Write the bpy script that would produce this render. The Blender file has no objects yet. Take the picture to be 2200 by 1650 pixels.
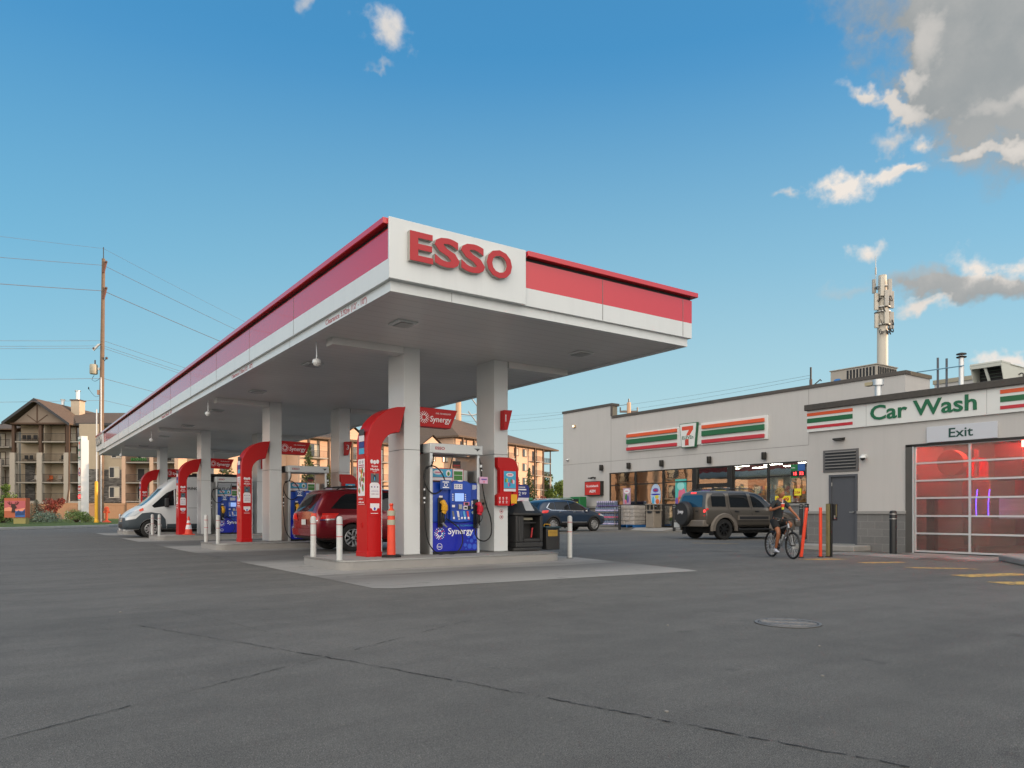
import bpy, bmesh, math, random
from mathutils import Vector, Matrix, noise as mnoise
from mathutils.bvhtree import BVHTree
random.seed(7)
R = math.radians
scene = bpy.context.scene
col = scene.collection
# ---------------------------------------------------------------- camera
CAM_YAW = .6127
cd = bpy.data.cameras.new('camera'); cam = bpy.data.objects.new('camera', cd); col.objects.link(cam)
cam.location = (0, 0, 1.05); cam.rotation_euler = (R(90), 0, -CAM_YAW)
cd.sensor_width = 36; cd.lens = 1594/2200*36; cd.shift_y = 276/2200; cd.clip_start = .1; cd.clip_end = 3000
scene.camera = cam
SA, CA = math.sin(CAM_YAW), math.cos(CAM_YAW)
# ---------------------------------------------------------------- world
SUN_EL, SUN_ROT = 5.0, 124.0
w = bpy.data.worlds.new("World"); scene.world = w; w.use_nodes = True
w.cycles.sampling_method = 'MANUAL'; w.cycles.sample_map_resolution = 256
nt = w.node_tree; N = nt.nodes; Lk = nt.links
for n in list(N): N.remove(n)
def nd(t, **k):
    n = N.new(t)
    for a, v in k.items(): setattr(n, a, v)
    return n
def mth(op, a, b=None, c=None, clamp=False):
    n = N.new('ShaderNodeMath'); n.operation = op; n.use_clamp = clamp
    for i, v in enumerate((a, b, c)):
        if v is None: continue
        if isinstance(v, (int, float)): n.inputs[i].default_value = v
        else: Lk.new(v, n.inputs[i])
    return n.outputs[0]
def mixc(fac, a, b, bt='MIX'):
    n = N.new('ShaderNodeMix'); n.data_type = 'RGBA'; n.blend_type = bt
    for s, v in ((n.inputs[0], fac), (n.inputs[6], a), (n.inputs[7], b)):
        if isinstance(v, (int, float)): s.default_value = v
        elif isinstance(v, tuple): s.default_value = (*v, 1)
        else: Lk.new(v, s)
    return n.outputs[2]
sky = nd('ShaderNodeTexSky', sky_type='NISHITA', sun_disc=False)
sky.sun_elevation = R(9); sky.sun_rotation = R(SUN_ROT); sky.air_density = 1.1; sky.dust_density = .3; sky.ozone_density = 3.0; sky.altitude = 1000
tc = nd('ShaderNodeTexCoord')
gen = tc.outputs['Generated']
# the clouds of the evening, each at its own place in the sky: (u, v, half width, half height, greyness, opacity)
CL = [(826,84,56,46,.2,.72),(664,8,26,22,.3,.5),(815,158,26,12,.4,.35),
 (2190,80,290,140,.95,1),(1990,10,190,56,.95,.7),(2080,190,170,110,.95,.7),(2200,290,170,110,.85,.75),
 (1985,88,40,56,.25,.6),(1955,238,90,26,.2,.9),(1880,225,90,20,.3,.75),(1990,300,40,30,.15,.9),(1835,215,50,20,.25,.7),(1900,290,60,24,.3,.6),(1950,170,30,24,.2,.8),(2120,250,60,30,.3,.6),
 (1780,396,66,32,.0,1),(1905,374,60,20,.05,.9),(1710,408,34,15,.2,.7),(1935,368,50,10,.3,.5),
 (1864,538,36,26,.1,.9),(2085,560,80,46,.0,1),(2180,568,75,42,.0,1),(2110,618,190,30,.85,.85),(1960,600,90,26,.8,.5),(1990,648,95,15,.15,.8),
 (2165,772,60,18,.05,.8),(2160,352,70,16,.1,.8),(2080,352,50,12,.3,.5),(2190,225,40,30,.2,.7),(1840,620,60,18,.6,.3)]
nz = nd('ShaderNodeTexNoise'); nz.inputs['Scale'].default_value = 13; nz.inputs['Detail'].default_value = 7; nz.inputs['Roughness'].default_value = .62
nz2 = nd('ShaderNodeTexNoise'); nz2.inputs['Scale'].default_value = 38; nz2.inputs['Detail'].default_value = 5; nz2.inputs['Roughness'].default_value = .6
Lk.new(gen, nz.inputs['Vector']); Lk.new(gen, nz2.inputs['Vector'])
n1 = mth('MULTIPLY', mth('SUBTRACT', nz.outputs['Fac'], .5), 4.2)
n2 = mth('MULTIPLY', mth('SUBTRACT', nz2.outputs['Fac'], .5), 2.4)
nn = mth('ADD', n1, n2)
wn_ = nd('ShaderNodeTexNoise'); wn_.inputs['Scale'].default_value = 9; wn_.inputs['Detail'].default_value = 5; wn_.inputs['Roughness'].default_value = .6; Lk.new(gen, wn_.inputs['Vector'])
wv = nd('ShaderNodeVectorMath', operation='SUBTRACT'); Lk.new(wn_.outputs['Color'], wv.inputs[0]); wv.inputs[1].default_value = (.5, .5, .5)
ws = nd('ShaderNodeVectorMath', operation='MULTIPLY_ADD'); Lk.new(wv.outputs[0], ws.inputs[0]); ws.inputs[1].default_value = (.11, .11, .11); Lk.new(gen, ws.inputs[2])
warp = ws.outputs[0]
def dot(vec, src=None):
    n = N.new('ShaderNodeVectorMath'); n.operation = 'DOT_PRODUCT'; Lk.new(src or gen, n.inputs[0]); n.inputs[1].default_value = vec
    return n.outputs['Value']
dsum = None; gsum = None
for (u, v, hw, hh, g, op) in CL:
    t = (u-1100)/1594; s = (1101-v)/1594
    d = Vector((SA+t*CA, CA-t*SA, s)); d.normalize()
    r = Vector((CA, -SA, 0)); r = (r - d*r.dot(d)).normalized(); up = r.cross(d).normalized()
    k = 1/math.sqrt(1+t*t+s*s)
    a = mth('MULTIPLY', dot(r, warp), 1/(hw/1594*k*1.3)); b = mth('MULTIPLY', dot(up, warp), 1/(hh/1594*k*1.3))
    q = mth('SQRT', mth('ADD', mth('MULTIPLY', a, a), mth('MULTIPLY', b, b)))
    front = mth('GREATER_THAN', dot(d), .6)
    soft = g > .6
    m = mth('MULTIPLY_ADD', q, -1.15, 1.12 if soft else .95)
    m = mth('MULTIPLY_ADD', nn, .28 if soft else .55, m)
    sm = nd('ShaderNodeMapRange', interpolation_type='SMOOTHSTEP'); Lk.new(m, sm.inputs[0]); sm.inputs[1].default_value = 0; sm.inputs[2].default_value = .8 if soft else 1.05
    m = mth('MULTIPLY', mth('MULTIPLY', sm.outputs[0], front), op)
    gg = mth('MULTIPLY_ADD', mth('ADD', b, mth('MULTIPLY', nn, .5)), -.16, g, True)
    wgt = mth('MULTIPLY', m, 1.0 if soft else 2.2)
    mg = mth('MULTIPLY', wgt, gg)
    dsum, gsum, osum = (wgt, mg, m) if dsum is None else (mth('ADD', dsum, wgt), mth('ADD', gsum, mg), mth('ADD', osum, m))
grey = mth('DIVIDE', gsum, mth('MAXIMUM', dsum, .001))
dens = mth('MULTIPLY', osum, 1.25, None, True)
sep = nd('ShaderNodeSeparateXYZ'); Lk.new(gen, sep.inputs[0])
rp = nd('ShaderNodeValToRGB'); cr = rp.color_ramp
cols = [(0, (.37,.51,.49)), (.06, (.29,.48,.50)), (.16, (.185,.42,.49)), (.30, (.105,.345,.485)), (.5, (.048,.24,.45)), (.85, (.026,.155,.36))]
while len(cr.elements) < len(cols): cr.elements.new(.5)
for e, (p, c) in zip(cr.elements, cols): e.position = p; e.color = (*c, 1)
Lk.new(mth('MAXIMUM', sep.outputs[2], 0), rp.inputs[0])
grad = mixc(1.0, rp.outputs[0], (8., 8., 8.), 'MULTIPLY')
base = mixc(.22, grad, mixc(1.0, sky.outputs[0], (1.2, 1.35, 1.6), 'MULTIPLY'))
side = mth('MULTIPLY', mth('ADD', dot((.77, .64, 0)), -.45), 1.5, None, True)
low = mth('MULTIPLY_ADD', sep.outputs[2], -1.9, 1.0, True)
base = mixc(mth('MULTIPLY', mth('MULTIPLY', side, low), .75), base, (3.6, 4.55, 4.6))
# added warm brightening of the unseen sky behind the camera, lifts the forecourt light
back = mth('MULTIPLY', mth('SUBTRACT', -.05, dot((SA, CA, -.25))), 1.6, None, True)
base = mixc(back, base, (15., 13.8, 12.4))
ccol = mixc(grey, (5.2, 4.8, 4.4), (1.95, 2.1, 2.15))
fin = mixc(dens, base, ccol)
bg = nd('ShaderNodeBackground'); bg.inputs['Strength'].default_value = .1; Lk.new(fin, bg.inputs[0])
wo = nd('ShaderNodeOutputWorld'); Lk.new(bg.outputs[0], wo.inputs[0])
# ---------------------------------------------------------------- sun
sl = bpy.data.lights.new('sun', 'SUN'); sl.energy = 3.7; sl.angle = R(.5); sl.color = (1, .66, .42)
so = bpy.data.objects.new('sun', sl); col.objects.link(so)
sd = Vector((math.sin(R(SUN_ROT))*math.cos(R(SUN_EL)), math.cos(R(SUN_ROT))*math.cos(R(SUN_EL)), math.sin(R(SUN_EL))))
so.rotation_euler = sd.to_track_quat('Z', 'Y').to_euler()
# ---------------------------------------------------------------- exposure
vs = scene.view_settings; vs.view_transform = 'Standard'; vs.look = 'None'; vs.gamma = 1; vs.exposure = .75; vs.use_curve_mapping = False

# ================================================================ helpers
def hx(s):
    s = s.lstrip('#'); o = []
    for i in (0, 2, 4):
        v = int(s[i:i+2], 16)/255; o.append(v/12.92 if v <= .04045 else ((v+.055)/1.055)**2.4)
    return tuple(o)
MC = {}
def mat(name, rgb=(.5,.5,.5), rough=.5, metal=0, noise=None, bump=None, coat=0, emis=None, spec=None, trans=0, alpha=1):
    """procedural principled material; noise=(scale, amount), bump=(scale, strength)"""
    if name in MC: return MC[name]
    if isinstance(rgb, str): rgb = hx(rgb)
    m = bpy.data.materials.new(name); m.use_nodes = True; t = m.node_tree; b = t.nodes['Principled BSDF']
    b.inputs['Base Color'].default_value = (*rgb, 1); b.inputs['Roughness'].default_value = rough; b.inputs['Metallic'].default_value = metal
    if coat: b.inputs['Coat Weight'].default_value = coat; b.inputs['Coat Roughness'].default_value = .04
    if spec is not None: b.inputs['Specular IOR Level'].default_value = spec
    if emis: b.inputs['Emission Color'].default_value = (*emis[0], 1); b.inputs['Emission Strength'].default_value = emis[1]
    if trans: b.inputs['Transmission Weight'].default_value = trans
    if alpha < 1: b.inputs['Alpha'].default_value = alpha
    if noise or bump:
        c = t.nodes.new('ShaderNodeTexCoord')
    if noise:
        sc, am = noise[:2]
        z = t.nodes.new('ShaderNodeTexNoise'); z.inputs['Scale'].default_value = sc; z.inputs['Detail'].default_value = 6; z.inputs['Roughness'].default_value = .65
        t.links.new(c.outputs['Object'], z.inputs['Vector'])
        r = t.nodes.new('ShaderNodeMapRange'); r.inputs[1].default_value = .3; r.inputs[2].default_value = .7; r.inputs[3].default_value = 1-am; r.inputs[4].default_value = 1+am
        t.links.new(z.outputs['Fac'], r.inputs[0])
        x = t.nodes.new('ShaderNodeVectorMath'); x.operation = 'SCALE'; x.inputs[0].default_value = rgb; t.links.new(r.outputs[0], x.inputs['Scale'])
        t.links.new(x.outputs[0], b.inputs['Base Color'])
        rr = t.nodes.new('ShaderNodeMapRange'); rr.inputs[1].default_value = .3; rr.inputs[2].default_value = .7; dr_ = min(.1, noise[1]*.8); rr.inputs[3].default_value = max(.02, rough-dr_); rr.inputs[4].default_value = min(1, rough+dr_)
        t.links.new(z.outputs['Fac'], rr.inputs[0]); t.links.new(rr.outputs[0], b.inputs['Roughness'])
    if bump:
        z = t.nodes.new('ShaderNodeTexNoise'); z.inputs['Scale'].default_value = bump[0]; z.inputs['Detail'].default_value = 4
        t.links.new(c.outputs['Object'], z.inputs['Vector'])
        u = t.nodes.new('ShaderNodeBump'); u.inputs['Strength'].default_value = bump[1]; u.inputs['Distance'].default_value = .02
        t.links.new(z.outputs['Fac'], u.inputs['Height']); t.links.new(u.outputs[0], b.inputs['Normal'])
    MC[name] = m; return m
class NT:
    """small helper for hand-made node materials"""
    def __init__(s, name):
        s.m = bpy.data.materials.new(name); s.m.use_nodes = True; s.t = s.m.node_tree; s.b = s.t.nodes['Principled BSDF']; s.out = s.t.nodes['Material Output']; MC[name] = s.m
    def n(s, ty, ins={}, **k):
        x = s.t.nodes.new(ty)
        for a, v in k.items(): setattr(x, a, v)
        for a, v in ins.items():
            if hasattr(v, 'is_linked') or hasattr(v, 'links'): s.t.links.new(v, x.inputs[a])
            else: x.inputs[a].default_value = v
        return x
    def math(s, op, a, b=0., c=0., clamp=False):
        x = s.t.nodes.new('ShaderNodeMath'); x.operation = op; x.use_clamp = clamp
        for i, v in enumerate((a, b, c)):
            if isinstance(v, (int, float)): x.inputs[i].default_value = v
            else: s.t.links.new(v, x.inputs[i])
        return x.outputs[0]
    def mix(s, f, a, b, bt='MIX'):
        x = s.t.nodes.new('ShaderNodeMix'); x.data_type = 'RGBA'; x.blend_type = bt
        for k, v in ((0, f), (6, a), (7, b)):
            if isinstance(v, (int, float)): x.inputs[k].default_value = v
            elif isinstance(v, tuple): x.inputs[k].default_value = (*v, 1)
            else: s.t.links.new(v, x.inputs[k])
        return x.outputs[2]
    def noise(s, vec, sc, det=5, ro=.6):
        return s.n('ShaderNodeTexNoise', {'Vector': vec, 'Scale': sc, 'Detail': det, 'Roughness': ro}).outputs['Fac']
    def ramp(s, f, a, b, lo=0., hi=1.):
        return s.n('ShaderNodeMapRange', {0: f, 1: a, 2: b, 3: lo, 4: hi}).outputs[0]
    def link(s, a, b): s.t.links.new(a, b)

class MB:
    """mesh builder: collects faces and links them as ONE mesh object"""
    def __init__(s): s.v = []; s.f = []; s.m = []; s.mats = []
    def mi(s, m):
        if m not in s.mats: s.mats.append(m)
        return s.mats.index(m)
    def add(s, vs, fs, m):
        o = len(s.v); s.v += [Vector(v) for v in vs]; i = s.mi(m)
        for f in fs: s.f.append([o+k for k in f]); s.m.append(i)
        return s
    def box(s, a, b, m):
        x0, x1 = sorted((a[0], b[0])); y0, y1 = sorted((a[1], b[1])); z0, z1 = sorted((a[2], b[2]))
        v = [(x, y, z) for z in (z0, z1) for y in (y0, y1) for x in (x0, x1)]
        return s.add(v, [(0,2,3,1),(4,5,7,6),(0,1,5,4),(2,6,7,3),(0,4,6,2),(1,3,7,5)], m)
    def prism(s, poly, vec, m, cap=True):
        n = len(poly); vec = Vector(vec); p = [Vector(q) for q in poly]
        nr = sum(((p[i]-p[0]).cross(p[(i+1) % n]-p[0]) for i in range(1, n-1)), Vector())
        if nr.dot(vec) > 0: p = p[::-1]
        fs = [[i, (i+1) % n, n+(i+1) % n, n+i][::-1] for i in range(n)]
        if cap: fs += [list(range(n)), list(range(2*n-1, n-1, -1))]
        return s.add(p+[q+vec for q in p], fs, m)
    def cyl(s, a, b, r0, r1=None, seg=12, m=None, cap=True):
        if r1 is None: r1 = r0
        a = Vector(a); b = Vector(b); d = (b-a).normalized()
        u = d.orthogonal().normalized(); w_ = d.cross(u)
        vs = []
        for (c, r) in ((a, r0), (b, r1)):
            vs += [c+(u*math.cos(2*math.pi*i/seg)+w_*math.sin(2*math.pi*i/seg))*r for i in range(seg)]
        fs = [[i, (i+1) % seg, seg+(i+1) % seg, seg+i] for i in range(seg)]
        if cap: fs += [list(range(seg))[::-1], list(range(seg, 2*seg))]
        return s.add(vs, fs, m)
    def tube(s, pts, r, seg=8, m=None, cap=True):
        pts = [Vector(p) for p in pts]; n = len(pts); rs = r if isinstance(r, (list, tuple)) else [r]*n
        d = (pts[1]-pts[0]).normalized(); u = d.orthogonal().normalized(); vs = []
        for i, p in enumerate(pts):
            d = (pts[min(i+1, n-1)]-pts[max(i-1, 0)]).normalized()
            u = (u-d*u.dot(d)).normalized(); w_ = d.cross(u)
            vs += [p+(u*math.cos(2*math.pi*k/seg)+w_*math.sin(2*math.pi*k/seg))*rs[i] for k in range(seg)]
        fs = [[i*seg+k, i*seg+(k+1) % seg, (i+1)*seg+(k+1) % seg, (i+1)*seg+k] for i in range(n-1) for k in range(seg)]
        if cap: fs += [list(range(seg))[::-1], [(n-1)*seg+k for k in range(seg)]]
        return s.add(vs, fs, m)
    def lathe(s, prof, c, axis=(0,0,1), seg=16, m=None):
        """prof = [(r, h)] along axis from c"""
        c = Vector(c); d = Vector(axis).normalized(); u = d.orthogonal().normalized(); w_ = d.cross(u); vs = []
        for r, h in prof: vs += [c+d*h+(u*math.cos(2*math.pi*k/seg)+w_*math.sin(2*math.pi*k/seg))*r for k in range(seg)]
        n = len(prof)
        fs = [[i*seg+k, i*seg+(k+1) % seg, (i+1)*seg+(k+1) % seg, (i+1)*seg+k] for i in range(n-1) for k in range(seg)]
        mxr = max(q[0] for q in prof)
        if n > 3 and prof[0][0] > .5*mxr and prof[-1][0] > .5*mxr: fs += [[(n-1)*seg+k, (n-1)*seg+(k+1) % seg, (k+1) % seg, k] for k in range(seg)]
        else: fs += [list(range(seg))[::-1], [(n-1)*seg+k for k in range(seg)]]
        return s.add(vs, fs, m)
    def ball(s, c, r, m, seg=12, rings=8):
        r = r if isinstance(r, (tuple, list)) else (r, r, r); c = Vector(c)
        vs = [c+Vector((0, 0, -r[2]))]+[c+Vector((r[0]*math.sin(math.pi*j/rings)*math.cos(2*math.pi*i/seg), r[1]*math.sin(math.pi*j/rings)*math.sin(2*math.pi*i/seg), -r[2]*math.cos(math.pi*j/rings))) for j in range(1, rings) for i in range(seg)]+[c+Vector((0, 0, r[2]))]
        fs = [[0, 1+(i+1) % seg, 1+i] for i in range(seg)]
        fs += [[1+j*seg+i, 1+j*seg+(i+1) % seg, 1+(j+1)*seg+(i+1) % seg, 1+(j+1)*seg+i] for j in range(rings-2) for i in range(seg)]
        o = 1+(rings-2)*seg; fs += [[o+i, o+(i+1) % seg, len(vs)-1] for i in range(seg)]
        return s.add(vs, fs, m)
    def text(s, txt, o, xd, ud, h, m, width=None, depth=.006, bold=0., lean=0.):
        """lettering standing proud of a plane: o = lower left, xd = reading direction, ud = up, h = cap height"""
        vs, fs, W, H = glyphs(txt, bold)
        xd = Vector(xd).normalized(); ud = Vector(ud).normalized(); nr = xd.cross(ud); k = h/H; kx = (width/W) if width else k
        o = Vector(o)
        return s.add([o+xd*(v[0]*kx+lean*v[1]*k)+ud*(v[1]*k)+nr*(v[2]*depth) for v in vs], fs, m)
    def xf(s, fn): s.v = [Vector(fn(v)) for v in s.v]; return s
    def mesh(s, name, ang=35):
        me = bpy.data.meshes.new(name); me.from_pydata([tuple(v) for v in s.v], [], s.f)
        for m in s.mats: me.materials.append(m)
        me.polygons.foreach_set('material_index', s.m); me.polygons.foreach_set('use_smooth', [True]*len(me.polygons))
        me.update(); me.validate(); me.set_sharp_from_angle(angle=R(ang)); return me
    def build(s, name, parent=None, world=False, bevel=0, ang=35, sub=0):
        if world and parent:
            off = parent.matrix_basis.translation.copy(); s.v = [v-off for v in s.v]
        o = bpy.data.objects.new(name, s.mesh(name, ang)); col.objects.link(o)
        if parent: o.parent = parent
        if bevel:
            b = o.modifiers.new('bevel', 'BEVEL'); b.width = bevel; b.segments = 2; b.limit_method = 'ANGLE'; b.angle_limit = R(40)
        if sub:
            b = o.modifiers.new('sub', 'SUBSURF'); b.levels = b.render_levels = sub
        return o
GC = {}
def glyphs(txt, bold):
    if (txt, bold) in GC: return GC[(txt, bold)]
    c = bpy.data.curves.new('t', 'FONT'); c.body = txt; c.extrude = .5; c.offset = bold; c.size = 1; c.resolution_u = 3
    o = bpy.data.objects.new('t', c); col.objects.link(o); bpy.context.view_layer.update()
    me = bpy.data.meshes.new_from_object(o.evaluated_get(bpy.context.evaluated_depsgraph_get()))
    vs = [tuple(v.co) for v in me.vertices]; fs = [list(p.vertices) for p in me.polygons]
    bpy.data.objects.remove(o); bpy.data.curves.remove(c); bpy.data.meshes.remove(me)
    x0 = min(v[0] for v in vs); x1 = max(v[0] for v in vs)
    vs = [(v[0]-x0, v[1], v[2]+.5) for v in vs]
    GC[(txt, bold)] = (vs, fs, x1-x0, .729); return GC[(txt, bold)]
def tag(o, label=None, cat=None, group=None, kind=None):
    if label: o['label'] = label
    if cat: o['category'] = cat
    if group: o['group'] = group
    if kind: o['kind'] = kind
    return o
def thing(name, label, cat, loc=(0,0,0), rz=0, group=None):
    o = bpy.data.objects.new(name, None); col.objects.link(o); o.empty_display_size = .2
    o.location = loc; o.rotation_euler = (0, 0, rz); return tag(o, label, cat, group)
KIDS = {}
def copy_tree(o, parent=None):
    c = o.copy(); col.objects.link(c)
    if parent: c.parent = parent
    for ch in list(o.children): copy_tree(ch, c)
    return c
def dup(o, loc, rz=None, label=None, group=None):
    c = copy_tree(o); c.location = loc
    if rz is not None: c.rotation_euler = (0, 0, rz)
    return tag(c, label, None, group)
def ring(c, n, rx, ry, ax=(1,0,0), ay=(0,0,1)):
    c = Vector(c); ax = Vector(ax); ay = Vector(ay)
    return [c+ax*rx*math.cos(2*math.pi*i/n)+ay*ry*math.sin(2*math.pi*i/n) for i in range(n)]
def streaked(name, rgb, rough, amt, sc=1.0):
    g = NT(name); c = g.n('ShaderNodeTexCoord').outputs['Object']; rgb = hx(rgb)
    st_ = g.noise(g.n('ShaderNodeMapping', {'Vector': c, 'Scale': (2.6*sc, 2.6*sc, .16*sc)}).outputs[0], 1.6, 6, .7); bl = g.noise(c, .7, 5, .6)
    f = g.math('MULTIPLY', g.ramp(st_, .48, .72, 1, 1-amt), g.ramp(bl, .3, .7, 1+amt*.35, 1-amt*.35))
    x = g.n('ShaderNodeVectorMath', {}, operation='SCALE'); x.inputs[0].default_value = rgb; g.link(f, x.inputs['Scale']); g.link(x.outputs[0], g.b.inputs['Base Color'])
    g.b.inputs['Roughness'].default_value = rough
    if rough > .7:
        u = g.n('ShaderNodeBump', {'Height': g.noise(c, 70, 3, .7), 'Strength': .2, 'Distance': .01}); g.link(u.outputs[0], g.b.inputs['Normal'])
    return g.m
# ---------------------------------------------------------------- palette
WHITE = streaked('white_panel', '#cbcfcf', .3, .05); WHITE2 = mat('white_column', '#cdd0d0', .24, noise=(1.2, .012))
RED = mat('red_gloss', '#b41114', .38, spec=.3); RED2 = mat('red_fascia', '#c01f28', .16, coat=.6)
REDL = mat('red_letter', '#a81a22', .45); BLUE = mat('blue_pump', '#0e3c9c', .35, noise=(3, .06)); BLUED = mat('deep_blue', '#1020a0', .3)
STEEL = mat('brushed_steel', '#a9aaa8', .34, .8, noise=(6, .06)); ALU = mat('aluminium', '#c9cccd', .4, .6)
DARK = mat('dark_plastic', '#17181a', .5, noise=(20, .15)); BLACK = mat('black_rubber', '#101010', .65); GREYP = mat('bollard_grey', '#b5b7b5', .5, noise=(8, .08))
STUCCO = streaked('grey_stucco', '#b3b1ae', .85, .045); COPING = mat('brown_coping', '#4c4640', .5, noise=(2, .12))
BRONZE = mat('dark_bronze', '#2b2926', .45, .3); SIGNW = mat('sign_white', '#cfd1ce', .35, noise=(1.2, .03))
ORG = mat('stripe_orange', '#cf5326', .4); GRN = mat('stripe_green', '#1f5e38', .4); CRM = mat('stripe_red', '#b32a35', .4)
GTXT = mat('green_letter', '#1c5a44', .45); WTXT = mat('white_print', '#e8e8ea', .5); ORANGE = mat('orange_plastic', '#d8452a', .45, noise=(5, .06))
YEL = mat('yellow_plastic', '#d9a21c', .45); GREEN = mat('green_box', '#1a6b3a', .5); CONCL = mat('light_concrete', '#9a9996', .85, noise=(2.5, .12), bump=(40, .2))
LED = mat('white_tube', '#ffffff', .5, emis=((1, .95, .84), 15)); REDLED = mat('red_led', '#ff1a1a', .5, emis=((1, .03, .03), 6))
# ================================================================ ground and paving
def sheet(name, poly, z, m, sub=None):
    mb = MB(); mb.add([(x, y, z) for x, y in poly], [list(range(len(poly)))], m); o = mb.build(name); tag(o, kind='structure'); return o
g = NT('asphalt'); tcn = g.n('ShaderNodeTexCoord').outputs['Object']
f1 = g.noise(tcn, .12, 5, .6); f2 = g.noise(tcn, 2.2, 6, .7); f3 = g.n('ShaderNodeTexVoronoi', {'Vector': tcn, 'Scale': 95.}).outputs['Distance']; f4 = g.noise(tcn, 160, 3, .8)
st = g.n('ShaderNodeMapping', {'Vector': tcn, 'Rotation': (0, 0, R(24)), 'Scale': (.12, 1.3, 1)}).outputs[0]; f5 = g.noise(st, 1.1, 4, .6)
f6 = g.noise(tcn, 38, 4, .8); f7 = g.noise(tcn, .55, 5, .7)
wv_ = g.n('ShaderNodeTexWave', {'Vector': g.n('ShaderNodeMapping', {'Vector': tcn, 'Location': (14, 6, 0)}).outputs[0], 'Scale': .11, 'Distortion': 7., 'Detail': 3., 'Detail Scale': .6}, wave_type='RINGS').outputs['Fac']
v = g.math('MULTIPLY', g.ramp(f1, .38, .62, .091, .105), g.ramp(f5, .38, .62, .91, 1.09))
for f_, lo_, hi_ in ((f2, .955, 1.045), (f4, .42, 1.78), (f6, .84, 1.16), (f7, .95, 1.05)): v = g.math('MULTIPLY', v, g.ramp(f_, .41, .59, lo_, hi_))
v = g.math('MULTIPLY', v, g.ramp(wv_, .2, .8, .97, 1.04))
spk = g.ramp(f4, .635, .67, 0, 1); v = g.math('MULTIPLY_ADD', spk, .16, v)
dk = g.ramp(g.noise(tcn, 26, 4, .8), .31, .35, .5, 1); v = g.math('MULTIPLY', v, dk)
oil = g.ramp(g.noise(tcn, 2.3, 3, .5), .69, .74, 1, .75); v = g.math('MULTIPLY', v, oil)
cmb = g.n('ShaderNodeCombineColor', {0: g.math('MULTIPLY', v, 1.0), 1: g.math('MULTIPLY', v, .955), 2: g.math('MULTIPLY', v, .855)})
g.link(cmb.outputs[0], g.b.inputs['Base Color']); g.b.inputs['Roughness'].default_value = .82
bp = g.n('ShaderNodeBump', {'Height': f4, 'Strength': .5, 'Distance': .012}); g.link(bp.outputs[0], g.b.inputs['Normal'])
ASPH = g.m
sheet('ground', [(-900,-900),(900,-900),(900,900),(-900,900)], 0, ASPH)
# fuelling apron: concrete, darkened along the traffic lanes between the islands
g = NT('apron_concrete'); tcn = g.n('ShaderNodeTexCoord').outputs['Object']
sx = g.n('ShaderNodeSeparateXYZ', {0: tcn}); yy = sx.outputs[1]
ph = g.math('FRACT', g.math('MULTIPLY', g.math('SUBTRACT', yy, 13.9-.5*8.88), 1/8.88))     # .5 at an island
dist = g.math('ABSOLUTE', g.math('SUBTRACT', ph, .5))
wob = g.noise(g.n('ShaderNodeMapping', {'Vector': tcn, 'Scale': (.25, 1.2, 1)}).outputs[0], 1.2, 5, .65)
lane = g.ramp(g.math('ADD', dist, g.math('MULTIPLY', g.math('SUBTRACT', wob, .5), .34)), .17, .29, 0, 1)
near = g.ramp(yy, 9.2, 11.5, 1, 0); lane = g.math('MULTIPLY', lane, g.math('SUBTRACT', 1., near))
st = g.noise(g.n('ShaderNodeMapping', {'Vector': tcn, 'Rotation': (0, 0, R(8)), 'Scale': (.5, 1.6, 1)}).outputs[0], 1.1, 6, .7)
c0 = g.mix(lane, (.33, .32, .30), (.092, .088, .083)); c0 = g.mix(g.ramp(st, .52, .68, 0, .45), c0, (.11, .107, .10))
c0 = g.mix(g.ramp(g.noise(tcn, 90, 3, .8), .42, .6, 0, .45), c0, (.12, .118, .11)); c0 = g.mix(g.ramp(g.noise(tcn, 2.6, 4, .6), .64, .69, 0, .6), c0, (.05, .048, .045)); c0 = g.mix(g.ramp(g.noise(tcn, .8, 5, .7), .4, .6, 0, .25), c0, (.20, .195, .18))
g.link(c0, g.b.inputs['Base Color']); g.b.inputs['Roughness'].default_value = .8
APR = g.m
sheet('apron', [(4.33,9.5),(4.55,9.32),(10.35,8.95),(10.5,9.3),(11.2,13.3),(12.4,46.5),(4.33,46.5)], .004, APR)
mb = MB()
for k in range(4):
    y = 18.35+8.88*k
    if k < 3: mb.box((4.35, y-.006, .0045), (12.4, y+.006, .0062), BLACK)
tag(mb.build('apron_joint'), kind='structure')
# sealed cracks
def crack(pts, wd, seed):
    rr = random.Random(seed); mb = MB(); P = []
    for a, b in zip(pts, pts[1:]):
        n = max(2, int((Vector(b)-Vector(a)).length/.035))
        for i in range(n): P.append(Vector(a).lerp(Vector(b), i/n))
    P = [p+Vector((rr.uniform(-.008, .008)+.015*mnoise.noise(Vector((p.x*6,p.y*6,seed))), rr.uniform(-.008, .008)+.015*mnoise.noise(Vector((p.y*6,p.x*6,seed))))) for p in P]
    for a, b in zip(P, P[1:]):
        if rr.random() < .07 or mnoise.noise(Vector((a.x*5,a.y*5,seed+3))) > .32: continue
        d = (b-a); n_ = Vector((-d.y, d.x)).normalized()*wd*rr.uniform(.3, 1.6)*(1+mnoise.noise(Vector((a.x*3,a.y*3,0))))
        z = .0042
        mb.add([(a.x-n_.x, a.y-n_.y, z), (a.x+n_.x, a.y+n_.y, z), (b.x+n_.x*.7, b.y+n_.y*.7, z), (b.x-n_.x*.7, b.y-n_.y*.7, z)], [(0,1,2,3)], CRK)
    return mb
CRK = mat('crack_dark', (.018, .017, .016), .9)
cm = crack([(1.128,7.59),(1.99,5.18),(2.54,3.43),(3.08,1.596),(3.3,.9)], .0046, 1)
o = cm.build('asphalt_crack'); tag(o, kind='structure')
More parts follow.
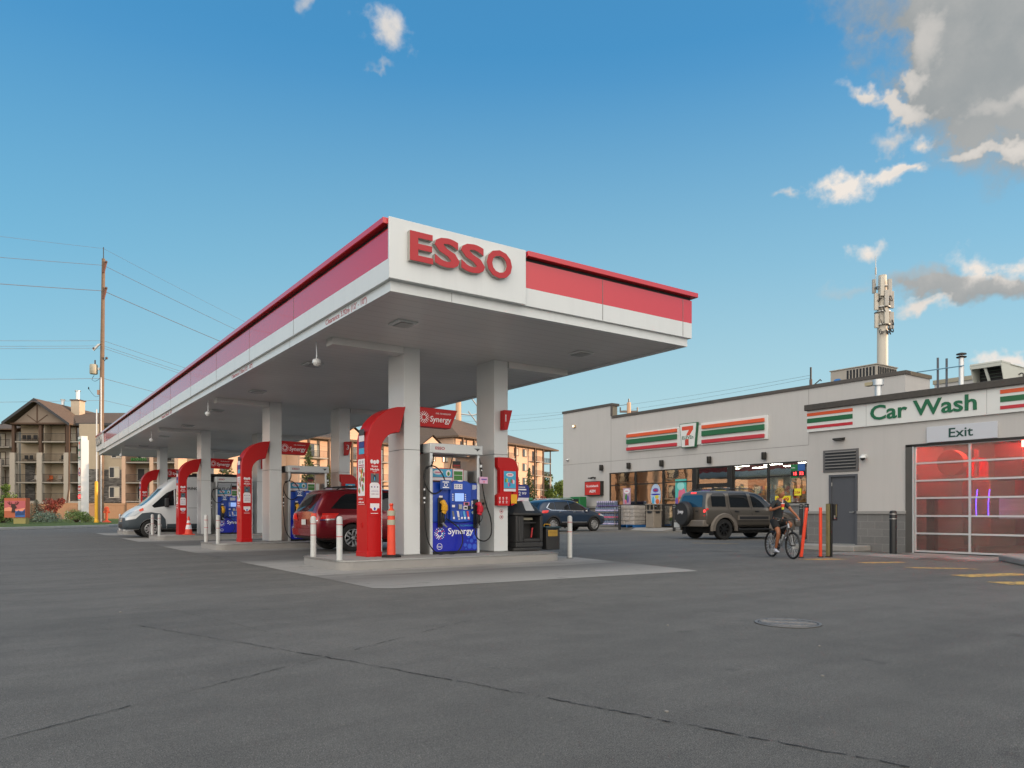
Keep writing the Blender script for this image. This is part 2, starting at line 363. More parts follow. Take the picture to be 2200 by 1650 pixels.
o = crack([(.036,4.158),(.745,4.54),(1.99,5.18),(3.746,6.11),(6.7,7.39)], .0030, 2).build('asphalt_crack'); tag(o, kind='structure')
o = crack([(1.6,8.6),(1.9,7.1),(2.05,6.3)], .0022, 3).build('asphalt_crack'); tag(o, kind='structure')
# scattered pebbles and crumbs of litter
mb = MB(); rr = random.Random(5); PEB = mat('pale_stone', '#7e7b75', .8)
for i in range(420):
    t = rr.uniform(-.72, .72); d = 2.2+18*rr.random()**1.6; x = d*(SA+t*CA); y = d*(CA-t*SA)
    if y > 9 and 4.3 < x < 12.6: continue
    s = rr.uniform(.002, .005)+(.010 if rr.random() < .015 else 0); mb.ball((x, y, s*.4), (s, s*rr.uniform(.6, 1.3), s*.5), PEB, 5, 3)
tag(mb.build('pebbles'), kind='stuff'); bpy.data.objects['pebbles']['label'] = 'tiny pale stones scattered over the dark asphalt'; bpy.data.objects['pebbles']['category'] = 'pebbles'
t = thing('manhole_cover', 'round cast iron manhole cover set in the open asphalt', 'manhole cover', (6.17, 4.24, 0))
IRON = mat('cast_iron', (.17, .165, .16), .55, .4, noise=(30, .3), bump=(50, .4)); IROND = mat('iron_gap', (.02, .02, .02), .8)
mb = MB(); mb.cyl((0,0,.001), (0,0,.005), .30, seg=40, m=IROND); mb.lathe([(.272,0),(.30,0),(.30,.006),(.272,.006)], (0,0,.004), seg=40, m=IRON); mb.build('frame', t)
mb = MB(); mb.cyl((0,0,.005), (0,0,.008), .262, seg=40, m=IRON)
for i in range(9):
    y = -.22+i*.055; hw = math.sqrt(max(.0, .24**2-y*y))
    pts = [(-hw+2*hw*j/8, y+.02*math.sin(j*1.3+i), .009) for j in range(9)]; mb.tube(pts, .007, 5, IRON)
mb.lathe([(.235,0),(.25,0),(.25,.004),(.235,.004)], (0,0,.008), seg=40, m=IRON); mb.build('lid', t)
# painted markings
g = NT('worn_yellow'); tcn = g.n('ShaderNodeTexCoord').outputs['Object']; f = g.noise(tcn, 9, 7, .75)
g.link(g.mix(g.ramp(f, .48, .60, 0, 1), (.50, .32, .085), (.09, .086, .078)), g.b.inputs['Base Color']); g.b.inputs['Roughness'].default_value = .8; WYEL = g.m
g = NT('worn_white'); tcn = g.n('ShaderNodeTexCoord').outputs['Object']; f = g.noise(tcn, 7, 7, .75)
g.link(g.mix(g.ramp(f, .38, .6, 0, 1), (.23, .22, .19), (.075, .073, .07)), g.b.inputs['Base Color']); g.b.inputs['Roughness'].default_value = .8; WWHT = g.m
def quadpaint(name, polys, m):
    mb = MB()
    for p in polys: mb.add([(x, y, .0045) for x, y in p], [list(range(len(p)))], m)
    for f_ in mb.f:
        a, b, c = (mb.v[f_[i]] for i in range(3))
        if (b-a).cross(c-a).z < 0: f_.reverse()
    return tag(mb.build(name), kind='structure')
quadpaint('yellow_hatching', [[(14.75,9.9),(15.0,9.45),(15.75,9.25),(15.5,9.7)], [(14.9,8.6),(14.75,8.3),(15.6,7.9),(15.75,8.15)], [(14.3,7.35),(14.2,7.05),(14.9,6.2),(15.0,6.5)], [(13.15,5.95),(12.95,5.55),(14.3,5.15),(14.5,5.5)], [(12.3,5.05),(12.1,4.65),(13.3,3.9),(13.5,4.3)]], WYEL)
quadpaint('faded_hatching', [[(13.6+.85*i,14.9-.33*i),(13.7+.85*i,14.85-.33*i),(18.9+.25*i,11.1-.02*i),(18.8+.25*i,11.05-.02*i)] for i in range(3)]
   + [[(15.2+.8*i,12.2+1.15*i),(19.3+.2*i,9.9+1.3*i),(19.35+.2*i,10.0+1.3*i),(15.25+.8*i,12.3+1.15*i)] for i in range(4)], WWHT)
quadpaint('bay_lines', [[(19.6,17.2),(19.75,17.25),(20.6,16.0),(20.45,15.95)]] + [[(27.5,24.5+3*i),(27.5,24.62+3*i),(31.2,24.62+3*i),(31.2,24.5+3*i)] for i in range(3)] + [[(23.4,28+.9*i),(23.9,28.1+.9*i),(23.8,28.25+.9*i),(23.3,28.15+.9*i)] for i in range(3)], WYEL)
# pavement along the shop with its kerb, low ramp at the door
SW = mat('sidewalk', '#8e8c88', .85, noise=(1.6, .12), bump=(40, .2))
def ground_box(name, a, b, m, bevel=.02):
    mb = MB(); mb.box(a, b, m); return tag(mb.build(name, bevel=bevel), kind='structure')
mb = MB(); mb.prism([(31.7,16.9,0),(31.7,29.0,0),(31.7,29.01,0),(33,29.01,0),(33,16.9,0)], (0,0,.15), SW)
mb.prism([(31.7,32.2,0),(31.7,42.2,0),(33,42.2,0),(33,32.2,0)], (0,0,.15), SW)
mb.add([(30.9,29.4,.005),(30.9,31.8,.005),(31.7,32.2,.15),(31.7,29.0,.15)], [(0,3,2,1)], SW); mb.add([(30.9,29.4,.005),(31.7,29.0,.15),(31.7,29.0,0)], [(0,1,2)], SW); mb.add([(30.9,31.8,.005),(31.7,32.2,0),(31.7,32.2,.15)], [(0,1,2)], SW)
mb.prism([(31.7,29.01,0),(31.7,32.2,0),(33,32.2,0),(33,29.01,0)], (0,0,.15), SW)
tag(mb.build('pavement'), kind='structure')
WETC = NT('wet_concrete'); g = WETC; tcn = g.n('ShaderNodeTexCoord').outputs['Object']; f = g.noise(g.n('ShaderNodeMapping', {'Vector': tcn, 'Scale': (1.2, .5, 1)}).outputs[0], 1.4, 6, .65)
wet = g.ramp(f, .44, .54, 0, 1)
g.link(g.mix(wet, (.27, .265, .25), (.10, .098, .095)), g.b.inputs['Base Color']); g.link(g.ramp(wet, 0, 1, .8, .3), g.b.inputs['Roughness'])
sheet('wash_exit_slab', [(17.3,10.0),(16.9,7.6),(17.6,6.6),(19.62,6.2),(19.62,9.8),(19.0,9.8),(18.9,10.9),(17.4,11.2)], .005, WETC.m)
ground_box('door_step', (18.75,10.9,0), (19.6,12.75,.15), SW)
mb = MB(); mb.prism([(15.3,5.2,0),(17.9,7.1,0),(18.6,7.2,0),(19.62,6.1,0),(19.62,2.,0),(16.5,2.,0)], (0,0,.14), SW); tag(mb.build('kerb_apron', bevel=.03), kind='structure')
# far kerb, grass and street on the left
KERB = mat('kerb_stone', '#9b9a96', .85, noise=(3, .1))
mb = MB(); kp = [(-30,37.5),(-8,48.5),(.44,53.2),(3.6,56.2),(6.99,60.6),(7.8,63.0),(9.5,66.5),(13,69.5),(22,71),(60,72)]
mb2 = MB()
for a, b in zip(kp, kp[1:]):
    d = (Vector(b)-Vector(a)).normalized(); n_ = Vector((-d.y, d.x))*.28
    mb.prism([(a[0],a[1],0),(b[0],b[1],0),(b[0]+n_.x,b[1]+n_.y,0),(a[0]+n_.x,a[1]+n_.y,0)], (0,0,.17), KERB)
tag(mb.build('kerb', bevel=.02), kind='structure')
g = NT('lawn'); tcn = g.n('ShaderNodeTexCoord').outputs['Object']
g.link(g.mix(g.ramp(g.noise(tcn, 2.5, 6, .7), .35, .65, 0, 1), (.045, .095, .015), (.10, .15, .03)), g.b.inputs['Base Color']); g.b.inputs['Roughness'].default_value = .9
bp = g.n('ShaderNodeBump', {'Height': g.noise(tcn, 30, 4, .8), 'Strength': 1., 'Distance': .1}); g.link(bp.outputs[0], g.b.inputs['Normal']); LAWN = g.m
mb = MB(); P = [(x, y+.28, .15) for x, y in kp]; Q = [(-40,75,.35),(-10,84,.35),(.44,88,.35),(3.6,90,.35),(7,92,.35),(8,93,.35),(10,94,.35),(14,96,.35),(22,98,.35),(60,110,.35)]
mb.add(P+Q, [[i, i+1, len(P)+i+1, len(P)+i] for i in range(len(P)-1)], LAWN)
for f_ in mb.f: f_.reverse()
tag(mb.build('lawn'), kind='structure')
sheet('far_lawn', [(-200,75),(-40,75),(60,110),(200,120),(400,500),(-300,500)], .02, LAWN)

# ================================================================ canopy over the pumps
CX0, CX1, CY0, CY1 = 4.936, 11.50, 10.21, 47.0; OV = .062; ZT, ZF, ZRW, ZLIP, ZSOF = 5.459, 4.555, 4.856, 4.393, 4.43; XS = 7.387
sag = lambda v: (v[0], v[1], v[2]-.0042*(v[1]-CY0))
canopy = thing('canopy', 'long white and red forecourt canopy carried over the fuel pumps', 'canopy', (8.2, 28.6, 0))
SEAM = mat('seam_grey', '#6e7070', .6)
a0, a1, b0, b1 = CX0-OV, CX1+OV, CY0-OV, CY1+OV
# fascia: white lower band and red upper band on all four sides
mb = MB(); T = .12
def band(z0, z1, m, o=0.):
    mb.box((a0-o, b0-o, z0), (a1+o, b0+T, z1), m); mb.box((a0-o, b1-T, z0), (a1+o, b1+o, z1), m)
    mb.box((a0-o, b0+T, z0), (a0+T, b1-T, z1), m); mb.box((a1-T, b0+T, z0), (a1+o, b1-T, z1), m)
band(ZF, ZRW, WHITE)
for y in [b0+1.2+3.05*i for i in range(1, 12)]:
    mb.box((a0-.003, y-.006, ZF+.01), (a0, y+.006, ZT-.16), SEAM)
for x in (9.16, 11.3): mb.box((x-.006, b0-.004, ZF+.01), (x+.006, b0, ZT-.16), SEAM)
mb.xf(sag); mb.build('fascia', canopy, True, bevel=.004)
mb = MB(); band(ZRW, ZT-.15, RED2); 
mb.xf(sag); mb.build('red_band', canopy, True)
mb = MB(); REDT = mat('red_shade_strip', '#c4181a', .3)
band(ZT-.15, ZT-.09, BLACK, -.02)
mb.box((a0-.09, b0-.0, ZT-.09), (a0+.15, b1+.09, ZT), RED2); mb.box((XS+.02, b0-.09, ZT-.09), (a1+.09, b0+.15, ZT), RED2)
mb.box((a1-.15, b0+.15, ZT-.09), (a1+.09, b1+.09, ZT), RED2); mb.box((a0+.15, b1-.15, ZT-.09), (a1-.15, b1+.09, ZT), RED2)
mb.xf(sag); mb.build('cap_trim', canopy, True, bevel=.006)
mb = MB(); mb.box((a0-.012, b0-.05, ZF-.002), (XS, b0-.004, ZT+.01), WHITE); mb.xf(sag); mb.build('sign_panel', canopy, True, bevel=.006)
mb = MB(); mb.box((a0-.05, b1-3.0, ZF-.002), (a0-.004, b1+.02, ZT+.01), WHITE); mb.xf(sag); mb.build('sign_panel', canopy, True, bevel=.006)
# letters with white returns
LR = mat('letter_return', '#a5a29c', .5)
mb = MB(); yb = b0-.05
xs_ = [(5.165,'E',.40),(5.585,'S',.455),(6.06,'S',.455),(6.545,'O',.50)]
for x, ch, wd in xs_:
    z = 4.872+(x-5.165)*.013
    mb.text(ch, (x, yb-.001, z), (1,0,0), (0,0,1), .445, LR, wd, .07, .03); mb.text(ch, (x+.004, yb-.071, z+.004), (1,0,0), (0,0,1), .437, REDL, wd-.008, .012, .03)
mb.build('sign_lettering', canopy, True)
mb = MB(); mb.text('ESSO', (a0-.05, b1-.35, 4.87), (0,-1,0), (0,0,1), .44, LR, 2.1, .07, .03); mb.xf(sag); mb.build('sign_lettering', canopy, True)
# soffit edge and soffit
g = NT('soffit_panels'); tcn = g.n('ShaderNodeTexCoord').outputs['Object']; sx = g.n('ShaderNodeSeparateXYZ', {0: tcn})
fr = g.math('FRACT', g.math('MULTIPLY', sx.outputs[1], 1/.3)); ln = g.math('LESS_THAN', fr, .05)
cc = g.mix(g.ramp(g.noise(tcn, .35, 4, .5), .35, .65, 0, 1), (.66, .66, .65), (.56, .56, .55)); cc = g.mix(g.math('MULTIPLY', ln, .30), cc, (.12, .12, .12))
g.link(cc, g.b.inputs['Base Color']); g.b.inputs['Roughness'].default_value = .38; SOF = g.m
mb = MB(); T = .1
mb.box((CX0, CY0, ZLIP), (CX1, CY0+T, ZF), WHITE); mb.box((CX0, CY1-T, ZLIP), (CX1, CY1, ZF), WHITE); mb.box((CX0, CY0+T, ZLIP), (CX0+T, CY1-T, ZF), WHITE); mb.box((CX1-T, CY0+T, ZLIP), (CX1, CY1-T, ZF), WHITE)
for y in [CY0+1.6+3*i for i in range(12)]: mb.box((CX0-.002, y-.004, ZLIP+.005), (CX0, y+.004, ZF-.01), SEAM)
mb.box((6.0, CY0-.002, ZLIP+.005), (6.008, CY0, ZF-.01), SEAM)
mb.xf(sag); mb.build('soffit_edge', canopy, True, bevel=.004)
mb = MB(); mb.box((CX0+T, CY0+T, ZSOF), (CX1-T, CY1-T, ZSOF+.04), SOF); mb.xf(sag); mb.build('soffit', canopy, True)
mb = MB(); mb.box((a0+.12, b0+.12, ZT-.2), (a1-.12, b1-.12, ZT-.16), mat('roof_grey', '#77756f', .8)); mb.xf(sag); mb.build('roof_deck', canopy, True)
CT = mat('clearance_text', '#a85560', .6)
for y0 in (12.85, 19.2, 28.5): mb = MB(); mb.text("Clearance 3.92m (12' - 10\")", (CX0-.001, y0, ZLIP+.035), (0,-1,0), (0,0,1), .095, CT, 1.78, .003); mb.xf(sag); mb.build('clearance_text', canopy, True)
# columns with panel joints, and the boxed beams they carry
SP = 8.88; KY = [13.6+SP*k for k in range(4)]
for k, y in enumerate(KY):
    for x in (6.877, 9.08):
        mb = MB(); zt = ZSOF-.0042*(y-CY0)
        mb.box((x, y, .18), (x+.366, y+.725, 2.33), WHITE2); mb.box((x, y, 2.338), (x+.366, y+.725, zt), WHITE2); mb.box((x+.01, y+.01, 2.32), (x+.356, y+.715, 2.35), SEAM)
        mb.box((x-.012, y-.012, .18), (x+.378, y+.737, .2), STEEL)
        mb.build('column', canopy, True, bevel=.006)
    zt -= .001; mb = MB(); mb.box((5.35, y-.02, zt-.14), (6.86, y+.30, zt), SOF); mb.build('beam', canopy, True); mb = MB(); mb.box((9.46, y-.02, zt-.14), (11.15, y+.30, zt), SOF); mb.build('beam', canopy, True)
for k, y in enumerate([17.9, 26.8, 35.7]):
    pass
LENS = mat('lamp_lens', '#8f9190', .3)
def ceiling_light(x, y, label):
    z = ZSOF-.0042*(y-CY0)
    t = thing('canopy_light', label, 'ceiling light', (x, y, z), 0, 'flat lights set in the canopy soffit')
    mb = MB(); mb.box((-.2,-.2,-.035), (.2,.2,-.001), WHITE2); mb.build('housing', t, bevel=.01)
    mb = MB(); mb.box((-.12,-.17,-.05), (.12,.17,-.036), LENS); mb.build('lens', t, bevel=.008)
ords = ['nearest the lettered corner', 'beside the first pendant camera', 'second along the left edge', 'third along the left edge', 'fourth along the left edge', 'fifth along the left edge', 'sixth along the left edge', 'seventh along the left edge']
for (x, y), lb in zip([(6.0,11.9),(5.95,16.3),(6.0,20.7),(6.0,25.2),(6.1,30.0),(6.1,34.6),(6.1,39.8)], ords):
    ceiling_light(x, y, 'flat white square canopy light, '+lb)
ceiling_light(10.19, 11.98, 'flat white square canopy light near the front right corner of the canopy')
ceiling_light(10.19, 20.7, 'flat white square canopy light above the right end of the red car')
def dome(x, y, label):
    z = ZSOF-.0042*(y-CY0)
    t = thing('dome_camera', label, 'security camera', (x, y, z), 0, 'pendant dome cameras under the canopy')
    mb = MB(); mb.cyl((0,0,0), (0,0,-.34), .012, seg=8, m=ALU); mb.build('stem', t)
    mb = MB(); mb.lathe([(.02,0),(.075,-.03),(.085,-.07),(.085,-.1)], (0,0,-.33), seg=16, m=WHITE2); mb.build('cap', t)
    mb = MB(); mb.ball((0,0,-.43), (.07,.07,.06), mat('dome_glass', '#c9c9c6', .12)); mb.build('dome', t)
dome(5.25, 14.15, 'white pendant dome camera hanging closest to the front of the canopy'); dome(5.26, 23.1, 'white pendant dome camera hanging second from the front under the canopy edge')
dome(5.24, 32.4, 'white pendant dome camera hanging third from the front under the canopy edge'); dome(5.3, 41.2, 'smallest white pendant dome camera hanging at the far end of the canopy')
# ================================================================ fuelling islands
RBAND = mat('red_stripe', '#a8242c', .5)
PINK = mat('ad_pink', '#cf6a86', .5); SKYB = mat('ad_sky_blue', '#3f9fc4', .5); ADW = mat('ad_white', '#d9d5d8', .5); ADG = mat('ad_green', '#3f7a35', .5); ADO = mat('ad_orange', '#c4622f', .5); ADP = mat('ad_purple', '#6b4f9c', .5); ADY = mat('ad_yellow', '#c9b93a', .5)
ISLC = mat('island_concrete', '#8b8986', .8, noise=(2, .08), bump=(50, .15))
def island(k, label):
    t = thing('fuel_island', label, 'fuel island', (7.68, 13.68+SP*k, 0), 0, 'raised concrete islands under the canopy')
    def rr_(x, y, r, n=6):
        P = []
        for cx, cy, a0_ in ((x-r, y-r, 0), (-x+r, y-r, 90), (-x+r, -y+r, 180), (x-r, -y+r, 270)):
            P += [(cx+r*math.cos(R(a0_+90*i/n)), cy+r*math.sin(R(a0_+90*i/n))) for i in range(n+1)]
        return P
    mb = MB(); P = rr_(2.56, 1.07, .3); mb.prism([(x, y, .0) for x, y in P], (0,0,.155), ISLC); mb.prism([(x, y, .155) for x, y in rr_(2.54, 1.05, .29)], (0,0,.022), ISLC); mb.build('curb', t, bevel=.004)
    mb = MB(); O = rr_(2.57, 1.08, .31); I = rr_(2.53, 1.04, .28); n = len(O)
    mb.add([(x, y, .157) for x, y in O]+[(x, y, .181) for x, y in O]+[(x, y, .181) for x, y in I]+[(x, y, .157) for x, y in I], [[i, (i+1) % n, n+(i+1) % n, n+i] for i in range(n)]+[[n+i, n+(i+1) % n, 2*n+(i+1) % n, 2*n+i] for i in range(n)]+[[2*n+i, 2*n+(i+1) % n, 3*n+(i+1) % n, 3*n+i] for i in range(n)], STEEL)
    mb.build('edge_trim', t)
    return t
island(0, 'nearest raised concrete island with metal edge under the numbered 1 pump'); island(1, 'second raised concrete island behind the red car')
island(2, 'third raised concrete island beside the white van'); island(3, 'farthest raised concrete island behind the white van')
# ---------------------------------------------------------------- red arches
def logo(mb, c, r, xd, ud, mats, seed=1, dot=1.):
    rr = random.Random(seed); c = Vector(c); xd = Vector(xd); ud = Vector(ud); nr = xd.cross(ud)
    for j, (rad, n) in enumerate(((.45,9),(.68,13),(.9,17))):
        for i in range(n):
            a = 2*math.pi*i/n+j*.2; p = c+xd*r*rad*math.cos(a)+ud*r*rad*math.sin(a); s = r*(.12-.025*j)*dot
            mb.prism([p+xd*s*math.cos(b*math.pi/3)+ud*s*math.sin(b*math.pi/3) for b in range(6)], nr*.004, mats[(i*2+j) % len(mats)] if rr.random() < .8 else mats[0])
def make_arch(label):
    t = thing('pump_arch', label, 'pump arch', (6.17, 13.76, .178), 0, 'red arches at the left end of each island')
    # outline in x,z extruded along y
    o = []; x0 = -.14; zt = 3.0; Ro = .78; x1 = .70; Ri = .38; th = .52
    o += [(x0, .0), (x0, zt-Ro)]
    for i in range(1, 11): a = R(180-9*i); o.append((x0+Ro+Ro*math.cos(a), zt-Ro+Ro*math.sin(a)))
    o += [(x1, zt+.015), (x1-.14, zt-th)]
    xi = x0+.30; 
    for i in range(0, 11): a = R(90+9*i); o.append((xi+Ri+Ri*math.cos(a), zt-th-Ri+Ri*math.sin(a)))
    o += [(xi, 0)]
    mb = MB(); mb.prism([(x, -.26, z) for x, z in o], (0,.52,0), RED); mb.build('arch', t, bevel=.012, ang=50)
    mb = MB(); mb.box((-.15,-.27,-.002), (.17,.27,.10), RED); mb.build('plinth', t, bevel=.006)
    mb = MB(); mb.box((xi+.001-.0,-.262,.1), (xi+.012,-.25,zt-th-Ri), ADW); mb.build('edge_strip', t)
    # poster on the narrow side that faces the street
    mb = MB(); X = x0-.008
    mb.box((X, -.19, 1.02), (X+.008, .19, 1.98), RED); mb.box((X-.003, -.16, 1.20), (X, .16, 1.93), ADW)
    rr = random.Random(3)
    for i in range(26):
        y = rr.uniform(-.13, .11); z = rr.uniform(1.27, 1.72); s = rr.uniform(.015, .045)
        mb.ball((X-.003, y, z), (.003, s, s*1.3), rr.choice([ADO, ADO, REDL, ADG, mat('ad_brown', '#7c6350', .6), ADY]), 7, 5)
    for z, n in ((1.80, 'FUEL'), (1.76, 'SAVERS')): mb.box((X-.005, -.12, z), (X-.003, .12, z+.018), mat('print_red', '#a24048', .6))
    for y in (-.06, .06): mb.lathe([(.022,0),(.028,0),(.028,.003),(.022,.003)], (X-.003, y, 1.87), (-1,0,0), 12, DARK)
    mb.build('side_poster', t)
    mb = MB()
    mb.text("Unlock", (X-.002, .13, 1.13), (0,-1,0), (0,0,1), .035, WTXT, .2, .003); mb.text("with you", (X-.002, .14, 1.06), (0,-1,0), (0,0,1), .04, WTXT, .26, .003); mb.box((X-.003,-.16,1.03), (X-.001,.16,1.036), WTXT)
    mb.build('poster_lettering', t)
    mb = MB(); cols = [mat('sticker_dark', '#3a3c40', .5), ADW, mat('sticker_navy', '#223a80', .5), SKYB, REDL]
    for i, m in enumerate(cols): mb.box((X-.002, -.12, 2.52-.125*i-.115), (X+.006, .12, 2.52-.125*i), m)
    mb.build('sticker_column', t)
    mb = MB(); mb.lathe([(.04,0),(.055,0),(.055,.008),(.04,.008)], (X+.008, 0, .62), (-1,0,0), 20, RED); mb.cyl((X+.008,0,.62), (X+.002,0,.62), .03, seg=16, m=RED); mb.build('lock', t)
    # poster on the front
    Y = -.268
    mb = MB(); mb.box((-.105, Y, 1.15), (.13, Y+.01, 1.98), RED); mb.box((-.09, Y-.003, 1.16), (.115, Y, 1.42), ADW); mb.ball((.012, Y, 1.42), (.10,.004,.05), ADW, 16, 8)
    mb.box((-.07, Y-.002, 1.46), (.10, Y, 1.64), mat('ad_grey', '#56585f', .5)); mb.ball((.01, Y, 1.56), (.035,.004,.08), mat('ad_navy', '#20242e', .6), 8, 6); mb.ball((.01, Y-.002, 1.635), (.018,.004,.022), mat('ad_skin', '#a8755c', .6), 8, 6); mb.box((0,Y-.006,1.5), (.02,Y-.004,1.57), SKYB)
    for x in (-.05, .012, .075): mb.ball((x, Y, 1.86+.02*abs(x-.012)*10), (.032,.004,.042), ADW, 12, 6)
    for x, m in ((-.05, DARK), (.012, ADP), (.075, DARK)): mb.ball((x, Y-.003, 1.375), (.014,.003,.014), m, 8, 5)
    mb.build('front_poster', t)
    mb = MB(); mb.text('Esso', (-.05, Y-.001, 1.765), (1,0,0), (0,0,1), .04, WTXT, .13, .004, .01); mb.text('Medals', (-.075, Y-.001, 1.70), (1,0,0), (0,0,1), .042, WTXT, .18, .004, .01); mb.box((-.03,Y-.002,1.675), (.06,Y,1.68), WTXT)
    mb.text('unlock it', (-.06, Y-.004, 1.285), (1,0,0), (0,0,1), .022, ADP, .15, .002); mb.text('with you', (-.06, Y-.004, 1.225), (1,0,0), (0,0,1), .026, mat('print_maroon', '#7a3b66', .5), .15, .002)
    mb.build('front_lettering', t)
    mb = MB(); mb.box((-.10, Y, .80), (.125, Y+.008, 1.09), RED); mb.prism([(-.085,Y-.002,1.05),(.11,Y-.002,1.05),(.11,Y-.002,.96),(.075,Y-.002,.955),(.05,Y-.002,.91),(-.03,Y-.002,.91),(-.05,Y-.002,.955),(-.085,Y-.002,.96)], (0,.002,0), ADW); mb.ball((.012,Y-.002,.945), (.022,.004,.03), BLUED, 10, 6); mb.box((-.07,Y-.002,.85), (.09,Y,.86), WTXT); mb.build('notice', t)
    return t
arch = make_arch('nearest and largest red arch with posters at the end of the front island')
for k, lb in ((1, 'red arch with posters left of the red car'), (2, 'red arch with posters in front of the cab of the white van'), (3, 'farthest red arch rising behind the hood of the white van')):
    dup(arch, (6.17, 13.76+SP*k, .178), label=lb)
def make_banner(label):
    t = thing('banner_sign', label, 'banner sign', (7.245, 13.75, 2.835), 0, 'red slanted banner signs on the columns')
    mb = MB(); mb.prism([(0,-.13,-.0),(.74,-.13,-.01),(.91,-.13,.385),(0,-.13,.40)], (0,.22,0), RED); mb.build('blade', t, bevel=.01)
    mb = MB(); Y = -.131; mb.text('Synergy', (.24, Y, .11), (1,0,0), (0,0,1), .125, WTXT, .50, .006, .008, .12); mb.text('FUEL TECHNOLOGY', (.38, Y, .275), (1,0,0), (0,0,1), .032, WTXT, .36, .004, .0, .1); logo(mb, (.10, Y, .19), .13, (1,0,0), (0,0,1), [WTXT]); mb.build('lettering', t)
    return t
bn = make_banner('red slanted banner on the column beside the pump numbered 1')
for k, lb in ((1, 'red slanted banner on the column above the roof of the red car'), (2, 'red slanted banner above the white van, between two arches'), (3, 'farthest red slanted banner, cut off by a red arch')): dup(bn, (7.245, 13.75+SP*k, 2.835), label=lb)
def make_flag(num, k, label):
    t = thing('number_sign', label, 'number sign', (9.30, 13.6+SP*k, 2.9), 0, 'red wedge number signs on the right columns')
    mb = MB(); mb.prism([(-.09,-.30,.42),(.10,-.30,.44),(.145,-.02,.44),(.0,-.02,-.02),(-.09,-.16,-.02),(-.09,-.30,.42)][:0] or [(-.075,-.02,.40),(.145,-.02,.41),(.02,-.02,-.03),(-.075,-.02,-.03)], (0,-.16,0), RED); mb.build('wedge', t, bevel=.006)
    mb = MB(); mb.text(num, (-.045,-.182,.15), (1,0,0), (0,0,1), .16, WTXT, None, .005); mb.build('numeral', t); return t
make_flag('1', 0, 'red wedge sign with numeral 1 on the front right column'); make_flag('3', 1, 'red wedge sign with numeral 3 on the second right column'); make_flag('5', 2, 'red wedge sign partly hidden behind the white van, on the third right column')
def make_oval(k, label, full=True):
    t = thing('payment_panel', label, 'payment panel', (9.30, 13.56+SP*k, 1.2), 0, 'red rounded panels on the right columns')
    P = [(-.235,0),(.12,0)]
    for i in range(7): a = R(-90+15*i); P.append((.10+.22*math.cos(a), .22+.22*math.sin(a)))
    for i in range(7): a = R(15*i); P.append((.06+.26*math.cos(a), .80+.26*math.sin(a)))
    P += [(-.235,1.06),(-.235,.86),(-.17,.78),(-.17,.28),(-.235,.22)]
    mb = MB(); mb.prism([(x, 0, z) for x, z in P], (0,-.12,0), RED); mb.build('body', t, bevel=.008, ang=50)
    mb = MB(); Y = -.121; mb.box((-.115,Y-.012,.30), (.275,Y,.80), RED); mb.box((-.08,Y-.015,.38), (.24,Y-.012,.76), SKYB); mb.box((-.08,Y-.015,.315), (.24,Y-.012,.37), ADW)
    rr = random.Random(2)
    mb.ball((.08,Y-.015,.68), (.10,.003,.045), ADW, 12, 6); mb.box((.02,Y-.020,.665), (.14,Y-.018,.695), PINK)
    for i, m in enumerate((ADG, ADY, PINK, ADP, ADG, PINK, ADW)): mb.ball((-.03+.04*i*.9, Y-.015, .52+rr.uniform(-.06,.04)), (.02,.003,.05), m, 8, 6)
    mb.box((-.08,Y-.018,.372), (.24,Y-.015,.382), REDL); mb.build('screen_poster', t)
    mb = MB(); mb.box((.12,Y-.004,.05), (.28,Y,.25), YEL); mb.build('yellow_label', t)
    mb = MB()
    for i in range(3):
        for j in range(2): mb.lathe([(.012,0),(.02,0),(.02,.003),(.012,.003)], (-.18+.09*i, Y, .09+.08*j), (0,-1,0), 10, WTXT); mb.box((-.2+.09*i,Y-.002,.055+.08*j), (-.16+.09*i,Y,.062+.08*j), WTXT)
    mb.build('keypad_marks', t); return t
make_oval(0, 'red rounded panel with a colourful poster on the front right column'); make_oval(1, 'red rounded panel seen above the roof of the red car')
t = thing('notice_stickers', 'two round prohibition stickers below the red panel on the front column', 'stickers', (9.27, 13.6, .95))
for z in (.0, .125):
    mb = MB(); mb.cyl((0,-.001,z), (0,-.003,z), .045, seg=20, m=ADW); mb.lathe([(.038,0),(.047,0),(.047,.003),(.038,.003)], (0,-.003,z), (0,-1,0), 20, REDL); mb.box((-.035,-.006,z-.004), (.035,-.004,z+.004), REDL); mb.box((-.012,-.005,z-.02), (.012,-.003,z+.02), DARK); mb.build('sticker', t)
t = thing('outlet_box', 'small steel outlet box on the side of the front right column', 'outlet box', (9.08, 13.95, 1.25))
mb = MB(); mb.box((-.06,-.09,-.1), (0,.09,.1), STEEL); mb.build('box', t, bevel=.005); mb = MB(); mb.cyl((-.06,0,0), (-.075,0,0), .03, seg=12, m=DARK); mb.build('socket', t)
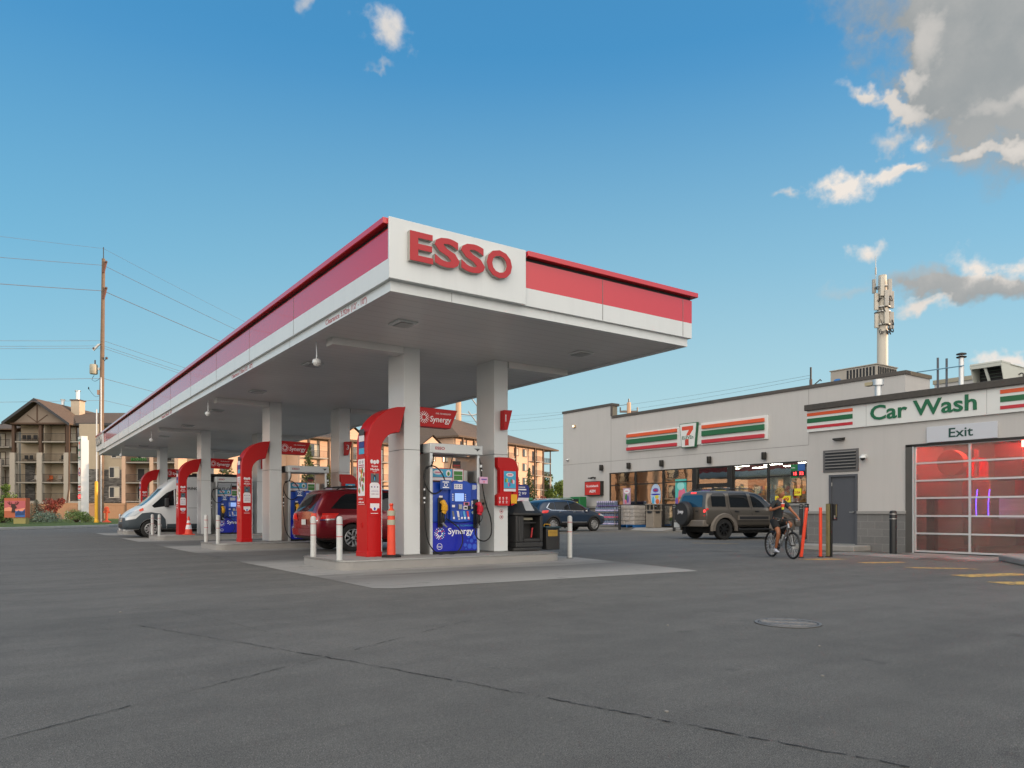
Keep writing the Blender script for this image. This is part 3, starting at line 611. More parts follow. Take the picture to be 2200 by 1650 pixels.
# ---------------------------------------------------------------- dispensers
PW = lambda u: (u-978.5)*.01354
PZ = lambda v: (1187-v)*.00963
def spline(P, n=5):
    P = [Vector(p) for p in P]; out = []
    for i in range(len(P)-1):
        a = P[max(i-1, 0)]; b = P[i]; c = P[i+1]; d = P[min(i+2, len(P)-1)]
        for j in range(n):
            t = j/n; out.append(.5*((2*b)+(c-a)*t+(2*a-5*b+4*c-d)*t*t+(3*b-a-3*c+d)*t**3))
    return out+[P[-1]]
NOZ = {}
def nozzle(t, x, z, m, lean):
    """hand nozzle hanging in its boot, a part with its own grip and spout"""
    mb = MB(); y = -.60
    mb.box((x-.065,-.50,z-.42), (x+.055,-.47,z+.20), DARK); mb.box((x-.05,-.60,z-.36), (x+.04,-.50,z-.10), DARK); b_ = mb.build('nozzle_boot', t, bevel=.01)
    mb = MB(); mb.tube(spline([(x-.02,y+.06,z+.10),(x-.01,y,z+.11),(x+.02,y-.02,z+.03),(x+.02,y-.01,z-.08),(x+.0,y,z-.13)]), [.03]*5+[.055]*5+[.07]*5+[.05]*5+[.03], 10, m); mb.ball((x+.02,y-.02,z+.03), (.055,.05,.085), m, 12, 8)
    nz_ = mb.build('nozzle', t)
    mb = MB(); mb.tube(spline([(x+.02,y,z-.10),(x-.02,y-.02,z-.22),(x-.03,y,z-.33)]), .022, 8, BLACK); mb.tube(spline([(x+.05,y-.02,z-.10),(x+.055,y-.05,z-.2),(x,y-.03,z-.3)]), .008, 6, BLACK); g_ = mb.build('grip', nz_)
    mb = MB(); mb.cyl((x-.03,y,z-.32), (x+.02+lean*.06,y,z-.41), .024, .018, 10, STEEL); mb.build('swivel', nz_)
def make_pump(num, label, detail=True, hoses=True):
    t = thing('fuel_dispenser', label, 'fuel pump', (8.02, 13.95, .18), 0, 'fuel dispensers on the islands')
    mb = MB(); mb.box((-.62,-.50,2.10), (.67,-.16,2.305), WHITE); mb.build('header', t, bevel=.02)
    mb = MB(); mb.box((-.62,.16,2.10), (.67,.50,2.305), WHITE); mb.build('header', t, bevel=.02)
    mb = MB(); mb.box((-.66,-.16,2.12), (-.38,.16,2.30), DARK); mb.box((-.38,-.16,2.2), (.6,.16,2.26), STEEL); mb.build('header_bridge', t, bevel=.01)
    mb = MB(); mb.text('ESSO', (-.50,-.501,2.175), (1,0,0), (0,0,1), .06, REDL, .22, .004, .02); mb.prism([(.44,-.502,2.235),(.60,-.502,2.24),(.54,-.502,2.19),(.52,-.502,2.175),(.50,-.502,2.21)], (0,-.003,0), mat('emblem_grey', '#3c3e40', .5)); mb.build('header_lettering', t)
    for x in (-.60, .55):
        mb = MB(); mb.box((x,-.46,0), (x+.06,-.40,2.10), ALU); mb.box((x+.004,-.40,0), (x+.056,.40,2.10), STEEL); mb.box((x,.40,0), (x+.06,.46,2.10), ALU); mb.build('side_frame', t, bevel=.004)
    mb = MB(); mb.box((-.54,-.43,.0), (.55,.43,.055), DARK); mb.build('base', t)
    mb = MB(); mb.box((-.538,-.45,.056), (.549,.45,.66), BLUED); mb.build('lower_panel', t, bevel=.006)
    mb = MB(); mb.box((-.54,-.46,.662), (.55,.46,1.50), BLUE); mb.build('cabinet', t, bevel=.02)
    mb = MB(); mb.box((-.53,-.4,1.50), (.54,.4,1.53), DARK); mb.box((-.53,-.3,1.53), (.30,.3,1.80), REDL); mb.box((-.50,-.31,1.615), (.02,-.30,1.79), SKYB)
    mb.ball((-.33,-.31,1.715), (.12,.004,.05), ADW, 12, 6); mb.box((-.40,-.318,1.70), (-.26,-.315,1.725), PINK); mb.ball((-.08,-.31,1.70), (.06,.004,.07), ADW, 12, 8); mb.ball((-.08,-.312,1.69), (.035,.004,.045), ADG, 10, 6); mb.box((-.50,-.31,1.545), (.02,-.30,1.605), ADW)
    mb.box((.04,-.31,1.55), (.28,-.30,1.79), ADW); mb.box((.055,-.314,1.56), (.265,-.311,1.66), ADG); mb.box((.055,-.314,1.67), (.265,-.311,1.75), ADG)
    mb.box((.32,-.2,1.53), (.46,.2,1.78), STEEL); mb.build('topper_poster', t)
    mb = MB(); Y = -.452
    mb.text('Synergy', (-.17,Y,.415), (1,0,0), (0,0,1), .135, WTXT, .62, .004, .012); mb.text('FUEL TECHNOLOGY', (-.01,Y,.575), (1,0,0), (0,0,1), .038, SKYB, .50, .003)
    logo(mb, (-.37,Y,.43), .13, (1,0,0), (0,0,1), [WTXT, SKYB, PINK, REDL, WTXT, SKYB], 4, 1.1)
    mb.lathe([(.058,0),(.066,0),(.066,.003),(.058,.003)], (-.375,Y,.16), (0,-1,0), 22, WTXT); mb.text('Esso', (-.42,Y,.142), (1,0,0), (0,0,1), .04, WTXT, .09, .003, .01)
    BB = mat('bubble_blue', '#2d55c4', .4)
    for x, z, r in ((.49,.34,.05),(.41,.27,.045),(.34,.36,.035),(.31,.27,.022),(.25,.18,.04),(.36,.15,.055),(.50,.14,.06),(.44,.42,.03),(.27,.10,.02),(.52,.24,.02)):
        if x+r > .545: x = .545-r
        mb.cyl((x,Y,z), (x,Y-.002,z), r, seg=18, m=BB)
    mb.build('lower_lettering', t)
    # console with its rounded hood
    mb = MB(); P = [(-.16,.70),(-.10,.675),(.10,.66),(.28,.675),(.34,.70),(.365,1.40),(.34,1.48),(.25,1.53),(.08,1.55),(-.08,1.53),(-.15,1.46)]
    mb.prism([(x,-.46,z) for x, z in P], (0,-.07,0), mat('console_blue', '#1747ac', .35)); con = mb.build('console', t, bevel=.015, ang=50)
    mb = MB(); mb.box((-.08,-.545,1.09), (.18,-.531,1.29), mat('screen_frame', '#1a3c8c', .3)); mb.box((-.06,-.549,1.105), (.16,-.545,1.275), mat('lcd_screen', '#7f9fe0', .2, emis=((.33,.5,.95), .35))); mb.build('screen', con)
    mb = MB()
    for i in range(4):
        for x in (-.105, .205): mb.box((x-.012,-.54,1.12+.04*i), (x+.012,-.53,1.14+.04*i), WTXT)
    mb.build('screen_buttons', con)
    mb = MB(); mb.box((-.07,-.536,1.36), (.13,-.53,1.47), ADW)
    for i in range(6): mb.box((-.05+.06*(i % 3),-.539,1.39+.04*(i//3)), (-.02+.06*(i % 3),-.536,1.41+.04*(i//3)), mat('print_dark', '#5a6a90', .5))
    mb.ball((.08,-.53,1.535), (.07,.012,.018), WTXT, 12, 6); mb.build('notice', con)
    mb = MB(); mb.box((-.13,-.545,.93), (.02,-.53,1.07), mat('reader_blue', '#153a92', .4)); mb.box((-.13,-.55,.98), (-.06,-.545,1.03), ADW); mb.box((.03,-.56,.94), (.11,-.53,1.04), STEEL); mb.box((.16,-.54,1.02), (.30,-.53,1.09), mat('ad_rose', '#c9788a', .5)); mb.box((.19,-.545,1.03), (.27,-.54,1.08), DARK); mb.box((.15,-.55,.93), (.25,-.53,1.01), ADW); mb.box((.17,-.555,.95), (.23,-.55,.99), DARK); mb.box((.255,-.56,.93), (.32,-.53,1.01), DARK); mb.build('card_reader', con)
    for i, (x, m) in enumerate(((-.10, mat('grade_grey', '#6e7076', .5)), (.02, ADW), (.095, mat('grade_blue', '#3764b8', .5)), (.17, mat('grade_cyan', '#56a4cf', .5)), (.26, mat('grade_red', '#c0404c', .5)))):
        mb = MB(); mb.prism([(x-.028,-.531,.90),(x+.02,-.531,.90),(x+.05,-.531,.72),(x+.01,-.531,.72)], (0,-.006,0), m); mb.box((x-.0,-.542,.735), (x+.04,-.537,.775), WTXT if m is not ADW else mat('grade_mark', '#7f8ea8', .5)); mb.build('grade_button', con)
    mb = MB(); mb.box((-.39,-.463,1.17), (-.31,-.46,1.22), ADW); mb.box((.42,-.463,1.36), (.50,-.461,1.46), mat('label_grey', '#a9b3c8', .5)); mb.box((.40,-.463,.95), (.48,-.461,1.12), ADW); mb.box((.415,-.465,.99), (.465,-.463,1.05), BLUED); mb.cyl((.44,-.46,.87), (.44,-.464,.87), .035, seg=14, m=mat('label_mint', '#9fb8b8', .5)); mb.box((-.30,-.463,.98), (-.24,-.461,1.12), mat('ad_lilac', '#b49ab8', .5)); mb.build('stickers', t)
    mb = MB(); mb.text(num, (.505,-.461,1.375), (1,0,0), (0,0,1), .085, WTXT, None, .004, .01); mb.build('numeral', t)
    nozzle(t, -.37, .98, mat('nozzle_yellow', '#c99412', .45), 1); nozzle(t, .50, .95, mat('nozzle_red', '#b8142a', .4), -.5)
    if hoses:
        L = [(940,972,.0),(939,984,-.04),(934,996,-.08),(926,1001,-.1),(921,1012,-.12),(919.5,1035,-.13),(920,1060,-.13),(920,1085,-.13),(921,1110,-.13),(923,1140,-.13),(928,1163,-.13),(938,1180,-.13),(953,1188,-.13),(968,1187,-.14),(980,1178,-.15),(986,1160,-.15),(985,1142,-.14),(979,1129,-.12),(970,1119,-.1),(960,1110,-.08)]
        mb = MB(); mb.tube([p for p in spline([(PW(u), -.44+y, PZ(v)) for u, v, y in L], 4)], .0135, 8, BLACK); h = mb.build('hose', t)
        Q = [(926,1001),(936,997),(946,1003),(954,1017),(958,1034),(951,1050),(939,1056),(929,1047),(923,1028),(923,1012),(926,1001)]
        mb = MB(); mb.tube(spline([(PW(u), -.50-.02*math.sin(i*.6), PZ(v)) for i, (u, v) in enumerate(Q)], 4), .0135, 8, BLACK); mb.ball((PW(926),-.53,PZ(1001)), (.04,.03,.03), BLACK, 8, 6); mb.build('coil', h)
        mb = MB(); mb.cyl((PW(920),-.57,PZ(1050)), (PW(920),-.57,PZ(1074)), .024, .022, 10, BLACK); mb.cyl((PW(920),-.57,PZ(1064)), (PW(920),-.57,PZ(1068)), .028, seg=10, m=ALU); mb.cyl((PW(920),-.57,PZ(1074)), (PW(920),-.57,PZ(1077)), .02, seg=10, m=ALU); mb.cyl((PW(920),-.57,PZ(1046)), (PW(920),-.57,PZ(1050)), .02, seg=10, m=ALU); mb.build('coupling', h)
        Rr = [(1023,972,0),(1024,985,-.03),(1025,1000,-.04),(1027,1030,-.05),(1030,1060,-.06),(1035,1085,-.07),(1041,1108,-.08),(1043,1132,-.09),(1040,1150,-.1),(1030,1160,-.12),(1018,1158,-.14),(1010,1148,-.16),(1009,1134,-.17),(1012,1124,-.17),(1018,1117,-.16)]
        mb = MB(); mb.tube(spline([(PW(u), -.44+y, PZ(v)) for u, v, y in Rr], 4), .0135, 8, BLACK); h = mb.build('hose', t)
        mb = MB(); mb.cyl((PW(1025),-.48,PZ(987)), (PW(1025.4),-.48,PZ(1000)), .026, seg=10, m=BLACK); mb.cyl((PW(1025.1),-.48,PZ(990)), (PW(1025.2),-.48,PZ(996)), .03, seg=10, m=ALU); mb.cyl((PW(1026),-.48,PZ(1001)), (PW(1026),-.48,PZ(1004)), .022, seg=10, m=ALU); mb.build('coupling', h)
        mb = MB(); mb.xf(lambda v: v)
        mb.box((PW(1022)-.02,-.52,PZ(1032)), (PW(1036),-.515,PZ(1017)), mat('tag_pink', '#d3a6c4', .5)); mb.box((PW(1024),-.523,PZ(1024)), (PW(1034),-.52,PZ(1021)), ADP); mb.cyl((PW(1029),-.52,PZ(1028)), (PW(1029),-.523,PZ(1028)), .02, seg=10, m=PINK); mb.build('hose_tag', t)
        mb = MB(); mb.box((PW(947),-.58,PZ(1047)), (PW(966),-.575,PZ(1027)), mat('tag_blue', '#2c4f97', .5)); mb.lathe([(.03,0),(.042,0),(.042,.003),(.03,.003)], (PW(956.5),-.58,PZ(1037)), (0,-1,0), 14, WTXT); mb.box((PW(951),-.583,PZ(1032)), (PW(962),-.58,PZ(1030)), WTXT); mb.box((PW(951),-.583,PZ(1044)), (PW(962),-.58,PZ(1042)), WTXT); mb.build('hose_tag', t)
    mb = MB(); mb.box((.06,-.25,1.82), (.26,-.24,1.97), DARK); mb.box((.08,-.253,1.87), (.24,-.25,1.89), REDL); mb.box((.08,-.253,1.84), (.24,-.25,1.85), ADO); mb.cyl((.0,-.24,1.8), (.06,-.24,2.05), .012, seg=6, m=BLACK); mb.build('small_sign', t)
    return t
pump = make_pump('1', 'blue and grey fuel pump numbered 1 on the nearest island, hoses hanging in loops')
dup(pump, (8.02, 13.95+SP, .18), label='fuel pump behind the tail of the red car, on the second island')
dup(pump, (8.02, 13.95+2*SP, .18), label='fuel pump between the white van and the second red arch')
# ---------------------------------------------------------------- bollards
def make_bollard(label, loc, first=[None]):
    if first[0]: return dup(first[0], loc, label=label)
    t = thing('bollard', label, 'bollard', loc, 0, 'pale steel bollards guarding the islands')
    mb = MB(); mb.lathe([(.055,0),(.055,.93),(.050,.955),(.035,.972),(.012,.98)], (0,0,0), seg=18, m=GREYP); mb.build('post', t)
    for z in (.60, .82): mb = MB(); mb.lathe([(.0555,0),(.0572,0),(.0572,.014),(.0555,.014)], (0,0,z), seg=18, m=RBAND); mb.build('red_band', t)
    mb = MB(); mb.cyl((0,0,.001), (0,0,.012), .075, seg=18, m=IROND); mb.build('footing', t)
    first[0] = t; return t
for k, (n1, n2) in enumerate((('nearest pale bollard on the left, before the tail of the red car','nearest bollard standing just left of the biggest red arch'),('pale bollard standing under the third arch, left one of its pair','pale bollard with red bands left of the second island, right one of its pair'),('pale bollard in front of the wheel of the white van, left of two','pale bollard in front of the wheel of the white van, right of two'),('farthest pale bollard, left of the van bumper','pale bollard touching the front bumper of the white van'))):
    for (x, y), n_ in zip(((5.2,14.2),(5.24,12.96)), (n1, n2)): make_bollard(n_, (x, y+SP*k, 0))
make_bollard('pale bollard alone at the right end of the nearest island', (10.89, 13.18, 0))
# ---------------------------------------------------------------- bins and small things on the island
t = thing('waste_bin', 'black forecourt bin with pitched lid at the right end of the nearest island', 'bin', (9.98, 13.86, .18))
BB_ = mat('black_bin', (.022,.022,.022), .55, noise=(40, .4), bump=(120, .3))
mb = MB()
P = [(-.42,-.30),(-.30,-.40),(.30,-.40),(.42,-.30),(.42,.30),(.30,.40),(-.30,.40),(-.42,.30)]
mb.prism([(x*.97, y*.97, 0) for x, y in P], (0,0,.08), BB_)
mb.box((-.38,-.36,.08), (.38,.36,.20), BB_); mb.box((-.38,-.36,.20), (-.30,.36,.80), BB_); mb.box((.30,-.36,.20), (.38,.36,.80), BB_); mb.box((-.30,.0,.20), (.30,.36,.80), BB_); mb.box((-.30,-.36,.20), (-.16,0,.80), BB_); mb.box((-.16,-.36,.20), (.30,-.0,.28), BB_)
mb.prism([(x, y, .80) for x, y in P], (0,0,.07), BB_); mb.build('body', t, bevel=.02)
mb = MB(); a_ = [(x*.95, y*.95, .87) for x, y in P]; b__ = [(x*.38, y*.38, 1.13) for x, y in P]
mb.add(a_+b__, [[i, (i+1) % 8, 8+(i+1) % 8, 8+i] for i in range(8)]+[[8+i for i in range(8)]], BB_); mb.build('lid', t, bevel=.01)
mb = MB(); mb.prism([(-.10,-.33,.90),(.14,-.33,.90),(.12,-.16,1.12),(-.08,-.16,1.12)], (0,-.02,.01), mat('lid_plate', '#a9a9a8', .4)); mb.build('lid_plate', t)
mb = MB(); mb.box((-.15,-.20,.62), (.29,-.18,.65), BB_); mb.box((-.14,-.25,.70), (.16,-.23,.75), mat('paper', '#8f8a78', .7)); mb.build('shelf', t)
mb = MB(); mb.tube([(.10,-.28,.30),(.14,-.27,.52)], .018, 8, REDL); mb.build('squeegee_handle', t)
t = thing('bucket', 'small black washing bucket with yellow label beside the black bin', 'bucket', (10.72, 13.75, .18))
mb = MB(); mb.prism([(-.20,-.17,0),(.20,-.17,0),(.20,.17,0),(-.20,.17,0)], (0,0,.50), BB_); mb.build('body', t, bevel=.02)
mb = MB(); mb.box((-.225,-.195,.50), (.225,.195,.54), mat('lid_teal', '#20363a', .5)); mb.build('lid', t, bevel=.008)
mb = MB(); mb.prism([(-.15,-.173,.32),(.12,-.173,.32),(.12,-.173,.46),(-.15,-.173,.46)], (0,-.003,0), mat('label_yellow', '#b8923a', .5)); 
for i in range(4): mb.box((-.13,-.178,.34+.03*i), (.10,-.176,.348+.03*i), DARK)
mb.build('label', t)
mb = MB(); mb.tube(spline([(-.13,0,.54),(-.13,0,.59),(.03,0,.59),(.03,0,.54)]), .008, 6, YEL); mb.build('handle', t)
t = thing('poster_stand', 'blue advertising board on a stand behind the black bin', 'poster stand', (12.7, 17.6, 0))
mb = MB(); mb.box((-.04,-.03,0), (.04,.03,1.0), DARK); mb.box((-.3,-.2,0), (.3,.2,.06), DARK); mb.build('stand', t)
mb = MB(); P = [(-.27,.95),(.27,.95),(.27,1.78),(.20,1.86),(-.20,1.86),(-.27,1.78)]; mb.prism([(x,-.03,z) for x, z in P], (0,.05,0), mat('board_navy', '#1b2c7a', .45)); mb.build('board', t)
mb = MB(); mb.box((-.25,-.034,.98), (.25,-.031,1.48), ADW); mb.box((-.22,-.037,1.0), (.22,-.034,1.22), SKYB); mb.ball((0,-.034,1.30), (.20,.008,.10), PINK, 14, 8); mb.box((-.10,-.040,1.04), (-.05,-.037,1.20), ADW); mb.box((.03,-.040,1.04), (.12,-.037,1.20), BLUED)
mb.text('$2', (-.20,-.031,1.55), (1,0,0), (0,0,1), .11, WTXT, .16, .004, .01); mb.text('99', (.0,-.031,1.57), (1,0,0), (0,0,1), .08, WTXT, .16, .004); mb.box((-.16,-.034,1.70), (.16,-.031,1.74), WTXT); mb.box((-.12,-.034,1.78), (.12,-.031,1.80), WTXT); mb.build('print', t)
t = thing('delineator', 'orange tube delineator with black rubber foot beside the biggest red arch', 'delineator', (6.40, 13.2, .178))
mb = MB(); mb.lathe([(.20,0),(.20,.03),(.17,.045),(.06,.05)], (0,0,0), seg=8, m=BLACK); mb.build('foot', t)
mb = MB(); mb.lathe([(.085,.05),(.07,.9),(.072,.90),(.03,.955),(.03,1.0),(.045,1.02),(.03,1.05)], (0,0,0), seg=14, m=ORANGE); mb.build('tube', t)
mb = MB()
for z in (.66, .84): mb.lathe([(.076,0),(.081,0),(.079,.1),(.072,.1)], (0,0,z-.03), seg=14, m=mat('reflective_grey', '#a09f8a', .4))
mb.build('reflective_band', t)
t = thing('traffic_cone', 'orange traffic cone with white collars on the third island', 'traffic cone', (6.35, 31.05, .178))
mb = MB(); mb.box((-.19,-.19,0), (.19,.19,.03), ORANGE); mb.lathe([(.15,.03),(.03,.70),(.02,.72)], (0,0,0), seg=18, m=ORANGE); mb.build('body', t)
mb = MB(); mb.lathe([(.118,0),(.119,0),(.088,.17),(.086,.17)], (0,0,.22), seg=18, m=ADW); mb.lathe([(.075,0),(.076,0),(.06,.1),(.058,.1)], (0,0,.46), seg=18, m=ADW); mb.build('collar', t)
# ================================================================ convenience store
BLK = NT('block_wall'); g = BLK; tcn = g.n('ShaderNodeTexCoord').outputs['Object']
sx = g.n('ShaderNodeSeparateXYZ', {0: tcn}); cv = g.n('ShaderNodeCombineXYZ', {0: sx.outputs[1], 1: sx.outputs[2]}).outputs[0]
br = g.n('ShaderNodeTexBrick', {'Vector': cv, 'Color1': (.13,.13,.128,1), 'Color2': (.165,.163,.16,1), 'Mortar': (.25,.25,.245,1), 'Scale': 1., 'Mortar Size': .006, 'Brick Width': .40, 'Row Height': .2})
g.link(g.mix(.35, br.outputs[0], g.mix(g.noise(tcn, 20, 4, .7), (.09,.09,.09), (.24,.24,.23))), g.b.inputs['Base Color']); g.b.inputs['Roughness'].default_value = .9
LEDGE = mat('ledge', '#8b8a87', .7, noise=(3, .06)); JOINT = mat('joint_line', '#6f6b68', .8); SHEET = mat('metal_flashing', '#9a8f7c', .35, .7)
g = NT('shop_glass'); gl = g.n('ShaderNodeBsdfGlossy', {'Roughness': .015, 'Color': (.92,.95,.93,1)}); 
tcn = g.n('ShaderNodeTexCoord').outputs['Object']; bmp = g.n('ShaderNodeBump', {'Height': g.noise(tcn, 1.3, 2, .5), 'Strength': .05, 'Distance': .03}); g.link(bmp.outputs[0], gl.inputs['Normal'])
tr = g.n('ShaderNodeBsdfTransparent', {'Color': (.88,.90,.88,1)}); mx = g.n('ShaderNodeMixShader'); fr = g.n('ShaderNodeFresnel', {'IOR': 1.6})
g.link(g.math('MULTIPLY_ADD', fr.outputs[0], 1.4, .20, True), mx.inputs[0]); g.link(tr.outputs[0], mx.inputs[1]); g.link(gl.outputs[0], mx.inputs[2]); g.link(mx.outputs[0], g.out.inputs[0]); SGL = g.m
XF = 33.0
store = thing('convenience_store', 'grey flat roofed convenience store with a long shop window and striped sign', 'shop building', (41, 28, 0))
mb = MB(); W0, W1, ZB, ZTOP = 21.62, 35.92, 1.50, 3.62; ZP, ZPL = 7.15, 7.98
def wallbox(y0, y1, z0, z1, m=STUCCO, x0=XF, x1=XF+.3): mb.box((x0, y0, z0), (x1, y1, z1), m)
wallbox(16.79, W0, 1.35, ZP); wallbox(W1, 40.68, 1.35, ZP); wallbox(W0, W1, ZTOP, ZP); wallbox(35.75, 40.68, ZP, ZPL, x1=XF+.55)
mb.box((XF+.3, 16.79, 0), (XF+2.2, 17.09, ZP), STUCCO); mb.box((XF+2.2, 16.79, 0), (XF+22, 17.09, 6.2), STUCCO); mb.box((XF+.3, 40.38, 0), (XF+22, 40.68, ZP), STUCCO); mb.box((XF+21.7, 17.09, 0), (XF+22, 40.38, 6.4), STUCCO)
mb.build('wall', store, True)
for q_ in ((16.79, W0, 0, 1.35), (W1, 40.68, 0, 1.35), (W0, 26.0, 0, ZB-.1), (33.55, W1, 0, ZB-.1)): mb = MB(); wallbox(*q_, BLK.m, XF+.02); mb.build('base_wall', store, True)
for a_, b_ in (((XF-.05,16.75,1.351),(XF+.0,21.62,1.48)), ((XF-.05,35.92,1.351),(XF,40.72,1.48)), ((XF-.06,21.63,1.402),(XF+.2,26.0,1.50)), ((XF-.06,33.55,1.402),(XF+.2,35.91,1.50))): mb = MB(); mb.box(a_, b_, LEDGE); mb.build('ledge', store, True, bevel=.006)
mb = MB()
mb.box((XF-.004,16.79,4.37), (XF-.001,40.68,4.388), JOINT); mb.box((XF-.004,35.74,3.6), (XF-.001,35.755,4.36), JOINT); mb.box((XF-.004,35.74,4.4), (XF-.001,35.755,ZP), JOINT); mb.box((XF-.004,21.5,4.4), (XF-.001,21.515,ZP), JOINT); mb.build('wall_joint', store, True)
mb = MB(); mb.box((XF-.06,16.72,ZP), (XF+.36,35.62,ZP+.17), COPING); mb.box((XF-.06,35.62,ZPL), (XF+.62,40.74,ZPL+.17), COPING); mb.box((XF-.06,35.62,ZP+.171), (XF+.02,35.75,ZPL), COPING); mb.box((XF+.02,35.70,ZP+.171), (XF+.5,35.748,ZPL), SHEET)
mb.box((XF+.36,16.72,ZP), (XF+2.25,17.12,ZP+.17), SHEET); mb.box((XF+.36,40.3,ZP), (XF+22.05,40.74,ZP+.17), COPING); mb.box((XF+21.6,17.12,6.4), (XF+22.05,40.3,6.6), COPING); mb.build('parapet_coping', store, True, bevel=.01)
mb = MB(); mb.box((XF+.3,17.09,6.3), (XF+21.7,40.38,6.4), mat('membrane', '#6a6862', .9)); mb.build('roof', store, True)
# interior
mb = MB(); FLR = mat('shop_floor', '#8f8a80', .3); IW = mat('shop_wall', '#7b7568', .8); CE = mat('shop_ceiling', '#5c605e', .8)
mb.box((XF+.3,21.0,.14), (XF+10,36.5,.18), FLR); mb.box((XF+10,21,.14), (XF+10.1,36.5,4.2), IW); mb.box((XF+.3,20.9,.14), (XF+10,21,4.2), IW); mb.box((XF+.3,36.5,.14), (XF+10,36.6,4.2), IW); mb.box((XF+.3,21,4.0), (XF+10,36.5,4.1), CE)
mb.build('interior', store, True)
mb = MB(); rr = random.Random(9)
for x in (34.6, 36.6, 38.6, 40.6):
    for y in [22.3+2.35*i for i in range(6)]:
        if rr.random() < .85: mb.box((x,y,3.93), (x+.16,y+1.2,3.97), LED)
mb.build('ceiling_tube', store, True)
PRD = [mat('goods_%s' % n, c, .6) for n, c in (('amber','#c98a3c'),('cream','#d8cfae'),('brown','#6a4a32'),('green','#4e7a4a'),('red','#a33a30'),('teal','#3b7a80'),('white','#dad8d0'),('dark','#2a2824'),('yellow','#d8b44a'))]
SHF = mat('shelf_metal', '#7a7466', .5)
def shelf(x, y0, y1, zt, nm='shelf'):
    mb = MB(); nz_ = int((zt-.3)/.38)
    mb.box((x+.42,y0,.18), (x+.46,y1,zt), SHF)
    for k in range(nz_+1): mb.box((x,y0,.28+.38*k), (x+.42,y1,.31+.38*k), SHF)
    for k in range(nz_):
        y = y0
        while y < y1-.1:
            w_ = rr.uniform(.08,.28); h_ = rr.uniform(.14,.30)
            if rr.random() < .9: mb.box((x+.06,y+.01,.315+.38*k), (x+.36,min(y1,y+w_)-.01,.315+.38*k+h_), rr.choice(PRD))
            y += w_
    mb.build(nm, store, True)
shelf(34.6, 33.6, 36.2, 1.75); shelf(35.6, 29.8, 33.0, 1.6); shelf(36.2, 22.4, 25.4, 1.55); shelf(38, 27.5, 33.5, 1.7); shelf(42.3, 21.6, 36.0, 3.1, 'wall_cooler')
mb = MB(); mb.box((34.2,21.9,.18), (34.9,25.2,1.35), mat('counter_teal', '#3c7472', .5)); mb.box((34.1,21.9,1.35), (35,25.2,1.42), mat('counter_top', '#cfcabc', .4)); mb.build('counter', store, True)
mb = MB(); mb.box((34.4,22.3,1.42), (34.8,22.9,2.5), PRD[0]); mb.box((34.4,24.1,1.42), (34.7,24.7,1.95), PRD[2]); mb.box((34.5,23.1,1.42), (34.9,23.7,1.8), ADW); mb.build('counter_display', store, True)
# glazing
mul = [35.92, 33.57, 31.23, 28.9]; mulr = [26.09, 23.88, 21.62]
def frame(y0, y1, z0, z1, m=BRONZE, x0=XF+.02, x1=XF+.14): mb.box((x0,y0,z0), (x1,y1,z1), m)
panes = [(33.57,35.92,ZB,ZTOP,2.80),(31.23,33.57,ZB,ZTOP,2.82),(28.9,31.23,ZB,ZTOP,2.85),(23.88,26.09,ZB,ZTOP,2.88),(21.62,23.88,ZB,ZTOP,2.90)]
for (y0, y1, z0, z1, zm) in panes:
    mb = MB(); y0_, y1_ = y0, y1
    frame(y0,y0+.05,z0,z1); frame(y1-.05,y1,z0,z1); frame(y0+.05,y1-.05,z1-.06,z1); frame(y0+.05,y1-.05,z0,z0+.06); frame(y0+.05,y1-.05,zm-.03,zm+.03)
    wn = mb.build('window', store, True)
    mb = MB(); mb.box((XF+.07,y0+.05,z0+.06), (XF+.09,y1-.05,zm-.03), SGL); mb.build('pane', wn); 
    mb.v = []; o = wn.children[0]; o.data = (lambda M_: M_)(o.data); 
    for v_ in o.data.vertices: v_.co -= Vector((41,28,0))
    mb = MB(); mb.box((XF+.07-41,y0+.05-28,zm+.03), (XF+.09-41,y1-.05-28,z1-.06), SGL); mb.build('pane', wn)
mb = MB()
for (y0, y1) in ((31.23,33.5),(28.9,31.23)):
    frame(y0,y0+.05,.2,1.44); frame(y1-.05,y1,.2,1.44); frame(y0+.05,y1-.05,.16,.26); frame(y0,y1,1.44,1.495)
wn = mb.build('window', store, True); wn['label'] = 'low glazed panels under the shop window'
mb = MB()
for (y0, y1) in ((31.23,33.5),(28.9,31.23)): mb.box((XF+.07-41,y0+.05-28,.26), (XF+.09-41,y1-.05-28,1.44), SGL)
mb.build('pane', wn)
mb = MB(); mb.box((XF-.06,28.58,.15), (XF+.2,28.9,ZTOP), BRONZE); mb.build('entrance_post', store, True, bevel=.01)
mb = MB(); mb.box((XF-.06,26.09,.15), (XF+.2,26.42,ZTOP), BRONZE); mb.build('entrance_post', store, True, bevel=.01)
mb = MB(); frame(26.42,28.58,2.55,2.68); frame(26.42,28.58,ZTOP-.07,ZTOP); frame(26.42,26.5,.16,2.55); frame(27.46,27.54,.16,2.55); frame(28.5,28.58,.16,2.55); frame(26.5,27.46,.16,.3); frame(27.54,28.5,.16,.3); frame(26.5,27.46,2.46,2.549); frame(27.54,28.5,2.46,2.549)
dr = mb.build('door', store, True)
mb = MB()
for b_ in ((26.5,27.46,.3,2.46),(27.54,28.5,.3,2.46),(26.42,28.58,2.68,ZTOP-.07)): mb.box((XF+.07-41,b_[0]-28,b_[2]), (XF+.09-41,b_[1]-28,b_[3]), SGL)
mb.build('pane', dr)
mb = MB(); mb.box((XF-.03-41,27.35-28,1.1), (XF-.01-41,27.38-28,1.9), STEEL); mb.box((XF-.03-41,27.62-28,1.1), (XF-.01-41,27.65-28,1.9), STEEL); mb.build('handle', dr)
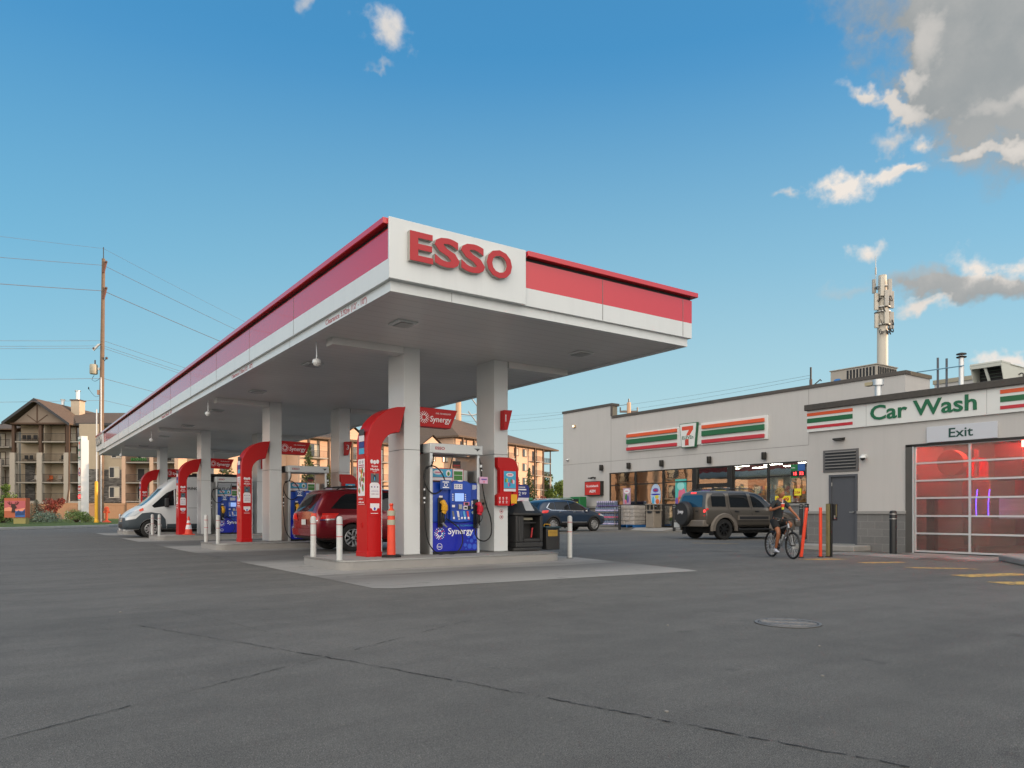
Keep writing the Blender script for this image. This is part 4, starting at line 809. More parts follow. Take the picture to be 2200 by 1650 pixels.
mb = MB(); mb.box((XF+.055-41,26.6-28,1.9), (XF+.065-41,27.3-28,2.35), ADY); mb.box((XF+.055-41,27.7-28,1.9), (XF+.065-41,28.3-28,2.35), ADP); mb.build('door_poster', dr)
# window posters
def poster(name, lab, y, z, hw, hh, parts):
    mb = MB(); N_ = 20; X = XF+.052
    P = [(X, y+hw*math.cos(2*math.pi*i/N_), z+hh*math.sin(2*math.pi*i/N_)) for i in range(N_)] if parts[0] == 'oval' else [(X,y-hw,z-hh),(X,y+hw,z-hh),(X,y+hw,z+hh),(X,y-hw,z+hh)]
    mb.prism(P, (.01,0,0), parts[1])
    for j, (dy, dz, ry, rz_, m) in enumerate(parts[2:]): mb.ball((X, y+dy, z+dz), (.004+.002*j, ry, rz_), m, 12, 6)
    o = mb.build(name, store, True); o['label'] = lab
poster('window_poster', 'drink poster with white bubble lettering', 34.35, 2.05, .34, .55, ['rect', mat('poster_mauve', '#a98fa0', .6), (0,.35,.28,.16,ADW),(0,.35,.2,.04,PINK),(.05,-.1,.12,.28,ADG),(-.1,-.15,.1,.25,ADP),(.1,-.3,.1,.15,PINK)])
poster('window_poster', 'oval snack poster', 31.85, 2.1, .42, .70, ['oval', mat('poster_pale', '#a9bed6', .6), (0,.3,.25,.14,ADP),(0,.3,.18,.07,REDL),(0,.05,.4,.05,BLUED),(-.1,-.1,.16,.12,ADY),(-.15,-.38,.16,.16,ADO),(.2,-.35,.1,.28,SKYB)])
poster('window_poster', 'tall coffee poster in teal and purple', 29.85, 2.2, .42, .80, ['rect', mat('poster_teal', '#4fb0a8', .6), (-.1,-.2,.3,.55,PINK),(0,-.45,.26,.3,ADO),(0,-.45,.12,.14,ADW),(0,.4,.28,.25,mat('poster_mint', '#8fd0cc', .6)),(.3,-.5,.12,.25,ADP)])
mb = MB(); X = XF-.0
mb.box((X+.03,22.55,1.55), (X+.045,23.45,1.90), mat('price_yellow', '#e0cf2a', .5)); mb.text('$7.49', (X+.03,23.38,1.62), (0,-1,0), (0,0,1), .2, REDL, .74, .004, .02); mb.box((X+.03,21.95,1.9), (X+.045,22.33,2.25), mat('price_yellow2', '#e2d22e', .5)); mb.text('2/$4', (X+.03,22.3,2.0), (0,-1,0), (0,0,1), .12, REDL, .3, .004, .01); mb.box((X+.03,21.75,1.98), (X+.045,21.88,2.12), ADO)
o = mb.build('price_sign', store, True); o['label'] = 'yellow price posters in the window'
mb = MB(); X = XF+.04
mb.box((X,22.15,3.14), (X+.02,22.55,3.46), GREEN); mb.box((X,21.75,3.14), (X+.02,22.14,3.46), mat('sign_blue', '#2f5c9c', .5)); mb.box((X,21.75,2.88), (X+.02,22.55,3.13), DARK); mb.box((X,22.15,2.78), (X+.02,22.55,2.87), GREEN)
mb.text('15', (X-.001,22.38,2.93), (0,-1,0), (0,0,1), .15, REDLED, .17, .004, .01); mb.text('32', (X-.001,22.05,2.93), (0,-1,0), (0,0,1), .15, REDLED, .22, .004, .01); mb.text('Lotto', (X-.001,22.5,3.27), (0,-1,0), (0,0,1), .07, WTXT, .2, .004)
mb.build('lottery_display', store, True)
# sign with stripes
t = thing('shop_sign', 'long white striped sign with a 7 emblem above the shop window', 'shop sign', (XF, 29, 5))
mb = MB(); mb.box((XF-.10,29.9,4.86), (XF-.001,34.1,6.05), SIGNW); mb.box((XF-.10,23.8,4.86), (XF-.001,28.2,6.1), SIGNW); mb.box((XF-.09,28.2,4.9), (XF-.001,29.9,6.0), SIGNW); mb.build('backing', t, True, bevel=.01)
for (y0, y1) in ((29.98,34.15),(23.98,28.1)):
    for (z0, z1, m) in ((5.76,5.96,ORG),(5.35,5.64,GRN),(4.94,5.14,CRM)):
        mb = MB(); mb.box((XF-.20,y0,z0), (XF-.10,y1,z1), m); mb.build('stripe', t, True, bevel=.012)
mb = MB(); P = [(28.35,6.18),(29.66,6.18),(29.50,4.78),(28.51,4.78)]; mb.prism([(XF-.26,y,z) for y, z in P], (.155,0,0), mat('emblem_green', '#1c5a3c', .4)); P = [(28.40,6.14),(29.62,6.14),(29.47,4.82),(28.55,4.82)]; mb.prism([(XF-.275,y,z) for y, z in P], (.02,0,0), SIGNW); mb.build('emblem_board', t, True)
mb = MB(); X = XF-.276
P7 = [(29.46,6.0),(28.62,6.0),(28.62,5.80),(28.86,5.52),(28.97,5.20),(28.97,4.92),(29.20,4.92),(29.18,5.25),(29.10,5.55),(28.93,5.78),(29.46,5.78)]
mb.prism([(X,y,z) for y, z in P7], (-.008,0,0), mat('seven_red', '#c8472c', .45)); mb.prism([(X-.009,28.95,5.22),(X-.009,29.22,5.22),(X-.009,29.22,4.90),(X-.009,28.95,4.90)], (-.003,0,0), mat('seven_red2', '#b03a2c', .45)); mb.box((X-.012,28.62,5.26), (X-.009,29.42,5.47), SIGNW); mb.text('ELEVEn', (X-.013,29.44,5.27), (0,-1,0), (0,0,1), .19, GTXT, .84, .004, .02)
mb.build('emblem', t, True)
# wall lamps, bank sign, camera, lights
def wall_lamp(y, label, first=[None]):
    loc = (XF-.001, y, 4.0)
    if first[0]: return dup(first[0], loc, label=label)
    t = thing('wall_lamp', label, 'wall lamp', loc, 0, 'dark downlights above the shop window')
    mb = MB(); mb.lathe([(.11,0),(.13,.05),(.13,.36),(.11,.38)], (-.14,0,-.20), seg=16, m=BRONZE); mb.build('shade', t)
    mb = MB(); mb.box((-.05,-.05,-.06), (0,.05,.06), BRONZE); mb.build('bracket', t); first[0] = t; return t
for y, lb in ((36.55,'dark wall lamp above the red bank sign'),(34.0,'dark wall lamp above the first shop window from the left'),(31.2,'dark wall lamp above the oval window poster'),(27.6,'dark wall lamp above the shop entrance'),(24.0,'dark wall lamp at the right above the Jeep-side window'.replace('Jeep-side','lottery display'))): wall_lamp(y, lb)
t = thing('bank_sign', 'red Scotiabank ABM sign box on the grey wall left of the shop window', 'bank sign', (XF, 37.3, 2.6))
mb = MB(); mb.box((XF-.28,36.45,2.18), (XF-.001,38.05,3.12), BRONZE); mb.build('case', t, True, bevel=.01)
mb = MB(); mb.box((XF-.29,36.50,2.22), (XF-.281,38.0,3.08), mat('bank_red', '#b8261f', .4)); mb.build('face', t, True)
mb = MB(); mb.text('Scotiabank', (XF-.291,37.85,2.74), (0,-1,0), (0,0,1), .16, WTXT, 1.2, .004, .01); mb.text('ABM', (XF-.291,37.55,2.37), (0,-1,0), (0,0,1), .20, WTXT, .6, .004, .01); mb.build('lettering', t, True)
t = thing('sign_lamp', 'small arm lamp reaching over the red bank sign', 'lamp', (XF, 37.3, 3.35))
mb = MB(); mb.box((-.05,-.06,-.06), (0,.06,.06), BRONZE); mb.tube([(0,0,0),(-.2,0,.06),(-.34,0,.02)], .02, 8, BRONZE); mb.build('arm', t); mb = MB(); mb.lathe([(.03,0),(.09,-.1),(.09,-.13)], (-.36,0,.05), seg=12, m=BRONZE); mb.box((-.4,-.28,-.05), (-.3,.28,.02), BRONZE); mb.build('shade', t)
def cam_dome(nm, loc, label):
    t = thing('wall_camera', label, 'security camera', loc); mb = MB(); mb.lathe([(.07,0),(.09,-.03),(.09,-.06)], (-.11,0,0), seg=14, m=WHITE2); mb.box((-.10,-.04,-.02), (0,.04,.04), WHITE2); mb.build('mount', t); mb = MB(); mb.ball((-.11,0,-.07), .06, DARK); mb.build('dome', t)
cam_dome('c', (XF, 40.1, 4.75), 'small dome camera near the left corner of the store'); 
t = thing('wall_light', 'small square amber wall light high on the left part of the store', 'wall light', (XF, 39.4, 7.0)); mb = MB(); mb.box((-.14,-.12,-.1), (0,.12,.08), mat('lamp_case', '#b39a78', .5)); mb.build('case', t, bevel=.01); mb = MB(); mb.box((-.15,-.09,-.07), (-.141,.09,.05), mat('lamp_glow', '#ffe9c4', .4, emis=((1,.8,.5),1.2))); mb.build('lens', t)
# rooftop plant on the store
t = thing('rooftop_unit', 'long grey rooftop air conditioner with vertical grilles on the store', 'air conditioner', (36.8, 21.2, 6.4))
HV = mat('hvac_grey', '#a29b90', .55, noise=(3, .05)); mb = MB(); mb.box((-1.2,-1.7,0), (.7,.75,1.93), HV); mb.box((-1.25,-1.75,1.93), (.75,.8,1.98), HV); mb.build('case', t, bevel=.01)
mb = MB()
for i in range(9): mb.box((-1.215,-1.6+.17*i,1.3), (-1.201,-1.5+.17*i,1.85), DARK)
for i in range(11): mb.box((-1.1+.16*i,-1.715,1.3), (-1.0+.16*i,-1.701,1.85), DARK)
mb.build('grille', t)
mb = MB(); mb.ball((-1.203,.38,1.45), (.006,.20,.07), mat('badge_blue', '#2f74b8', .5), 14, 6); mb.build('badge', t)

# ================================================================ car wash
XC = 19.65
wash = thing('car_wash', 'grey car wash building with a striped fascia and a translucent exit door', 'car wash', (26, 4, 0))
D0, D1, DZ = 6.02, 9.78, 2.76
mb = MB(); 
def wb(y0, y1, z0, z1, m=STUCCO, x0=XC, x1=XC+.3): mb.box((x0,y0,z0), (x1,y1,z1), m)
wb(9.98, 11.30, 1.09, 3.2); wb(12.15, 12.80, 1.09, 3.2); wb(11.30, 12.15, 2.12, 3.2); wb(9.98, 12.80, 3.2, 4.02); wb(5.8, 9.98, DZ+.02, 4.02); wb(-9, 5.8, 0, 4.02)
mb.box((XC+.3,12.5,0), (XC+13.3,12.80,4.02), STUCCO); mb.box((XC+13.0,-9,0), (XC+13.3,12.5,4.02), STUCCO); mb.box((XC+.3,-9,0), (XC+13.0,-8.7,4.02), STUCCO); mb.build('wall', wash, True)
mb = MB(); wb(9.98, 11.30, 0, 1.01, BLK.m, XC-.03); mb.build('base_wall', wash, True); mb = MB(); wb(12.15, 12.85, 0, 1.01, BLK.m, XC-.03); mb.build('base_wall', wash, True)
for q_ in ((9.96,11.30),(12.15,12.88)): mb = MB(); mb.box((XC-.07,q_[0],1.01), (XC+.0,q_[1],1.09), LEDGE); mb.build('ledge', wash, True, bevel=.005)
mb = MB(); mb.box((XC-.16,-9.1,4.02), (XC+.3,12.86,4.19), mat('coping_dark', '#45413c', .7, noise=(12, .25), bump=(60, .5))); mb.box((XC+.3,12.4,4.02), (XC+13.3,12.86,4.19), COPING); mb.box((XC+.3,-9.1,4.02), (XC+13.3,-8.7,4.19), COPING); mb.build('coping', wash, True, bevel=.01)
mb = MB(); mb.box((XC+.3,-8.7,3.7), (XC+13,12.4,3.78), mat('membrane', '#6a6862', .9)); mb.build('roof', wash, True)
# pale fascia board with stripes and lettering
mb = MB(); mb.box((XC-.07,-3,3.40), (XC-.001,12.82,4.02), SIGNW); mb.build('fascia_board', wash, True)
mb = MB()
for y in (11.02, 8.02): mb.box((XC-.072,y,3.41), (XC-.07,y+.006,4.01), SEAM)
mb.build('board_joint', wash, True)
for (y0, y1) in ((11.41,12.81),(5.2,7.73)):
    for (z0, z1, m) in ((3.86,3.95,ORG),(3.66,3.79,GRN),(3.49,3.57,CRM)): mb = MB(); mb.box((XC-.082,y0,z0), (XC-.071,y1,z1), m); mb.build('stripe', wash, True)
mb = MB(); mb.text('Car Wash', (XC-.071,10.90,3.56), (0,-1,0), (0,0,1), .40, mat('wash_green', '#17603f', .45), 2.66, .02, .018); mb.build('lettering', wash, True)
t = thing('exit_sign', 'pale rectangular Exit sign above the car wash door', 'exit sign', (XC, 8.6, 3.03)); mb = MB(); mb.box((-.06,-.80,-.20), (-.001,.83,.20), mat('exit_panel', '#b9bdc4', .4)); mb.build('panel', t, bevel=.006)
mb = MB(); mb.text('Exit', (-.061,.29,-.10), (0,-1,0), (0,0,1), .235, mat('exit_green', '#123f38', .45), .56, .006, .012); mb.build('lettering', t)
# louvre, lamp, camera, service door
mb = MB(); mb.box((XC-.03,11.27,2.20), (XC-.001,12.33,2.83), mat('louvre_grey', '#5d5c5c', .5)); lv = mb.build('louvre', wash, True, bevel=.004)
mb = MB()
for i in range(6): z = 2.27+.087*i; mb.prism([(XC-.045-26,11.34-4,z),(XC-.032-26,11.34-4,z+.055),(XC-.030-26,11.34-4,z+.055),(XC-.031-26,11.34-4,z)], (0,.92,0), DARK)
mb.build('slat', lv)
mb = MB()
for i in range(6): z = 2.325+.087*i; mb.prism([(XC-.031-26,11.34-4,z),(XC-.055-26,11.34-4,z-.012),(XC-.055-26,11.34-4,z+.006),(XC-.031-26,11.34-4,z+.02)], (0,.92,0), mat('louvre_blade', '#777674', .5))
mb.build('blade', lv)
t = thing('door_light', 'flat dark floodlight above the louvre of the car wash', 'wall light', (XC, 11.82, 3.12)); mb = MB(); mb.prism([(-.001,-.15,.045),(-.16,-.15,.02),(-.16,-.15,-.01),(-.02,-.15,-.04)], (0,.30,0), BRONZE); mb.build('housing', t, bevel=.005); mb = MB(); mb.box((-.14,-.12,-.02), (-.06,.12,-.012), LENS); mb.build('lens', t)
cam_dome('c', (XC, 11.1, 2.60), 'small white dome camera right of the louvre on the car wash')
mb = MB(); DG = mat('door_grey', '#4c4f55', .45, noise=(3, .04)); mb.box((XC-.035,12.09,.15), (XC+.1,12.15,2.12), DG); mb.box((XC-.035,11.30,.15), (XC+.1,11.36,2.12), DG); mb.box((XC-.035,11.36,2.06), (XC+.1,12.09,2.12), DG); mb.box((XC+.02,11.36,.17), (XC+.06,12.09,2.06), DG); sd_ = mb.build('service_door', wash, True)
mb = MB(); mb.cyl((XC-.0-26,11.42-4,1.06), (XC-.05-26,11.42-4,1.06), .02, seg=10, m=STEEL); mb.box((XC-.06-26,11.41-4,1.05), (XC-.045-26,11.52-4,1.07), STEEL); mb.build('handle', sd_)
mb = MB(); mb.box((XC-.04-26,11.36-4,.15), (XC+.1-26,12.09-4,.172), STEEL); mb.build('threshold', sd_)
mb = MB()
for z in (.4, 1.1, 1.8): mb.cyl((XC+.005-26,12.08-4,z), (XC+.005-26,12.08-4,z+.1), .012, seg=8, m=STEEL)
mb.build('hinge', sd_)
# sectional exit door
mb = MB(); mb.box((XC-.03,9.80,0), (XC+.2,9.98,DZ+.03), mat('jamb', '#4a4845', .6, noise=(4, .1))); mb.box((XC-.03,5.8,DZ), (XC+.2,9.98,DZ+.06), BRONZE); mb.box((XC-.04,9.775,0), (XC-.0,9.80,DZ), ALU); mb.build('door_frame', wash, True)
g = NT('polycarbonate'); tl = g.n('ShaderNodeBsdfTranslucent', {'Color': (.62,.60,.56,1)}); tp = g.n('ShaderNodeBsdfTransparent', {'Color': (.80,.78,.76,1)}); gs = g.n('ShaderNodeBsdfGlossy', {'Roughness': .25, 'Color': (.6,.6,.6,1)}); df = g.n('ShaderNodeBsdfDiffuse', {'Color': (.20,.19,.18,1)})
tcn = g.n('ShaderNodeTexCoord').outputs['Object']; sx = g.n('ShaderNodeSeparateXYZ', {0: tcn}); ln = g.math('SINE', g.math('MULTIPLY', sx.outputs[2], 260)); sm = g.noise(g.n('ShaderNodeMapping', {'Vector': tcn, 'Scale': (1,.6,5)}).outputs[0], 1.5, 5, .6)
rf = g.n('ShaderNodeBsdfRefraction', {'Roughness': .08, 'IOR': 1.01, 'Color': (.86,.84,.82,1)})
def mxs(a, b, f):
    m_ = g.n('ShaderNodeMixShader'); g.link(a.outputs[0], m_.inputs[1]); g.link(b.outputs[0], m_.inputs[2])
    if isinstance(f, float): m_.inputs[0].default_value = f
    else: g.link(f, m_.inputs[0])
    return m_
s1 = mxs(rf, df, g.math('MULTIPLY_ADD', g.ramp(sm, .3, .7, 0, 1), .16, g.math('MULTIPLY_ADD', ln, .04, .12))); s2 = mxs(s1, tl, .06); s3 = mxs(s2, gs, .03); g.link(s3.outputs[0], g.out.inputs[0]); POLY = g.m
exitd = None
mb = MB(); rows = [.05, .51, .96, 1.42, 1.87, 2.32, DZ]
for z in rows: mb.box((XC+.03,D0,z-.022), (XC+.08,D1,z+.022), ALU)
for y in (D0, 7.12, 8.42, D1-.045): mb.box((XC+.025,y,.03), (XC+.085,y+.05,DZ), ALU)
exitd = mb.build('exit_door', wash, True)
for i in range(6):
    mb = MB(); mb.box((XC+.05-26,D0+.05-4,rows[i]+.022), (XC+.06-26,D1-.05-4,rows[i+1]-.022), POLY); mb.build('pane', exitd)
mb = MB(); mb.box((XC+.02-26,D0-4,.0), (XC+.09-26,D1-4,.028), BLACK); mb.build('bottom_seal', exitd)
# inside the wash bay
mb = MB(); BW = mat('bay_wall', '#6f6a64', .5); mb.box((XC+.3,D0-.6,0), (XC+9,D0-.4,3.6), BW); mb.box((XC+.3,D1+.35,0), (XC+9,D1+.5,3.6), BW); mb.box((XC+9,D0-.6,0), (XC+9.2,D1+.5,3.6), BW); mb.box((XC+.3,D0-.4,3.3), (XC+9,D1+.35,3.4), BW); mb.box((XC+.3,D0-.4,.0), (XC+9,D1+.35,.02), mat('bay_floor', '#55524e', .3)); mb.build('bay', wash, True)
BR = mat('brush_red', '#b0182a', .8); BD = mat('brush_dark', '#5a1622', .8); BGY = mat('brush_grey', '#97927c', .8)
mb = MB(); mb.lathe([(.30,0),(.34,.3),(.34,2.0),(.28,2.2)], (XC+2.0,6.75,.2), seg=20, m=BR); mb.cyl((XC+2,6.75,0), (XC+2,6.75,2.7), .06, m=STEEL); mb.build('wash_brush', wash, True)
mb = MB(); mb.lathe([(.2,0),(.24,.3),(.24,1.9),(.2,2.1)], (XC+1.1,6.35,.15), seg=20, m=BR); mb.cyl((XC+1.1,6.35,0), (XC+1.1,6.35,2.7), .05, m=STEEL); mb.build('wash_brush', wash, True)
mb = MB(); mb.lathe([(.22,0),(.26,.3),(.26,2.2),(.2,2.4)], (XC+2.6,9.35,.15), seg=20, m=BR); mb.build('wash_brush', wash, True)
mb = MB(); mb.lathe([(.28,0),(.32,.3),(.32,1.6),(.26,1.8)], (XC+1.6,8.95,.2), seg=20, m=BGY); mb.cyl((XC+1.6,8.95,0), (XC+1.6,8.95,2.7), .06, m=STEEL); mb.build('wash_brush', wash, True)
mb = MB(); mb.lathe([(.2,0),(.22,.3),(.22,1.6),(.2,1.8)], (XC+2.2,8.05,.2), seg=20, m=BD); mb.build('wash_brush', wash, True)
mb = MB(); mb.lathe([(.12,0),(.33,0),(.33,.3),(.12,.3)], (XC+.9,9.3,2.35), (1,0,0), 24, BGY); mb.build('dryer_fan', wash, True)
mb = MB(); mb.lathe([(.12,0),(.33,0),(.33,.3),(.12,.3)], (XC+.9,6.95,2.2), (1,0,0), 24, DARK); mb.build('dryer_fan', wash, True)
mb = MB(); mb.box((XC+.8,7.6,1.85), (XC+1.3,8.2,2.75), mat('dryer_box', '#6e675c', .6)); mb.box((XC+.8,7.45,.9), (XC+1.1,8.1,1.4), ADW); mb.build('dryer_box', wash, True)
mb = MB(); mb.box((XC+.9,7.05,1.4), (XC+1.5,7.6,2.3), mat('arm_grey', '#5a5a58', .6)); mb.box((XC+.5,9.5,0), (XC+.7,9.7,1.42), DARK); mb.build('machine_arm', wash, True)
RL = mat('red_lamp', '#ff2018', .5, emis=((1,.05,.04), 46)); mb = MB(); mb.box((XC+.5,7.35,2.62), (XC+.6,7.50,2.95), RL); mb.box((XC+1.2,8.6,3.15), (XC+1.5,9.7,3.25), RL); mb.box((XC+2.4,6.2,3.1), (XC+2.6,7.3,3.2), RL); mb.build('red_lamp', wash, True)
mb = MB(); BLM = mat('blue_tube', '#3020ff', .5, emis=((.10,.05,1), 7)); mb.tube([(XC+.5,8.49,.95),(XC+.5,8.5,1.3),(XC+.5,8.47,1.62)], .009, 6, BLM); mb.tube([(XC+.5,8.22,.95),(XC+.5,8.22,1.3),(XC+.5,8.19,1.62)], .009, 6, BLM); mb.build('blue_tube', wash, True)
mb = MB(); mb.box((XC+1.1,6.3,3.2), (XC+1.3,7.2,3.24), RL); mb.box((XC+.9,8.7,3.2), (XC+1.0,9.7,3.24), RL); mb.build('red_lamp', wash, True)
mb = MB(); mb.box((XC+3,6.5,3.24), (XC+3.3,9.3,3.28), mat('bay_tube', '#ffffff', .5, emis=((1,.9,.75), 12))); mb.box((XC+6,6.5,3.24), (XC+6.3,9.3,3.28), MC['bay_tube']); mb.build('bay_tube', wash, True)
# plant on the wash roof
t = thing('flue_pipe', 'short steel flue with square cap above the car wash fascia', 'flue pipe', (23.5, 12.75, 3.7)[:2]+(3.78,)); t.location = (21.5, 11.74, 3.78)
mb = MB(); mb.cyl((0,0,0), (0,0,1.1), .09, seg=14, m=ALU); mb.build('pipe', t); mb = MB(); mb.lathe([(.13,0),(.15,0),(.15,.17),(.13,.17)], (0,0,1.03), seg=14, m=ALU); mb.box((-.1,.12,1.05), (.1,.36,1.15), mat('tag_sand', '#a3997c', .6)); mb.build('cap', t)
for (x, y, zt, r, lb) in ((25,11.68,6.04,.035,'thin dark vent pipe, left of a close pair on the roof'), (25,11.41,5.97,.035,'thin dark vent pipe, right of a close pair on the roof')):
    t = thing('vent_pipe', lb, 'vent pipe', (x, y, 3.78), 0, 'thin dark vent pipes'); mb = MB(); mb.tube([(0,.12,0),(0,0,.5),(0,0,zt-3.78)], r, 8, mat('pipe_slate', '#4b5058', .5)); mb.build('pipe', t)
t = thing('chimney_pipe', 'grey metal chimney with ringed cap on the car wash roof', 'chimney pipe', (25, 10.97, 3.78)); mb = MB(); mb.cyl((0,0,0), (0,0,2.2), .075, seg=14, m=ALU); mb.build('pipe', t)
mb = MB(); mb.lathe([(.14,0),(.15,.03),(.08,.05)], (0,0,2.14), seg=14, m=BRONZE); mb.lathe([(.15,0),(.14,.03),(.03,.06)], (0,0,2.24), seg=14, m=BRONZE); mb.build('cap', t)
t = thing('conduit', 'pale blue conduit running between the roof pipes', 'conduit', (24.9, 12.0, 5.6)); mb = MB(); mb.tube([(0,.3,.06),(0,-1.15,.04)], .018, 6, mat('conduit_blue', '#6c93a8', .5)); mb.build('pipe', t)
t = thing('rooftop_cabinet', 'low stucco rooftop housing behind the vent pipes', 'roof housing', (28.4, 12.6, 3.78)); mb = MB(); mb.box((-.4,-.9,0), (.9,.6,1.9), STUCCO); mb.build('case', t); mb = MB(); mb.box((-.44,-.94,1.9), (.94,.64,2.05), SHEET); mb.build('cap', t)
t = thing('rooftop_hood', 'pale rooftop ventilation unit with an open slanted intake hood', 'roof ventilator', (27.5, 10.68, 3.78))
HW = mat('hood_white', '#c3c6bd', .5, noise=(2, .04)); mb = MB(); mb.box((-.85,-.43,0), (2.2,.44,2.0), HW); mb.box((-.9,-.46,2.0), (2.25,.47,2.03), HW); mb.build('case', t, bevel=.008)
for y in (-.45, .43):
    mb = MB(); mb.prism([(-.85,y,2.0),(-1.5,y,2.02),(-1.52,y,1.94),(-1.1,y,.9),(-.85,y,.9)], (0,.02,0), HW); mb.build('hood_cheek', t)
mb = MB(); mb.prism([(-.85,-.46,2.0),(-1.52,-.46,2.01),(-1.52,-.46,2.06),(-.85,-.46,2.05)], (0,.93,0), HW); mb.prism([(-1.52,-.46,2.0),(-1.50,-.46,1.90),(-1.47,-.46,1.90),(-1.49,-.46,2.0)], (0,.93,0), HW); mb.build('hood_top', t)
mb = MB(); mb.prism([(-1.44,.1,1.93),(-1.44,.02,1.93),(-1.06,-.12,.92),(-1.06,-.04,.92)], (.03,0,0), HW); mb.build('strut', t)
mb = MB(); mb.box((-.90,-.42,.9), (-.86,.42,1.98), DARK)
for i in range(9): mb.box((-.93,-.41,.98+.11*i), (-.90,.41,1.0+.11*i), mat('filter_green', '#4d5a50', .5))
mb.build('filter_bank', t)
for x in (-.2, .4, 1.0): mb = MB(); mb.tube([(x,-.44,1.75),(x,-.52,1.78),(x+.12,-.52,1.78),(x+.14,-.52,1.6)], .02, 6, DARK); mb.build('latch', t)
# ================================================================ vehicles
def bake(o):
    bpy.context.view_layer.update(); me = bpy.data.meshes.new_from_object(o.evaluated_get(bpy.context.evaluated_depsgraph_get())); return me
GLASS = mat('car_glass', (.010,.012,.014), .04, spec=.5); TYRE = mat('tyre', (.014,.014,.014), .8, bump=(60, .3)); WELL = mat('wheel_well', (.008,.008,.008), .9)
RIM = mat('alloy', '#b9babb', .3, .7); RIMD = mat('dark_alloy', (.03,.03,.03), .35, .5); CHROME = mat('chrome', '#d5d6d8', .12, 1.0); TAIL = mat('tail_lens', '#d8221c', .12, coat=.6); TAILON = mat('tail_lit', '#e01818', .2, emis=((1,.04,.04), 1.6)); HEADL = mat('head_lens', '#9aa4ac', .06, coat=1); TRIM = mat('trim_black', (.02,.02,.022), .55); PLATE = mat('plate', '#c9c9c4', .5)
class Car:
    def __init__(s, name, label, cat, loc, rz, S, stations, paint, axles, wr, ww, tr, group=None):
        s.t = thing(name, label, cat, loc, rz, group); s.S = S; s.wr = wr
        mb = MB(); n = 10; rows = []
        for (x, zlo, zb, zt, wb_, wt) in stations:
            wt = min(wt+.07, wb_-.10)
            h = [(0,zlo),(wb_-.15,zlo),(wb_-.03,zlo+.07),(wb_,(zlo+zb)/2),(wb_-.012,zb-.06),(wb_-.05,zb),(wt+(wb_-.05-wt)*.45,zb+(zt-zb)*.5),(wt,zt-.07),(wt-.14,zt-.005),(0,zt+.02)]
            rows.append([(x,-y,z) for y, z in h]+[(x,y,z) for y, z in h[::-1]][1:-1])
        m = len(rows[0]); V = [p for r in rows for p in r]
        F = [[i*m+k, i*m+(k+1) % m, (i+1)*m+(k+1) % m, (i+1)*m+k] for i in range(len(rows)-1) for k in range(m)]+[list(range(m))[::-1], [(len(rows)-1)*m+k for k in range(m)]]
        mb.add(V, F, paint); o = mb.build('tmp', ang=180); b = o.modifiers.new('s', 'SUBSURF'); b.levels = b.render_levels = 2
        me = bake(o); s.solid = me; bpy.data.objects.remove(o)
        bm = bmesh.new(); bm.from_mesh(me); s.bvh = BVHTree.FromBMesh(bm); bm.free()
        o = bpy.data.objects.new('body', me); col.objects.link(o); me.materials.append(WELL)
        cs = []
        for ax in axles:
            c = MB(); c.cyl((ax,-1.4,wr*.97), (ax,1.4,wr*.97), wr+.055, seg=36, m=WELL); c.box((0,0,-5),(0.01,.01,-4.99),WELL) if False else None
            co = c.build('cut'); md = o.modifiers.new('b', 'BOOLEAN'); md.operation = 'DIFFERENCE'; md.object = co; md.solver = 'EXACT'; md.material_mode = 'TRANSFER'; cs.append(co)
        me2 = bake(o); bpy.data.objects.remove(o)
        for c in cs: bpy.data.objects.remove(c)
        me2.polygons.foreach_set('use_smooth', [True]*len(me2.polygons)); me2.set_sharp_from_angle(angle=R(42))
        o = bpy.data.objects.new('body', me2); col.objects.link(o); o.parent = s.t; o.scale = (S,S,S); s.body = o
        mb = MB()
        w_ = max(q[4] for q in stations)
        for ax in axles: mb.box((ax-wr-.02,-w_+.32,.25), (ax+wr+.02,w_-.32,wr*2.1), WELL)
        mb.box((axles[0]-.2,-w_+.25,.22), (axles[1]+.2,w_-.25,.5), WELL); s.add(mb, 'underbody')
    def add(s, mb, name, parent=None, label=None, **k):
        mb.v = [v*s.S for v in mb.v]; o = mb.build(name, parent or s.t, **k)
        if label: o['label'] = label
        return o
    def hit(s, p, d):
        r = s.bvh.ray_cast(Vector(p), Vector(d)); return r[0], r[1]
    def decal(s, mb, poly, side, m, off=.006, res=.09, back=0.):
        """lay a polygon on the body: side 'L','R' polygons in (x,z); 'F','B' in (y,z)"""
        bm = bmesh.new(); vs = [bm.verts.new((p[0], p[1], 0)) for p in poly]; bm.faces.new(vs); bmesh.ops.triangulate(bm, faces=bm.faces[:])
        for _ in range(5):
            es = [e for e in bm.edges if e.calc_length() > res]
            if not es: break
            bmesh.ops.subdivide_edges(bm, edges=es, cuts=1); bmesh.ops.triangulate(bm, faces=bm.faces[:])
        bm.verts.index_update(); V = []
        for v in bm.verts:
            a, b = v.co.x, v.co.y
            o, d = {'L': ((a,4,b),(0,-1,0)), 'R': ((a,-4,b),(0,1,0)), 'F': ((6,a,b),(-1,0,0)), 'B': ((-6,a,b),(1,0,0)), 'T': ((a,b,5),(0,0,-1))}[side]
            h, nr = s.hit(o, d)
            if h is None: h, nr = Vector(o)+Vector(d)*4, -Vector(d)
            V.append(h-Vector(d)*off)
        D = Vector({'L': (0,-1,0), 'R': (0,1,0), 'F': (-1,0,0), 'B': (1,0,0), 'T': (0,0,-1)}[side])
        F = []
        for f in bm.faces:
            ids = [v.index for v in f.verts]; nn_ = (V[ids[1]]-V[ids[0]]).cross(V[ids[2]]-V[ids[0]])
            F.append(ids if nn_.dot(D) < 0 else ids[::-1])
        bm.free(); mb.add(V, F, m); return mb
